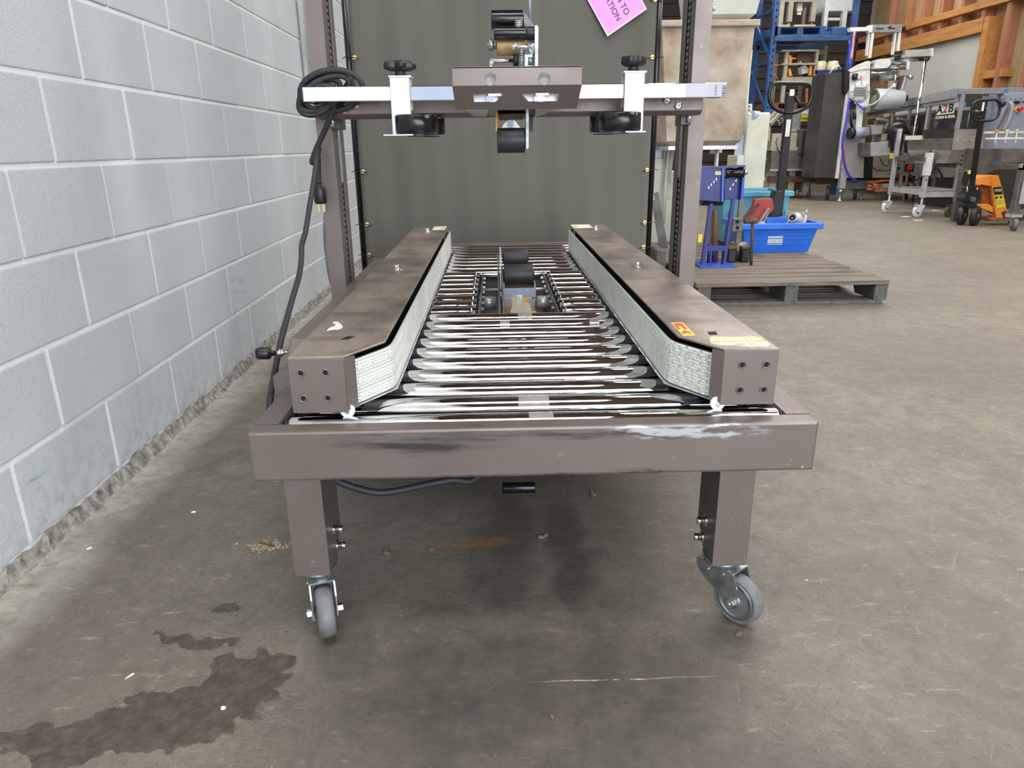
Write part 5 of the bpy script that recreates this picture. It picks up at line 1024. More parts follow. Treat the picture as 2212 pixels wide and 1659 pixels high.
# =================================================================== BLUE PALLET RACK
YR = 13.0; DR = 1.1
rk = thing('pallet_rack', 'blue perforated steel pallet rack against the dark far wall', 'rack', (at(1760, 380, YR).x, YR, 0))
def upright(px, py, Y):
    x = at(px, py, Y).x; o = MB().box(x - 0.045, x + 0.045, Y, Y + 0.075, 0, 4.9).build('upright', M['blue'], rk)
    for k in range(30):
        z = 0.55 + k * 0.1
        if Y < YR + 0.5: MB().box(x - 0.012, x + 0.016, Y - 0.002, Y + 0.001, z, z + 0.035).build('slot', M['dark'], o)
    return x
xf = upright(1664, 170, YR); xr0 = upright(1629, 170, YR + DR); xf2 = at(1840, 60, YR).x
MB().box(xf2, xf2 + 0.09, YR, YR + 0.075, 0, 4.9).build('upright', M['blue'], rk); MB().box(xf2, xf2 + 0.09, YR + DR, YR + DR + 0.075, 0, 4.9).build('upright', M['blue'], rk)
zs = at(1750, 78, YR).z; zb_ = at(1750, 89, YR).z; zl = at(1690, 238, YR).z
MB().box(xf, xf2, YR - 0.03, YR + 0.03, zb_, zs, 0.006).build('beam', M['blue'], rk); MB().box(xr0, xf2, YR + DR, YR + DR + 0.05, zb_, zs, 0.006).build('beam', M['blue'], rk)
MB().box(xf, xf2, YR - 0.03, YR + 0.03, zl - 0.10, zl, 0.006).build('beam', M['blue'], rk); MB().box(xr0, xf2, YR + DR, YR + DR + 0.05, zl - 0.1, zl, 0.006).build('beam', M['blue'], rk)
for za, zb2 in ((0.5, 1.4), (1.4, 2.2), (2.2, 3.0), (3.0, 3.9)):
    m = MB(); m.beam((xf, YR + 0.04, za), (xf, YR + DR, zb2), 0.03, 0.04); m.build('brace', M['blue'], rk)
    m = MB(); m.beam((xf, YR + 0.04, zb2), (xf, YR + DR, zb2), 0.03, 0.04); m.build('brace', M['blue'], rk)
for zz in (zs, zl):
    m = MB()
    for k in range(24): x = xf + (xf2 - xf) * k / 23; m.box(x - .004, x + .004, YR - 0.02, YR + DR, zz, zz + 0.008)
    for k in range(10): y = YR + DR * k / 9; m.box(xf, xf2, y - .004, y + .004, zz, zz + 0.008)
    m.build('wire_deck', M['steel_dark'], rk, kind='stuff')
ZS = zs + 0.009; ZLW = zl + 0.009
def bpallet(label, x0, x1, y0, y1, z, mat, h=0.14):
    t = thing('shelf_pallet', label, 'pallet', ((x0 + x1) / 2, (y0 + y1) / 2, z))
    n = 6
    for k in range(n):
        yy = y0 + (y1 - y0) * k / n; MB().box(x0, x1, yy, yy + (y1 - y0) / n * .8, z + h - 0.02, z + h).build('deck_board', mat, t)
    for xx in (x0, (x0 + x1) / 2 - .05, x1 - .1): MB().box(xx, xx + 0.1, y0, y1, z + .02, z + h - 0.02).build('stringer', mat, t)
    for yy in (y0, y1 - 0.1): MB().box(x0, x1, yy, yy + 0.1, z, z + .02).build('bottom_board', mat, t)
    return z + h
xpl, xpr = at(1674, 65, YR).x, at(1784, 65, YR).x
ZU = bpallet('blue painted pallet on the upper shelf of the blue rack under the cream frames', xpl, xpr, YR, YR + 1.0, ZS, M['blue'])
for (xa, xb, nm) in ((1672, 1703, 'left'), (1712, 1757, 'right')):
    a = at(xa, 57, YR + .1).x; b = at(xb, 57, YR + .1).x
    tag(MB().box(a, b, YR + .02, YR + 0.12, ZU, ZU + 0.03).build('plank', wood('new_pine_' + nm, C(226, 190, 140), C(204, 160, 106), (0.4, 6, 6), 5), origin=((a + b) / 2, YR + .07, ZU)), nm + ' raw pine plank on the upper shelf pallet', 'plank', 'pine planks on the blue shelf pallet')
# cream press frame on the upper shelf
pf = thing('cream_press', 'cream press machine standing on the blue pallet of the upper shelf', 'machine', (at(1732, 55, YR + .3).x, YR + .3, ZU))
Yq = YR + 0.2
for x0, x1, yt in ((1703, 1713, 4), (1753, 1763, 4)):
    a, b = at(x0, 25, Yq).x, at(x1, 25, Yq).x; zt2 = at(1730, 4, Yq).z
    MB().box(a, b, Yq, Yq + 0.09, ZU + 0.10, zt2).build('leg', M['cream_dull'], pf); m = MB(); m.cyl(((a + b) / 2, Yq + .04, ZU), ((a + b) / 2, Yq + .04, ZU + .10), 0.04, 0.03, n=12); m.build('foot', M['steel_dark'], pf)
    MB().box(a + .05, b + .03, Yq + 0.5, Yq + 0.58, ZU, zt2).build('leg', M['cream_dull'], pf)
MB().pbox(1697, -14, 1766, 4, Yq, 0.6).build('frame_top', M['cream_dull'], pf)
MB().pprism([(1723, 4), (1734, 4), (1733, 24), (1722, 24)], Yq + .1, 0.09).build('cylinder_block', M['cream'], pf); MB().pbox(1722, 25, 1731, 32, Yq + .12, 0.05).build('rod_end', M['steel'], pf)
a = at(1682, 20, YR + .05).x; b = at(1693, 20, YR + .05).x
tag(MB().box(a, b, YR + .03, YR + 0.12, ZU + 0.031, 3.9).build('cream_post', M['cream_dull'], origin=((a + b) / 2, YR + .07, ZU)), 'tall cream post standing at left end of the upper shelf', 'post')
Yq = YR + .45; wc = thing('white_cabinet', 'white sheet metal cabinet on legs at right end of the upper shelf', 'cabinet', (at(1815, 40, Yq).x, Yq, ZS))
MB().pbox(1784, -20, 1850, 24, Yq, 0.5, 0.01).build('body', M['white'], wc)
for x0, x1 in ((1779, 1787), (1819, 1828)): a, b = at(x0, 40, Yq).x, at(x1, 40, Yq).x; MB().box(a, b, Yq - .02, Yq + .08, ZS, at(1800, 20, Yq).z).build('leg', M['white'], wc)
MB().pbox(1784, 38, 1822, 44, Yq + .1, 0.04).build('cross_tie', M['white'], wc)
a, b = at(1797, 62, YR + .03).x, xf2 - .06
bx_ = thing('blue_crate', 'blue crate at right end of the upper rack shelf', 'crate', ((a + b) / 2, YR + .2, ZS)); MB().box(a, b, YR + .02, YR + .42, ZS, at(1820, 58, YR + .03).z, 0.01).build('body', M['blue'], bx_)
MB().box(a - .12, a, YR + .05, YR + .4, ZS, ZS + .07).build('ramp', M['blue'], bx_)
# lower shelf: cream frame with orange parts, ivory buckets, cable reel
Yq = YR + 0.15; YF = Yq
zt2 = at(1725, 107, Yq).z
ZLP = bpallet('raw timber pallet on the lower rack shelf under the cream stand', xf + 0.12, at(1768, 228, YR).x, YR + .1, YR + 0.95, ZLW, M['brownwood'], 0.12)
of = thing('cream_stand', 'cream welded machine stand with orange parts on lower rack shelf', 'machine', (at(1725, 235, Yq).x, Yq, ZLP))
for x0, x1, d in ((1692, 1699, 0), (1757, 1763, 0), (1694, 1700, .5), (1755, 1760, .5)):
    a, b = at(x0, 170, Yq).x, at(x1, 170, Yq).x; MB().box(a, b, Yq + d, Yq + d + 0.06, ZLP, zt2).build('post', M['cream_dull'], of)
for y0, y1 in ((107, 111), (136, 140), (166, 181)): MB().pbox(1690, y0, 1765, y1, Yq - .012, 0.06).build('cross_rail', M['cream_dull'], of)
for pts in (((1704, 120), (1708, 119), (1710, 124), (1720, 125), (1720, 127), (1711, 128), (1710, 136), (1705, 136)), ((1751, 140), (1755, 140), (1753, 163), (1747, 163)), ((1704, 150), (1707, 147), (1712, 164), (1704, 164))):
    MB().pprism(pts, Yq + .03, 0.05).build('orange_part', M['orange'], of)
MB().pprism([(1724, 112), (1750, 112), (1752, 135), (1738, 136), (1735, 132), (1722, 136)], Yq + .1, 0.2).build('gear_unit', M['rust'], of)
MB().pprism([(1730, 145), (1740, 141), (1748, 150), (1744, 158), (1733, 160)], Yq + .1, 0.15).build('white_pump', M['white'], of)
MB().pprism([(1704, 137), (1720, 137), (1732, 131), (1733, 136), (1720, 143), (1704, 142)], Yq + .02, 0.03).build('guard_plate', M['greypaint'], of)
MB().pprism([(1741, 192), (1746, 190), (1745, 222), (1741, 222)], Yq + .05, 0.05).build('orange_part', M['orange_rust'], of)
for x0, x1, lab in ((1763, 1789, 'left'), (1791, 1815, 'right')):
    a, b = at(x0, 145, Yq).x, at(x1, 145, Yq).x; zb2 = at(1790, 152, Yq).z; zt3 = at(1790, 131, Yq).z; r = (b - a) / 2
    m = MB(); m.lathe([(r * .9, 0), (r, 0.02), (r, (zt3 - zb2) - .03), (r * .8, zt3 - zb2)], ((a + b) / 2, Yq + r, zb2), (0, 0, 1), 24)
    tag(m.build('bucket', M['bucket'], origin=((a + b) / 2, Yq + r, zb2)), lab + ' of two ivory plastic drums on a dark board in the blue rack', 'drum', 'ivory drums in the rack')
a, b = at(1761, 155, Yq).x, at(1820, 155, Yq).x; zb2 = at(1790, 152, Yq).z; bd_ = thing('board_stand', 'dark board on tall legs carrying the ivory drums in the rack', 'stand', ((a + b) / 2, Yq + .2, ZLW))
MB().box(a, b, Yq, Yq + .5, zb2 - 0.06, zb2).build('board', M['navy'], bd_)
for xx in (a, b - .06): MB().box(xx, xx + .06, Yq + .1, Yq + .4, ZLW, zb2 - .06).build('leg', M['darkcab'], bd_)
Yq = YR + .1; sf = thing('cream_bracket', 'cream stacked bracket behind the ivory drums', 'bracket', (at(1775, 110, Yq + .6).x, Yq + .6, zb2)); MB().pbox(1764, 108, 1788, 118, Yq + .55, .1).build('arm', M['cream_dull'], sf)
a = at(1781, 120, Yq + .6); MB().box(a.x - .03, a.x + .03, Yq + .56, Yq + .62, zb2, at(1781, 100, Yq + .6).z).build('post', M['cream_dull'], sf)
c = at(1774, 212, YR + .12); m = MB(); r = 19 * mpp(YR) ; m.lathe([(r * .9, -.05), (r, -.05), (r, -.03), (r * .5, -.03), (r * .5, .03), (r, .03), (r, .05), (r * .9, .05)], (c.x, YR + .1, ZLW + r), (1, -.5, 0), 28)
rl = tag(m.build('cable_reel', M['yellow'], origin=(c.x, YR + .1, ZLW)), 'yellow reel with white flange on the lower rack shelf beside dark cabinet', 'reel')
m = MB(); m.lathe([(r * .3, -.052), (r * 1.04, -.052), (r * 1.04, -.066), (r * .3, -.066)], (c.x, YR + .1, ZLW + r), (1, -.5, 0), 28); m.build('reel_flange', M['white'], rl)
for i, (p, q) in enumerate((((1665, 141), (1688, 141)), ((1664, 153), (1682, 172)))):
    a = at(p[0], p[1], YR + .3); b = at(q[0], q[1], YR + .3); m = MB(); m.tube([a, b], 0.013, 6); m.build('orange_strap', M['orange'], of)
# =================================================================== MACHINES AT THE BACK
# long grey line machine with dark cabinet
YL = 12.2
gm = thing('line_machine', 'grey and stainless packaging machine with yellow warning sign under the rack', 'machine', (at(1715, 380, YL).x, YL, 0))
MB().pbox(1666, 325, 1768, 367, YL, 0.7, 0.01).build('tub', M['steel_dark'], gm); MB().pbox(1664, 365, 1768, 369, YL - .03, 0.05).build('tub_edge', M['steel'], gm)
MB().pbox(1667, 288, 1731, 322, YL + .1, 0.5, 0.01).build('ledge_box', M['cream_dull'], gm); MB().pbox(1665, 318, 1735, 325, YL + .02, 0.6).build('ledge', M['cream_dull'], gm)
dr_ = MB().pbox(1708, 244, 1731, 288, YL + .14, 0.35, 0.01).build('cabinet_door', M['greypaint'], gm); MB().pbox(1710, 280, 1718, 282, YL + .13, .02).build('handle', M['white'], dr_)
MB().pbox(1751, 232, 1778, 247, YL + .1, 0.3).build('header', M['greypaint'], gm); MB().pbox(1752, 248, 1775, 277, YL + .12, 0.02).build('window_pane', M['glass'], gm)
MB().pbox(1750, 247, 1753.5, 279, YL + .10, 0.04).build('window_bar', M['greypaint'], gm)
ys_ = MB().pbox(1731, 248, 1750, 262, YL + .1, 0.01).build('warning_sign', M['yellow'], gm); c = at(1740, 255, YL + .095); text('heads', 0.065, M['ink'], 'sign_print', gm, frame_m(c, (1, 0, 0), (0, 0, 1)), 0.001)
MB().pbox(1732, 238, 1750, 246, YL + .1, 0.01).build('name_plate', M['paper'], gm)
dk_ = MB().pbox(1729, 279, 1763, 334, YL - .06, 0.4, 0.02).build('control_cabinet', M['darkcab'], gm); MB().pbox(1759, 278, 1761.5, 334, YL - .07, .02).build('cabinet_edge', M['steel'], dk_)
for p, q in (((1650, 270), (1676, 243)), ((1664, 268), (1687, 244))): m = MB(); m.beam(at(p[0], p[1], YL + .05), at(q[0], q[1], YL + .2), 0.05, 0.05); m.build('strut', M['cream_dull'], gm)
MB().pbox(1656, 256, 1665, 304, YL + .1, 0.08).build('side_post', M['cream_dull'], gm); m = MB(); m.beam(at(1632, 307, YL + .1), at(1662, 301, YL + .1), .04, .04); m.build('side_arm', M['cream_dull'], gm)
for i in range(5): c = at(1677 + 3.4 * i, 258 + 5 * (i % 3), YL + .12); m = MB(); m.cyl(c, c + Vector((0.03, 0.05, 0.02)), 0.022, n=10); m.build('pipe_fitting', M['zinc'], gm)
m = MB(); m.ptube([(1680, 297, YL + .06), (1676, 308, YL + .05), (1680, 322, YL), (1686, 332, YL - .02)], 0.8); m.build('cable', M['black'], gm)
for px in (1672, 1712, 1745):
    c = at(px, 372, YL + .1); MB().box(c.x - .05, c.x + .05, YL + .1, YL + .5, 0.09, at(1715, 366, YL).z).build('leg', M['cream_dull'], gm)
MB().pbox(1664, 380, 1766, 393, YL + .05, 0.15).build('base_rail', M['rust'], gm)
for px in (1676, 1725, 1750): c = at(px, 400, YL + .1); m = MB(); m.cyl((c.x, YL + .12, 0), (c.x, YL + .12, 0.14), 0.03, n=10); m.build('levelling_foot', M['steel_dark'], gm)
# vibratory feeder beside the cream tipper
YF2 = 9.4; fx = at(1640, 360, YF2)
fd = thing('small_feeder', 'small steel hopper feeder with white drum on legs right of cream tipper', 'machine', (fx.x, YF2, 0))
MB().pprism([(1622, 343), (1659, 343), (1643, 358), (1636, 366), (1622, 366)], YF2, 0.3).build('hopper', M['steel_dark'], fd)
MB().pprism([(1624, 318), (1628, 300), (1634, 342), (1658, 343), (1622, 344)], YF2 + .1, 0.02).build('chute_sheet', M['white'], fd)
m = MB(); m.pcyl((1624, 372, YF2), (1641, 372, YF2), 8); m.build('drum', M['white'], fd)
MB().pbox(1626, 384, 1652, 390, YF2, 0.2).build('bracket_plate', M['white'], fd)
for px in (1630, 1648): c = at(px, 395, YF2); MB().box(c.x - .015, c.x + .015, YF2 + .05, YF2 + .1, 0, at(px, 387, YF2).z).build('leg', M['steel_dark'], fd)
# bagging machine
YG = 11.5
bg = thing('bagging_machine', 'tall bagging machine with white head plate, film roll and charcoal cabinet', 'machine', (at(1840, 420, YG).x, YG, 0))
MB().pbox(1772, 157, 1818, 384, YG, 0.5, 0.008).build('cabinet', M['darkcab'], bg); MB().pbox(1819, 155, 1826, 385, YG - .02, 0.5).build('cabinet_edge', M['white'], bg)
m = MB(); m.ptube([(1792, 160, YG - .01), (1800, 147, YG - .01), (1812, 142, YG - .01), (1816, 150, YG - .01)], 2); m.build('grab_handle', M['steel'], bg)
MB().pprism([(1821, 302), (1868, 300), (1865, 384), (1815, 384)], YG + .02, 0.3).build('lower_panel', M['steel'], bg); MB().pprism([(1829, 240), (1850, 236), (1847, 302), (1822, 302)], YG + .05, 0.3).build('inner_panel', M['alu'], bg)
lp2 = at(1818, 395, YG); MB().box(lp2.x - .045, lp2.x + .045, YG - .05, YG + .04, 0.2, at(1818, 362, YG).z).build('leg_profile', M['alu'], bg)
m = MB(); m.lathe([(0.06, 0), (0.055, 0.02), (0.025, 0.03), (0.025, 0.12), (0.05, 0.14), (0.05, 0.17), (0.02, 0.19), (0.02, 0.21)], (lp2.x, YG, 0), (0, 0, 1), 16); m.build('levelling_foot', M['zinc'], bg)
c = at(1861, 420, YG + .3); m = MB(); m.lathe([(0.05, 0), (0.02, 0.03), (0.02, 0.25)], (c.x, YG + .3, 0), (0, 0, 1), 12); m.build('levelling_foot', M['zinc'], bg)
MB().pprism([(1836, 156), (1862, 148), (1879, 146), (1879, 210), (1874, 232), (1862, 232), (1834, 210)], YG - .05, 0.02).build('head_plate', M['white'], bg)
MB().pprism([(1851, 226), (1866, 226), (1861, 276), (1849, 276)], YG - .03, 0.03).build('head_post', M['white'], bg); MB().pprism([(1870, 228), (1880, 220), (1880, 240), (1868, 244)], YG - .02, .03).build('head_post', M['greypaint'], bg)
MB().pprism([(1824, 150), (1834, 150), (1835, 190), (1829, 203), (1823, 200)], YG - .06, 0.1).build('black_guard', M['black'], bg)
c = at(1857, 198, YG - .05); r = 19 * mpp(YG); m = MB(); m.lathe([(r * .62, 0), (r, 0), (r, .02), (r * .62, .02)], c, (0, -1, 0), 30); hw = m.build('hand_ring', M['white'], bg)
m = MB(); m.lathe([(r * .60, -.01), (r * .60, .012), (0, .012)], c, (0, -1, 0), 26); m.build('ring_hub', M['steel'], bg)
for k in range(4): z = c.z - r * .35 + r * .22 * k; MB().box(c.x - r * .7, c.x + r * .6, c.y - .05, c.y - .03, z, z + r * .08).build('ring_bar', M['zinc'], hw)
for k in range(8): an = k * PI / 4; MB().beam(c + Vector((math.cos(an) * r * .68, -.022, math.sin(an) * r * .68)), c + Vector((math.cos(an) * r * .98, -.022, math.sin(an) * r * .98)), 0.008, 0.006, (0, 1, 0)).build('ring_spoke', M['steel_dark'], hw)
c = at(1858, 163, YG - .06); m = MB(); m.cyl(c, c + Vector((0, -.02, 0)), 7 * mpp(YG), n=20); dsc = m.build('indicator_disc', M['white'], bg); MB().box(c.x - .008, c.x + .022, c.y - .025, c.y - .02, c.z - .05, c.z - .005).build('indicator_mark', M['tubepink'], dsc)
m = MB(); m.pcyl((1843, 166, YG - .06), (1851, 166, YG - .1), 6); m.build('sensor', M['black'], bg)
MB().pprism([(1832, 152), (1852, 140), (1872, 132), (1880, 132), (1880, 148), (1860, 150), (1838, 156)], YG - .07, .02).build('upper_plate', M['white'], bg)
MB().pbox(1884, 53, 1949, 70, YG, 0.12, 0.004).build('top_box', M['greypaint'], bg)
for pts in (((1893, 60), (1909, 61), (1909, 62.5), (1893, 61.5)), ((1918, 58.5), (1926, 55), (1927, 56.5), (1921, 59)), ((1920, 59.5), (1934, 60), (1934, 61.5), (1920, 61.5))): MB().pprism(pts, YG - .012, .012).build('top_slot', M['ink'], bg)
MB().pprism([(1837, 59), (1882, 58), (1882, 66), (1838, 68)], YG, .1).build('top_arm', M['white'], bg); MB().pbox(1878, 54, 1885, 70, YG - .01, .1).build('arm_joint', M['white'], bg)
m = MB(); m.pcyl((1948, 61, YG + .05), (1954, 61, YG + .05), 4.5); m.build('black_knob', M['black'], bg)
for pts in (((1883, 69), (1889, 69), (1882, 125), (1876, 125)), ((1942, 69), (1947, 69), (1943, 110), (1937, 110)), ((1934, 70), (1937, 70), (1931, 118), (1928, 118)), ((1877, 70), (1880, 70), (1875, 120), (1872, 120))): MB().pprism(pts, YG + .01, .06).build('frame_post', M['white'], bg)
MB().pprism([(1956, 108), (2013, 106), (2013, 121), (1956, 123)], YG + .05, .08).build('slide_rail', M['alu'], bg); MB().pprism([(2013, 104), (2017, 104), (2016, 121), (2012, 121)], YG + .03, .12).build('rail_end', M['white'], bg)
m = MB(); m.pcyl((1938, 126, YG + .1), (2008, 124, YG + .1), 3); m.build('slide_rod', M['zinc'], bg)
m = MB(); m.pcyl((1940, 131, YG + .1), (1985, 130, YG + .1), 2.2); m.build('slide_rod', M['steel'], bg); MB().pprism([(1984, 126), (2006, 124), (2009, 128), (2004, 132), (1984, 131)], YG + .08, .06).build('rod_clamp', M['black'], bg)
MB().pprism([(1880, 133), (1905, 128), (1956, 118), (1956, 122), (1905, 134), (1880, 138)], YG - .02, .08).build('slant_plate', M['steel'], bg); MB().pprism([(1932, 122), (1947, 118), (1946, 126), (1938, 131), (1934, 128)], YG - .03, .06).build('rod_clamp', M['black'], bg)
MB().pprism([(1893, 129), (1903, 127), (1922, 127), (1926, 134), (1922, 142), (1916, 147), (1890, 148)], YG - .06, .12).build('drive_box', M['white'], bg)
for a_, b_, rr in (((1926, 138, YG + .05), (1962, 137, YG + .05), 2.6), ((1914, 148, YG + .05), (1960, 147, YG + .05), 2.6), ((1880, 159, YG), (1936, 157, YG), 3.6), ((1898, 168, YG + .04), (1964, 167, YG + .04), 3.2), ((1898, 172, YG + .06), (1945, 171, YG + .06), 2.4), ((1884, 151, YG + .06), (1925, 150, YG + .06), 2.6)): m = MB(); m.pcyl(a_, b_, rr); m.build('web_roller', M['zinc'], bg)
m = MB(); m.pcyl((1962, 167, YG + .04), (1971, 166.5, YG + .04), 4.2); m.build('roller_cap', M['steel'], bg)
MB().pprism([(1959, 132), (1966, 132), (1964, 150), (1958, 150)], YG + .02, .1).build('roller_bracket', M['white'], bg)
m = MB(); m.pcyl((1935, 160, YG - .02), (1932, 184, YG - .02), 2.2); m.build('arm_rod', M['chrome'], bg); MB().pbox(1928, 181, 1935, 188, YG - .04, .06).build('rod_foot', M['white'], bg)
MB().pprism([(1946, 165), (1955, 165), (1944, 202), (1937, 200)], YG - .03, .05).build('dancer_arm', M['darkcab'], bg); MB().pprism([(1955, 165), (1958, 166), (1947, 203), (1943, 202)], YG - .05, .05).build('dancer_arm', M['alu'], bg); MB().pprism([(1961, 168), (1963, 168), (1955, 195), (1953, 194)], YG - .02, .03).build('dancer_arm', M['alu'], bg)
MB().pprism([(1883, 168), (1898, 164), (1896, 178), (1888, 197), (1880, 203), (1879, 196)], YG + .05, .06).build('web_guide', M['rust'], bg)
p = at(1888, 214, YG + .02); q = at(1944, 215, YG + .06); m = MB(); r = 19 * mpp(YG); L = (q - p).length; m.lathe([(r * .3, 0), (r * .98, 0), (r, .01), (r, L - .01), (r * .97, L), (r * .3, L)], p, (q - p), 32); fr = m.build('film_roll', M['filmroll'], bg)
m = MB(); m.lathe([(r * .92, -.004), (r * .42, -.004), (r * .42, -.003), (r * .92, -.003)], p, (q - p), 28); m.build('roll_end', M['cream_dull'], fr)
m = MB(); m.pcyl((1936, 214, YG + .06), (1954, 212, YG + .08), 6); m.build('roll_shaft', M['steel_dark'], bg); m = MB(); m.pcyl((1953, 212, YG + .08), (1959, 211.5, YG + .08), 5.5); m.build('shaft_knob', M['black'], bg)
m = MB(); m.tube(smooth([at(1926, 188, YG - .1), at(1905, 210, YG - .12), at(1886, 225, YG - .1), at(1862, 229, YG - .09), at(1846, 222, YG - .08)], 5), 0.012, 6); m.build('clear_hose', M['clear'], bg)
m = MB(); m.tube(smooth([at(1846, 218, YG - .08), at(1856, 228, YG - .1), at(1866, 238, YG - .1), at(1867, 243, YG - .1)], 5), 0.010, 6); m.build('blue_tube', M['tubeblue'], bg)
m = MB(); m.tube(smooth([at(1835, 88, YG - .02), at(1836, 112, YG - .03), at(1836, 144, YG - .08)], 4), 0.018, 6); m.build('blue_tube', M['tubeblue'], bg)
m = MB(); m.tube(smooth([at(1846, 68, YG - .0), at(1842, 100, YG - .02), at(1839, 128, YG - .08)], 4), 0.016, 6); m.build('pink_tube', M['tubepink'], bg)
m = MB(); m.tube(smooth([at(1835, 215, YG - .08), at(1829, 255, YG - .1), at(1820, 302, YG - .12), at(1821, 335, YG - .12), at(1826, 362, YG - .12), at(1836, 382, YG - .1), at(1850, 390, YG - .02)], 6), 0.016, 6); m.build('blue_tube', M['tubeblue'], bg)
m = MB(); m.tube(smooth([at(1823, 320, YG - .13), at(1825, 345, YG - .13), at(1830, 368, YG - .13)], 6), 0.006, 6); m.build('pink_tube', M['redplastic'], bg)
for pts in ([(1840, 235), (1838, 262), (1842, 280)], [(1844, 238), (1846, 250), (1846, 258)]): m = MB(); m.tube([at(x, y, YG - .06) for x, y in pts], 0.022, 6); m.build('black_hose', M['black'], bg)
m = MB(); m.pcyl((1842, 288, YG - .1), (1866, 286, YG - .1), 10, n=20); m.build('motor', M['bluegrey'], bg); m = MB(); m.pcyl((1834, 288, YG - .1), (1843, 288, YG - .1), 11, n=20); m.build('motor_cap', M['black'], bg)
MB().pprism([(1865, 276), (1878, 274), (1878, 292), (1866, 294)], YG - .12, .12, .006).build('gearbox', M['greypaint'], bg); MB().pprism([(1881, 270), (1912, 268), (1906, 290), (1884, 292)], YG - .02, .2, .01).build('auger_housing', M['steel'], bg)
m = MB(); r = 22 * mpp(YG); c = at(1937, 290, YG + .15); m.lathe([(r, 0), (r * .98, .06), (r * .8, .13), (r * .4, .17), (0.001, .18)], c, (0, 0, 1), 26); m.build('bowl_cover', M['darkcab'], bg)
for pts in ([(1891, 258), (1908, 260), (1917, 264), (1914, 274), (1911, 280)], [(1934, 258), (1955, 261), (1961, 270), (1966, 282)]): m = MB(); m.tube(smooth([at(x, y, YG - .05) for x, y in pts], 4), 0.032, 8); m.build('bowl_handle', M['steel_dark'], bg)
MB().pprism([(1862, 308), (1881, 308), (1881, 337), (1862, 336)], YG - .12, .3).build('tray_side', M['steel_dark'], bg); MB().pprism([(1881, 308), (1922, 304), (1922, 335), (1881, 337)], YG - .14, .02).build('tray_front', M['alu'], bg)
MB().pbox(1904, 289, 1924, 304, YG + .02, .2).build('junction_box', M['cream_dull'], bg)
MB().pprism([(1925, 284), (1933, 283), (1931, 318), (1922, 316)], YG - .2, .1).build('control_back', M['black'], bg); MB().pprism([(1933, 283), (1952, 281), (1949, 320), (1930, 320)], YG - .22, .08, .01).build('control_box', M['rubber'], bg)
MB().pbox(1924, 331, 1931, 342, YG - .2, .03).build('yellow_tag', M['yellow'], bg)
MB().pprism([(1868, 338), (1950, 338), (1948, 384), (1884, 384), (1866, 384)], YG + .12, .4).build('lower_housing', M['cream_dull'], bg); MB().pprism([(1866, 338), (1886, 338), (1884, 386), (1862, 386)], YG + .06, .1).build('lower_shadow_box', M['black'], bg)
for pts in ([(1875, 337), (1880, 355), (1892, 367), (1905, 369), (1925, 366), (1945, 358), (1950, 345)], [(1950, 300), (1955, 320), (1952, 345), (1940, 368)], [(1900, 340), (1908, 355), (1918, 358), (1922, 345)], [(1956, 300), (1958, 330), (1955, 352)]): m = MB(); m.tube(smooth([at(x, y, YG - .16) for x, y in pts], 5), 0.008, 6); m.build('cable', M['black'], bg)
MB().pbox(1768, 381, 1985, 397, YG + .35, .12, .005).build('skid_beam', M['rust'], bg); MB().pbox(1826, 389, 1880, 408, YG + .25, .1, .005).build('skid_end', M['greypaint'], bg)
for px in (1790, 1850, 1960): c = at(px, 400, YG + .4); m = MB(); m.cyl((c.x, YG + .4, 0), (c.x, YG + .4, .22), .03, n=10); m.build('skid_foot', M['steel_dark'], bg)
MB().pbox(1878, 392, 1888, 410, YG + .2, .06).build('strap_core', M['cream_dull'], bg)
for pts in ([(1873, 394), (1886, 392)], [(1873, 400), (1886, 404)], [(1873, 408), (1884, 410)], [(1888, 393), (1910, 390), (1935, 391)], [(1886, 396), (1894, 404), (1900, 416)], [(1890, 412), (1912, 412), (1935, 410)], [(1888, 398), (1897, 402)], [(1973, 396), (1974, 406)], [(1935, 393), (1974, 394)], [(1935, 411), (1968, 409)]): m = MB(); m.tube([at(x, y, YG + .14) for x, y in pts], 0.018, 6); m.build('orange_strap', M['rope'], bg)
for (px0, px1, yt) in ((1999, 1965.5, 131), (2007.5, 1977, 214)):
    a = at(px0, yt, YG - .3); m = MB(); m.cyl((a.x, YG - .3, 0), a, 0.020, n=12); m.build('stand_post', M['chrome'], bg)
m = MB(); m.beam(at(1999, 131, YG - .3), at(1999, 129, YG + .1), .05, .05); m.build('post_clamp', M['black'], bg); m = MB(); m.beam(at(2007, 215, YG - .3), at(1999, 215, YG - .3), .03, .03); m.build('post_clamp', M['steel'], bg)
# ---------------------------------------------------------------- form-and-seal machine
YA = 9.7
fs = thing('form_seal_machine', 'long grey form and seal machine with smoked panels and control panel by stud wall', 'machine', (at(2120, 380, YA).x, YA, 0))
A0 = at(2074, 201, YA); XA = A0.x; Bt = at(1878, 240, 14.6)
topz = at(2140, 190, YA).z; topz2 = at(2140, 203, YA).z
MB().box(XA, XA + 2.2, YA, YA + .12, topz2, topz, .004).build('top_beam', M['greypaint'], fs)
pA = Vector((XA, YA, topz)); pB = Vector((Bt.x, 14.6, topz)); dS = (pB - pA).normalized(); nS = Vector((-dS.y, dS.x, 0))
m = MB(); m.beam(pA + Vector((.02, .06, -.055)), pB + Vector((0, 0, -.055)), .10, .11); m.build('side_beam', M['greypaint'], fs)
m = MB(); m.beam(pA + Vector((.02, .06, -.13)), pB + Vector((0, 0, -.13)), .06, .06); m.build('side_panel', M['greypaint'], fs)
MB().pbox(2066.5, 203, 2075, 330, YA, .02).build('corner_post', M['greypaint'], fs)
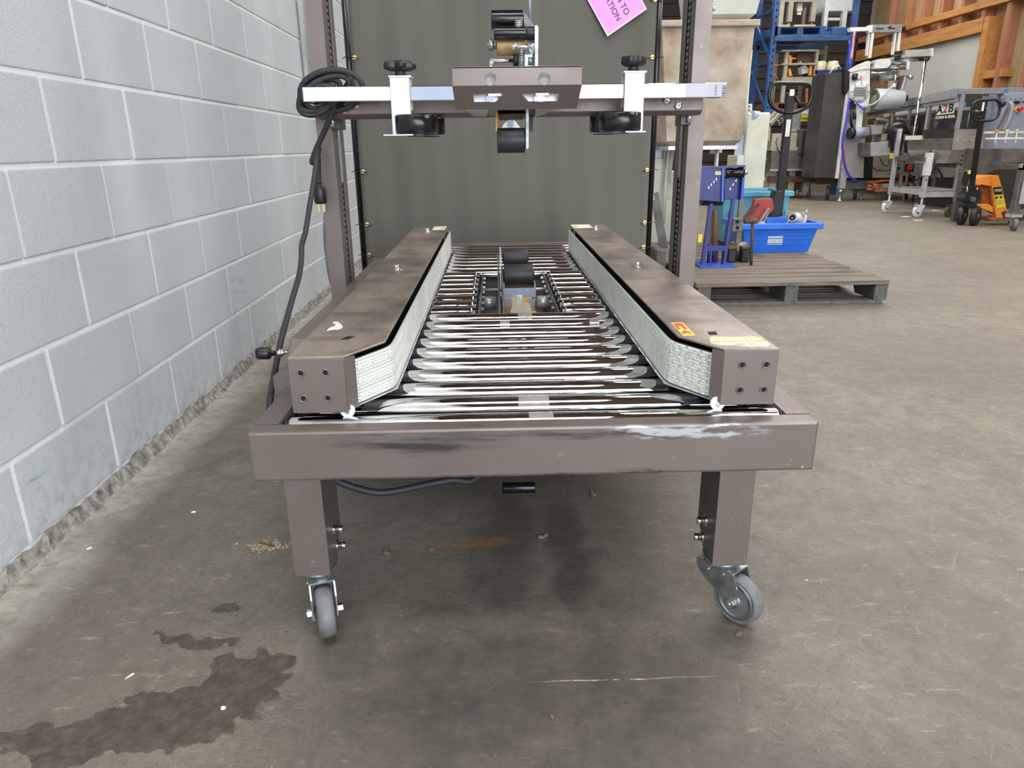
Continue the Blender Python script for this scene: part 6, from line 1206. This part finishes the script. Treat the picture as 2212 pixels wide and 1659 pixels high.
m = MB(); q0 = pA + dS * .05 - nS * 0.0; m.loft([pA + Vector((.03, .08, -.22)), pB + Vector((0, 0, -.22)), pB + Vector((0, 0, -.8)), pA + Vector((.03, .08, -.8))], [v + Vector((.01, .003, 0)) for v in (pA + Vector((.03, .08, -.22)), pB + Vector((0, 0, -.22)), pB + Vector((0, 0, -.8)), pA + Vector((.03, .08, -.8)))]); m.build('smoked_panel', M['glass'], fs)
m = MB(); o_ = Vector((.55, .17, 0)); m.loft([pA + Vector((.03, .08, -.2)) + o_, pB + Vector((0, 0, -.2)) + o_, pB + o_ + Vector((0, 0, -1.0)), pA + o_ + Vector((.03, .08, -1.0))], [v + o_ + Vector((.03, .01, 0)) for v in (pA + Vector((.03, .08, -.2)), pB + Vector((0, 0, -.2)), pB + Vector((0, 0, -1.0)), pA + Vector((.03, .08, -1.0)))]); m.build('inner_back', M['darkcab'], fs)
for t in (1.2, 2.2, 3.2, 4.4):
    c = pA + dS * t; m = MB(); m.beam((c.x, c.y, .3), (c.x, c.y, topz - .1), .045, .045); m.build('panel_post', M['alu'], fs)
for t, h, mt in ((.5, .5, 'steel'), (.9, .62, 'white'), (1.5, .45, 'steel_dark'), (1.9, .66, 'zinc'), (2.6, .5, 'cream_dull'), (3.0, .7, 'steel'), (.3, .72, 'bluegrey')):
    c = pA + dS * t + Vector((.22, .06, 0)); m = MB(); m.cyl((c.x, c.y, topz - h - .12), (c.x + .05, c.y, topz - h + .1), .05, n=10); m.box(c.x - .06, c.x + .06, c.y + .02, c.y + .12, topz - h - .18, topz - h - .05); m.build('gear_unit', M[mt], fs)
m = MB(); m.beam(pA + dS * .1 + Vector((.05, 0, -.95)), pB + Vector((0, 0, -.95)), .5, .3); m.build('side_base', M['steel_dark'], fs)
zs1 = at(2060, 247, YA).z
def on_side(px, py):
    r = ray(px, py); n = nS; t = ((pA + Vector((.018, .05, 0)) - CAM).dot(n)) / r.dot(n); return CAM + r * t
l0, l1, l2, l3 = on_side(2026, 228), on_side(2063, 225), on_side(2061, 243), on_side(2023, 247)
cen = (l0 + l1 + l2 + l3) / 4; wd = (l1 - l0).length; hg = abs(l0.z - l3.z); xax = -dS
sgM = frame_m(cen, xax, (0, 0, 1)); outn = sgM.to_3x3() @ Vector((0, 0, 1)) * 0.004
def sidequad(x0, x1, z0, z1, o): return [sgM @ Vector((x, z, o)) for x, z in ((x0, z0), (x1, z0), (x1, z1), (x0, z1))]
lg_ = MB().loft(sidequad(-wd * .52, wd * .52, -hg * .56, hg * .58, 0.001), sidequad(-wd * .52, wd * .52, -hg * .56, hg * .58, 0.004)).build('logo_backing', M['paper'], fs)
for i, (chh, mt) in enumerate((('A', 'ink'), ('2', 'red'), ('B', 'ink'))):
    x = (i - 1) * wd * .33; MM = sgM @ Matrix.Translation((x, 0, .006)); text(chh, hg * 1.25, M[mt], 'logo_letter', fs, MM, .001, sx=wd * .34 / (hg * 0.80), bold=hg * .03)
l5 = on_side(2042, 253); MM = sgM.copy(); MM.translation = l5 - (sgM.to_3x3() @ Vector((0, 0, -.004))); text('FORM & SEAL', hg * .46, M['paper'], 'logo_letter', fs, MM, .001, sx=wd * 1.1 / (hg * 2.6), bold=hg * .012)
MB().pbox(2158, 200, 2300, 330, YA - .02, .3, .004).build('control_panel', M['bluegrey'], fs); MB().pbox(2076, 203, 2158, 300, YA + .45, .02).build('window_back', M['darkcab'], fs)
MB().pbox(2163, 206, 2176, 213, YA - .03, .01).build('display', M['greypaint'], fs)
for px, py, mt in ((2190, 220, 'ink'), (2209, 220, 'ink'), (2183, 213, 'greypaint'), (2193, 213, 'greypaint'), (2205, 212, 'greypaint')): c = at(px, py, YA - .02); m = MB(); m.cyl(c, c + Vector((0, -.02, 0)), .009, n=10); m.build('push_button', M[mt], fs)
MB().pbox(2196, 218, 2203, 224, YA - .05, .03).build('rotary_switch', M['black'], fs)
c = at(2196, 236, YA - .02); m = MB(); m.cyl(c, c + Vector((0, -.03, 0)), 5 * mpp(YA), n=18); es = m.build('stop_ring', M['yellow'], fs); c = at(2200, 235.5, YA - .05); m = MB(); m.cyl(c, c + Vector((0.01, -.05, 0)), 4 * mpp(YA), n=16); m.build('stop_button', M['redplastic'], es)
for px0, px1, y0, y1, Yt in ((2171, 2178, 191, 199, YA - .004), (2162, 2168, 214, 218, YA - .024), (2073, 2087, 221, 230, YA + .02)): MB().pbox(px0, y0, px1, y1, Yt - .004, .004).build('tape_strip', M['bluetape'], fs)
MB().pbox(2072, 231, 2098, 238, YA + .03, .05).build('window_shelf', M['greypaint'], fs); MB().pbox(2124, 207, 2150, 216, YA + .2, .02).build('inner_box', M['bluegrey'], fs)
m = MB(); m.ptube([(2098, 232, YA + .1), (2092, 255, YA + .1), (2089, 275, YA + .1)], 1); m.build('inner_rod', M['steel'], fs)
for c0, c1, mt in (((2140, 225), (2137, 258), 'zinc'), ((2132, 232), (2147, 245), 'hose'), ((2150, 232), (2148, 250), 'steel'), ((2105, 240), (2120, 242), 'steel_dark')): m = MB(); m.ptube([(c0[0], c0[1], YA + .3), (c1[0], c1[1], YA + .3)], 2.4); m.build('inner_part', M[mt], fs)
m = MB(); m.tube(smooth([at(2181, 221, YA - .06), at(2186, 226, YA - .1), at(2186, 240, YA - .12), at(2178, 264, YA - .12), at(2166, 284, YA - .1)], 5), .022, 8); m.build('hose', M['hose'], fs)
m = MB(); m.tube(smooth([at(2177, 234, YA - .05), at(2166, 258, YA - .06), at(2152, 282, YA - .06)], 5), .010, 6); m.build('hose', M['brownwood'], fs)
MB().box(XA + .35, XA + 2.2, YA + .1, YA + 1.2, 0, 0.62).build('base_cabinet', M['darkcab'], fs)
for dx in (.5, 1.25, 1.6): MB().box(XA + dx, XA + dx + .02, YA + .085, YA + .1, .05, .6).build('door_seam', M['rust'], fs)
# ---------------------------------------------------------------- hopper cart
hc = thing('hopper_cart', 'stainless hopper cart on perforated legs and swivel casters', 'cart', (5.4, 9.1, 0))
XH0, XH1, YH0, YH1 = 5.17, 5.60, 8.83, 9.5
Lc, Cc, Rc = at(1962, 294, 9.15), at(2059, 298, 8.62), at(2128, 296, 8.95)
def hz(px, py, Y): return at(px, py, Y).z
zt5 = (hz(2059, 298, 8.62)); zl5 = hz(2050, 344, 8.62)
Fc = Vector((Lc.x + Rc.x - Cc.x, Lc.y + Rc.y - Cc.y + .05, 0)); sc_ = .72
ctr = Vector(((Lc.x + Rc.x) / 2, (Lc.y + Rc.y) / 2, 0))
def sh5(p, k, z): return Vector((ctr.x + (p.x - ctr.x) * k, ctr.y + (p.y - ctr.y) * k, z))
m = MB(); m.loft([sh5(p, 1, zt5) for p in (Lc, Cc, Rc, Fc)], [sh5(p, .97, zl5 + .10) for p in (Lc, Cc, Rc, Fc)]); hp5 = m.build('hopper', M['steel_dark'], hc)
m = MB(); m.loft([sh5(p, .97, zl5 + .10) for p in (Lc, Cc, Rc, Fc)], [sh5(p, .70, zl5 - .05) for p in (Lc, Cc, Rc, Fc)]); m.build('hopper_trough', M['steel'], hc)
m = MB(); nC = (Rc - Cc).cross(Vector((0, 0, 1))).normalized() * .004
m.loft([Cc + nC, Vector((Rc.x, Rc.y, zt5)) + nC, sh5(Rc, .97, zl5 + .1) + nC * 2, sh5(Cc, .97, zl5 + .1) + nC * 2], [Cc + nC * 2, Vector((Rc.x, Rc.y, zt5)) + nC * 2, sh5(Rc, .97, zl5 + .1) + nC * 3, sh5(Cc, .97, zl5 + .1) + nC * 3]); m.build('hopper_front', M['steel'], hc)  # brighter steel paints the lit face, darker steel the shaded side
m = MB(); up = Vector((0, 0, hz(2059, 279, 8.62) - zt5)); o1, o2 = Vector((-.03, -.05, 0)), Vector((.08, -.03, 0))
m.loft([Cc + nC, Vector((Rc.x, Rc.y, zt5)) + nC, Vector((Rc.x, Rc.y, zt5)) + up + o2, Cc + up + o1], [v + Vector((0, .012, 0)) for v in (Cc + nC, Vector((Rc.x, Rc.y, zt5)) + nC, Vector((Rc.x, Rc.y, zt5)) + up + o2, Cc + up + o1)]); m.build('hopper_flange', M['alu'], hc)
Lm = Lc + (Cc - Lc) * .36; m = MB(); m.loft([Vector((Lm.x, Lm.y, zt5)), Cc, Cc + up + o1, Vector((Lm.x, Lm.y, zt5)) + up + Vector((-.05, -.03, 0))], [v + Vector((.012, .006, 0)) for v in (Vector((Lm.x, Lm.y, zt5)), Cc, Cc + up + o1, Vector((Lm.x, Lm.y, zt5)) + up + Vector((-.05, -.03, 0)))]); m.build('hopper_flange', M['darkcab'], hc)  # shaded flange coloured charcoal, the lit one bright aluminium
m = MB(); m.beam(Vector((Lc.x, Lc.y, zt5 + .01)), Vector((Lm.x, Lm.y, zt5 + .01)), .10, .05); m.build('rail_edge', M['cream'], hc)
for k in range(4): c = Cc + (Rc - Cc) * (.1 + .22 * k) + nC * 2 - Vector((0, 0, .035)); m = MB(); m.cyl(c, c + nC * 4, .010, n=8); m.build('rivet', M['steel'], hp5)
for lx, ly, top, wht in ((XH0, YH1, hz(1955, 278, 9.5), 1), (XH0 + .04, YH0, hz(1997, 330, 8.83), 1), (XH1, YH0, hz(2075, 356, 8.83), 1), (XH1, YH1, hz(2080, 350, 9.5), 0)):
    lo = 0.235; lg5 = MB().box(lx - .022, lx + .022, ly - .022, ly + .022, lo, top).build('leg', M['alu'] if wht else M['steel_dark'], hc)
    if ly == YH0:
        for k in range(7): z = lo + .2 + k * .055; MB().box(lx - .008, lx + .008, ly - .0245, ly - .021, z, z + .018).build('leg_hole', M['dark'], lg5)
    if lx < 5.3 and ly == YH0: MB().box(lx - .035, lx + .035, ly - .035, ly + .03, top - .26, top).build('leg_sleeve', M['white'], hc)
    Mx = Matrix.Translation((lx, ly, 0)) @ Matrix.Rotation({0: -1.3}.get(0) + rnd.uniform(-.3, .3), 4, 'Z')
    white = lx < 5.3
    m = MB(); m.lathe([(.02, -.016), (.06, -.016), (.066, -.01), (.066, .01), (.06, .016), (.02, .016)], (0, -.04, .066), (1, 0, 0), 24); wh5 = m.build('wheel', M['white'] if white else M['steel_dark'], hc, Mx)
    m = MB(); m.lathe([(.004, -.020), (.022, -.019), (.022, .019), (.004, .020)], (0, -.04, .066), (1, 0, 0), 16); m.build('hub', M['steel_dark'], wh5, Mx)
    m = MB(); m.prism([(.035, .15), (-.07, .135), (-.09, .10), (-.05, .06), (-.03, .06), (.03, .12)], 'x', -.026, -.020); m.prism([(.035, .15), (-.07, .135), (-.09, .10), (-.05, .06), (-.03, .06), (.03, .12)], 'x', .020, .026); m.box(-.026, .026, -.07, .035, .142, .15); m.cyl((0, 0, .15), (0, 0, lo), .012, n=10); m.build('fork', M['white'] if white else M['steel_dark'], hc, Mx)
for p, q in (((XH0, YH0, .27), (XH1, YH0, .27)), ((XH0, YH0, .30), (XH0, YH1, .30)), ((XH1, YH0, .30), (XH1, YH1, .30)), ((XH0, YH1, .30), (XH1, YH1, .30))): m = MB(); m.beam(p, q, .035, .06); m.build('frame_bar', M['alu'], hc)
m = MB(); m.beam((XH0, YH0 - .01, .33), (XH1, YH0 - .01, .33), .02, .012); m.build('frame_rod', M['steel'], hc)
zt6 = zl5 + .02
for p, q in (((XH0 + .04, YH0, zt6 - .04), (XH1 + .1, YH0 + .3, zt6 - .08)), ((XH0, YH1, zt6 - .02), (XH1, YH1, zt6 - .02)), ((XH0, YH0, zt6 - .02), (XH0, YH1, zt6 - .02)), ((XH1, YH0, zt6 - .10), (XH1, YH1, zt6 - .10))): m = MB(); m.beam(p, q, .04, .05); m.build('support_arm', M['steel_dark'], hc)
for lx in (XH0, XH1): m = MB(); m.beam((lx, YH1 - .2, .3), (lx, YH1 - .2, zt6), .03, .03); m.build('inner_post', M['steel_dark'], hc)
rs = MB().pbox(1958, 354, 1975, 372, 9.46, .06).build('switch_box', M['black'], hc); MB().pbox(1962, 356, 1972, 367, 9.44, .02, .004).build('switch_face', M['redplastic'], rs)
m = MB(); m.beam(at(1967, 363, 9.49), (XH0, YH1, at(1967, 363, 9.5).z), .03, .03); m.build('switch_arm', M['black'], hc)
for pts in ([(1962, 370), (1968, 381), (1978, 389), (1986, 384)], [(2020, 362), (2010, 378), (2000, 388), (1990, 390)], [(2026, 365), (2033, 376), (2036, 386), (2028, 392)]): m = MB(); m.tube(smooth([at(x, y, 9.2) for x, y in pts], 5), .010, 6); m.build('cable', M['black'], hc)
# ---------------------------------------------------------------- stainless infeed table at the right edge
YT7 = 7.35
it = thing('infeed_table', 'stainless infeed trough table on casters at the right edge of the picture', 'table', (at(2230, 480, YT7).x, YT7, 0))
xL7 = at(2196, 420, YT7).x
m = MB(); m.prism([(8.0, .80), (8.0, .66), (8.05, .58), (8.2, .53), (8.5, .53), (8.65, .60), (8.65, .80)], 'x', at(2166, 330, 8.0).x, at(2166, 330, 8.0).x + 1.2); m.build('trough', M['steel_dark'], it)
z1_ = at(2180, 298, 7.98).z
MB().box(at(2130, 298, 7.98).x, at(2130, 298, 7.98).x + 1.4, 7.97, 7.99, z1_ - .012, z1_ + .006).build('front_rail', M['cream'], it); MB().box(at(2130, 290, 8.1).x, at(2130, 290, 8.1).x + 1.4, 8.1, 8.14, z1_ + .05, z1_ + .07).build('rear_rail', M['cream'], it)
for k in range(7): x = at(2134, 298, 7.98).x + .085 + k * .11; MB().box(x, x + .008, 7.975, 7.99, z1_ - .05, z1_ + .06).build('rail_bracket', M['cream'], it); m = MB(); m.cyl((x + .05, 8.05, z1_ + .03), (x + .05, 8.05, z1_ + .09), .018, n=8); m.build('rail_peg', M['cream_dull'] if k % 3 else M['orange_rust'], it)
MB().box(xL7, xL7 + .07, YT7, YT7 + .06, .16, .62).build('leg', M['steel_dark'], it); MB().box(xL7 + .03, xL7 + .5, YT7 - .02, YT7 - .01, .27, .50).build('front_panel', M['alu'], it)
MB().box(xL7 + .0, xL7 + .6, YT7, YT7 + .05, .60, .66).build('top_rail', M['steel'], it); m = MB(); m.beam((xL7 + .03, YT7, .63), (xL7 + .03, 8.1, .63), .05, .05); m.build('side_rail', M['steel_dark'], it)
MB().box(xL7 + .0, xL7 + .06, 8.3, 8.36, 0, .55).build('leg', M['steel_dark'], it)
MB().box(xL7 - .02, xL7 + .09, YT7 - .03, YT7 + .08, .135, .165).build('caster_plate', M['steel'], it)
m = MB(); m.lathe([(.02, -.02), (.062, -.02), (.066, -.014), (.066, .014), (.062, .02), (.02, .02)], (xL7 + .04, YT7 + .0, .066), (1, -.3, 0), 24); w7 = m.build('wheel', M['tread'], it)
m = MB(); m.prism([(YT7 - .03, .14), (YT7 + .05, .14), (YT7 + .02, .05), (YT7 - .02, .05)], 'x', xL7 + .005, xL7 + .011); m.prism([(YT7 - .03, .14), (YT7 + .05, .14), (YT7 + .02, .05), (YT7 - .02, .05)], 'x', xL7 + .069, xL7 + .075); m.build('fork', M['zinc'], it)
for pts in ([(2212, 360), (2205, 380), (2196, 405), (2188, 425)], [(2208, 368), (2200, 395), (2184, 420)], [(2195, 410), (2186, 424), (2180, 432)]): m = MB(); m.tube(smooth([at(x, y, 7.6) for x, y in pts], 5), .012, 6); m.build('cable', M['black'], it)
# ---------------------------------------------------------------- orange pallet jack
YO = 7.86
oj = thing('orange_pallet_jack', 'orange pallet jack with black steering handle and wheels in front of hopper cart', 'pallet jack', (at(2107, 487, YO).x, YO, 0))
Wc = at(2107, 468, YO); Wc.z = .102
ax = Vector((-.62, .78, 0)).normalized()
for k, mt in ((0, 'steel_dark'), (1, 'steel_dark')):
    c = Wc + ax * (.13 * k); m = MB(); m.lathe([(.03, -.03), (.085, -.03), (.098, -.022), (.102, -.01), (.102, .02), (.095, .03), (.03, .03)], (c.x, c.y, .102), ax, 32); w8 = m.build('steer_wheel', M['rubber'], oj)
    m = MB(); m.lathe([(.004, -.036), (.026, -.035), (.03, -.028), (.03, .02), (.004, .02)], (c.x, c.y, .102), ax, 18); m.build('wheel_hub', M['steel_dark'], w8)
MB().pprism([(2084, 444), (2122, 442), (2121, 447), (2116, 449), (2086, 450)], YO + .02, .12, .004).build('axle_block', M['black'], oj)
MB().pprism([(2096, 404), (2112, 408), (2119, 414), (2120, 430), (2112, 436), (2095, 440), (2085, 438), (2081, 430), (2090, 418)], YO + .05, .14, .012).build('pump_body', M['black'], oj)
MB().pprism([(2098, 425), (2110, 426), (2109, 436), (2097, 437)], YO + .02, .04, .008).build('pump_valve', M['steel_dark'], oj)
for px in (2089, 2110): m = MB(); a = at(px, 416, YO + .06); b = at(px + 1, 403, YO + .06); m.cyl(a, b, .008, n=10); m.build('piston', M['chrome'], oj)
b = at(2098, 408, YO + .05); a = at(2121, 250, YO - .12); m = MB(); m.beam(b, a, .05, .035, (0, 1, 0), .004); m.build('drawbar', M['black'], oj)
m = MB(); m.beam(a, at(2127, 217, YO - .15), .04, .025, (0, 1, 0), .003); m.build('drawbar_head', M['black'], oj); MB().pbox(2122, 221, 2126, 240, YO - .17, .01).build('release_lever', M['paper'], oj)
m = MB(); m.tube(smooth([at(x, y, YO - .15) for x, y in ((2114, 217), (2135, 216), (2151, 216), (2158, 223), (2160, 236), (2155, 250), (2145, 259), (2128, 261), (2110, 261), (2101, 255), (2098, 245), (2100, 232), (2106, 221), (2114, 217))], 4)[:-1], .014, 8, True); m.build('loop_handle', M['black_gloss'], oj)
m = MB(); m.pcyl((2159, 222, YO - .15), (2168, 226, YO - .15), 6, n=12); m.build('handle_knob', M['black'], oj)
MB().pprism([(2090, 370), (2098, 367), (2098, 376), (2092, 396), (2086, 402), (2084, 392)], YO + .0, .06, .006).build('drawbar_bracket', M['black'], oj); MB().pbox(2091, 368, 2097, 376, YO - .004, .004).build('yellow_sticker', M['yellow'], oj)
MB().pprism([(2107, 385), (2112, 382), (2142, 378), (2157, 379), (2160, 396), (2142, 403), (2119, 396), (2119, 401), (2107, 400)], YO + .02, .22, .008).build('crosshead', M['orange'], oj)
MB().pprism([(2140, 380), (2157, 379), (2164, 404), (2179, 471), (2152, 471), (2147, 440)], YO + .015, .04, .004).build('body_panel', M['orange'], oj)
MB().pprism([(2120, 404), (2140, 402), (2148, 450), (2146, 462), (2120, 444)], YO + .12, .06).build('body_inner', M['orange_rust'], oj)
MB().pprism([(2113, 444), (2117, 441), (2137, 441), (2145, 447), (2146, 460), (2135, 454), (2114, 448)], YO + .0, .05, .004).build('fender', M['orange'], oj); m = MB(); c = at(2117, 446, YO - .001); m.cyl(c, c + Vector((0, -.01, 0)), .014, n=12); m.build('pivot_bolt', M['zinc'], oj)
MB().pprism([(2134, 469), (2200, 470), (2200, 477), (2136, 478)], YO + .02, .14, .004).build('fork', M['orange_rust'], oj); MB().pprism([(2150, 466), (2210, 464), (2210, 469), (2152, 471)], YO + .45, .14, .004).build('fork', M['orange_rust'], oj)
m = MB(); c = at(2190, 479, YO + .09); m.cyl((c.x, YO + .04, .036), (c.x, YO + .14, .036), .036, n=18); m.build('load_wheel', M['black'], oj)
m = MB(); c = at(2200, 470, YO + .52); m.cyl((c.x, YO + .48, .036), (c.x, YO + .56, .036), .036, n=18); m.build('load_wheel', M['black'], oj)
MB().pprism([(2166, 458), (2173, 455), (2180, 471), (2170, 471)], YO + .0, .04).build('link_arm', M['rust'], oj)
bl5 = MB().pprism([(2145.5, 405), (2163, 403), (2166, 420), (2149, 421)], YO + .010, .005).build('black_label', M['ink'], oj); c = at(2156, 411.5, YO + .009); text('TITAN', .036, M['paper'], 'label_print', oj, frame_m(c, (1, 0, .06), (-.2, 0, 1)), .0005, sx=.72, bold=.001)
yl5 = MB().pprism([(2148.5, 421.5), (2167, 420), (2173, 447), (2153.5, 450)], YO + .010, .005).build('yellow_label', M['yellow'], oj)
for px, py in ((2152.5, 427), (2162, 426)): c = at(px, py, YO + .009); m = MB(); m.cyl(c, c + Vector((0, -.001, 0)), .013, n=14); m.build('label_symbol', M['ink'], oj)
for y in (434, 439): MB().pprism([(2154, y), (2167, y - 1), (2167.3, y + .7), (2154.3, y + 1.7)], YO + .0088, .0012).build('label_line', M['faded'], oj)
# =================================================================== LITTER ON THE FLOOR
def scrap(name, cat, label, px, py, w, d, mat, yaw=0.3, h=.003):
    p = at(px, py, z=0); m = MB(); n = 7; rr = random.Random(px * 31 + py); A = []
    for i in range(n): an = 2 * PI * i / n; k = rr.uniform(.75, 1.15); x, y = math.cos(an) * w / 2 * k, math.sin(an) * d / 2 * k; A.append((p.x + x * math.cos(yaw) - y * math.sin(yaw), p.y + x * math.sin(yaw) + y * math.cos(yaw)))
    m.loft([(x, y, 0) for x, y in A], [(x, y, h * rr.uniform(.5, 1.2)) for x, y in A])
    return tag(m.build(name, mat, origin=(p.x, p.y, 0)), label, cat)
scrap('paper_scrap', 'scrap', 'long white paper scrap on the floor left of the white caster of the hopper cart', 1956, 468, .13, .10, M['paper'], .1)
scrap('paper_scrap', 'scrap', 'thin pale paper scrap on the floor in front of the hopper cart caster', 1983, 476, .13, .05, M['paper'], .0)
scrap('paper_scrap', 'scrap', 'white scrap on the floor under the hopper cart', 2022, 455, .08, .14, M['paper'], .4)
scrap('wood_chip', 'chip', 'pale wood chip on the floor left of the sealer between wall and leg', 418, 1107, .014, .006, M['paper'], .2)
scrap('wood_chip', 'chip', 'small white chip on the floor near the wall bottom', 193, 1185, .012, .008, M['paper'], .5)
scrap('dry_leaf', 'leaf', 'crumpled brown leaf on the floor under the middle of the sealer', 1172, 1160, .026, .016, M['leaf'], .3, .008)
scrap('dry_leaf', 'leaf', 'dry leaf on the floor under the sealer right of the crank handle', 1283, 1068, .024, .018, M['leaf'], .9, .010)
scrap('dry_leaf', 'leaf', 'dark dry leaf fragment on the floor below the left cord', 838, 1196, .018, .014, M['leaf'], .1, .008)
scrap('wood_chip', 'chip', 'orange-tinged chip by the leg under the sealer', 932, 1188, .008, .006, M['leaf'], .1, .005)
scrap('wood_chip', 'chip', 'pinkish oval chip on bare floor right of the right caster', 1742, 1254, .010, .006, M['tubepink'], .1, .002)
scrap('wood_chip', 'chip', 'tan splinter lying by the damp stain', 280, 1461, .020, .004, M['decal'], .9, .002)
scrap('wood_chip', 'chip', 'whitish pebble on the damp floor stain', 483, 1531, .008, .006, M['paper'], .2, .004)
scrap('dry_leaf', 'leaf', 'brown crumb on the floor in front of the right caster', 1596, 1372, .012, .006, M['leaf'], .2, .005)
scrap('dry_leaf', 'leaf', 'curled dark leaf scrap on the floor near the bottom middle of the picture', 1194, 1552, .008, .014, M['leaf'], .2, .005)
p = at(575, 1180, z=0); db = thing('sweepings', 'little heap of dust and splinters on the floor left of left leg', 'debris', (p.x, p.y, 0))
m = MB(); rr = random.Random(5)
for i in range(160):
    x, y = p.x + rr.gauss(0, .02), p.y + rr.gauss(0, .012); s = rr.uniform(.0008, .0022); m.box(x - s * 1.6, x + s * 1.6, y - s, y + s, 0, s * 1.2)
m.build('grit', M['dust'], db, kind='stuff')
m = MB(); m.beam((p.x - .02, p.y + .01, .004), (p.x + .02, p.y - .006, .004), .004, .004); m.build('splinter', M['brownwood'], db)
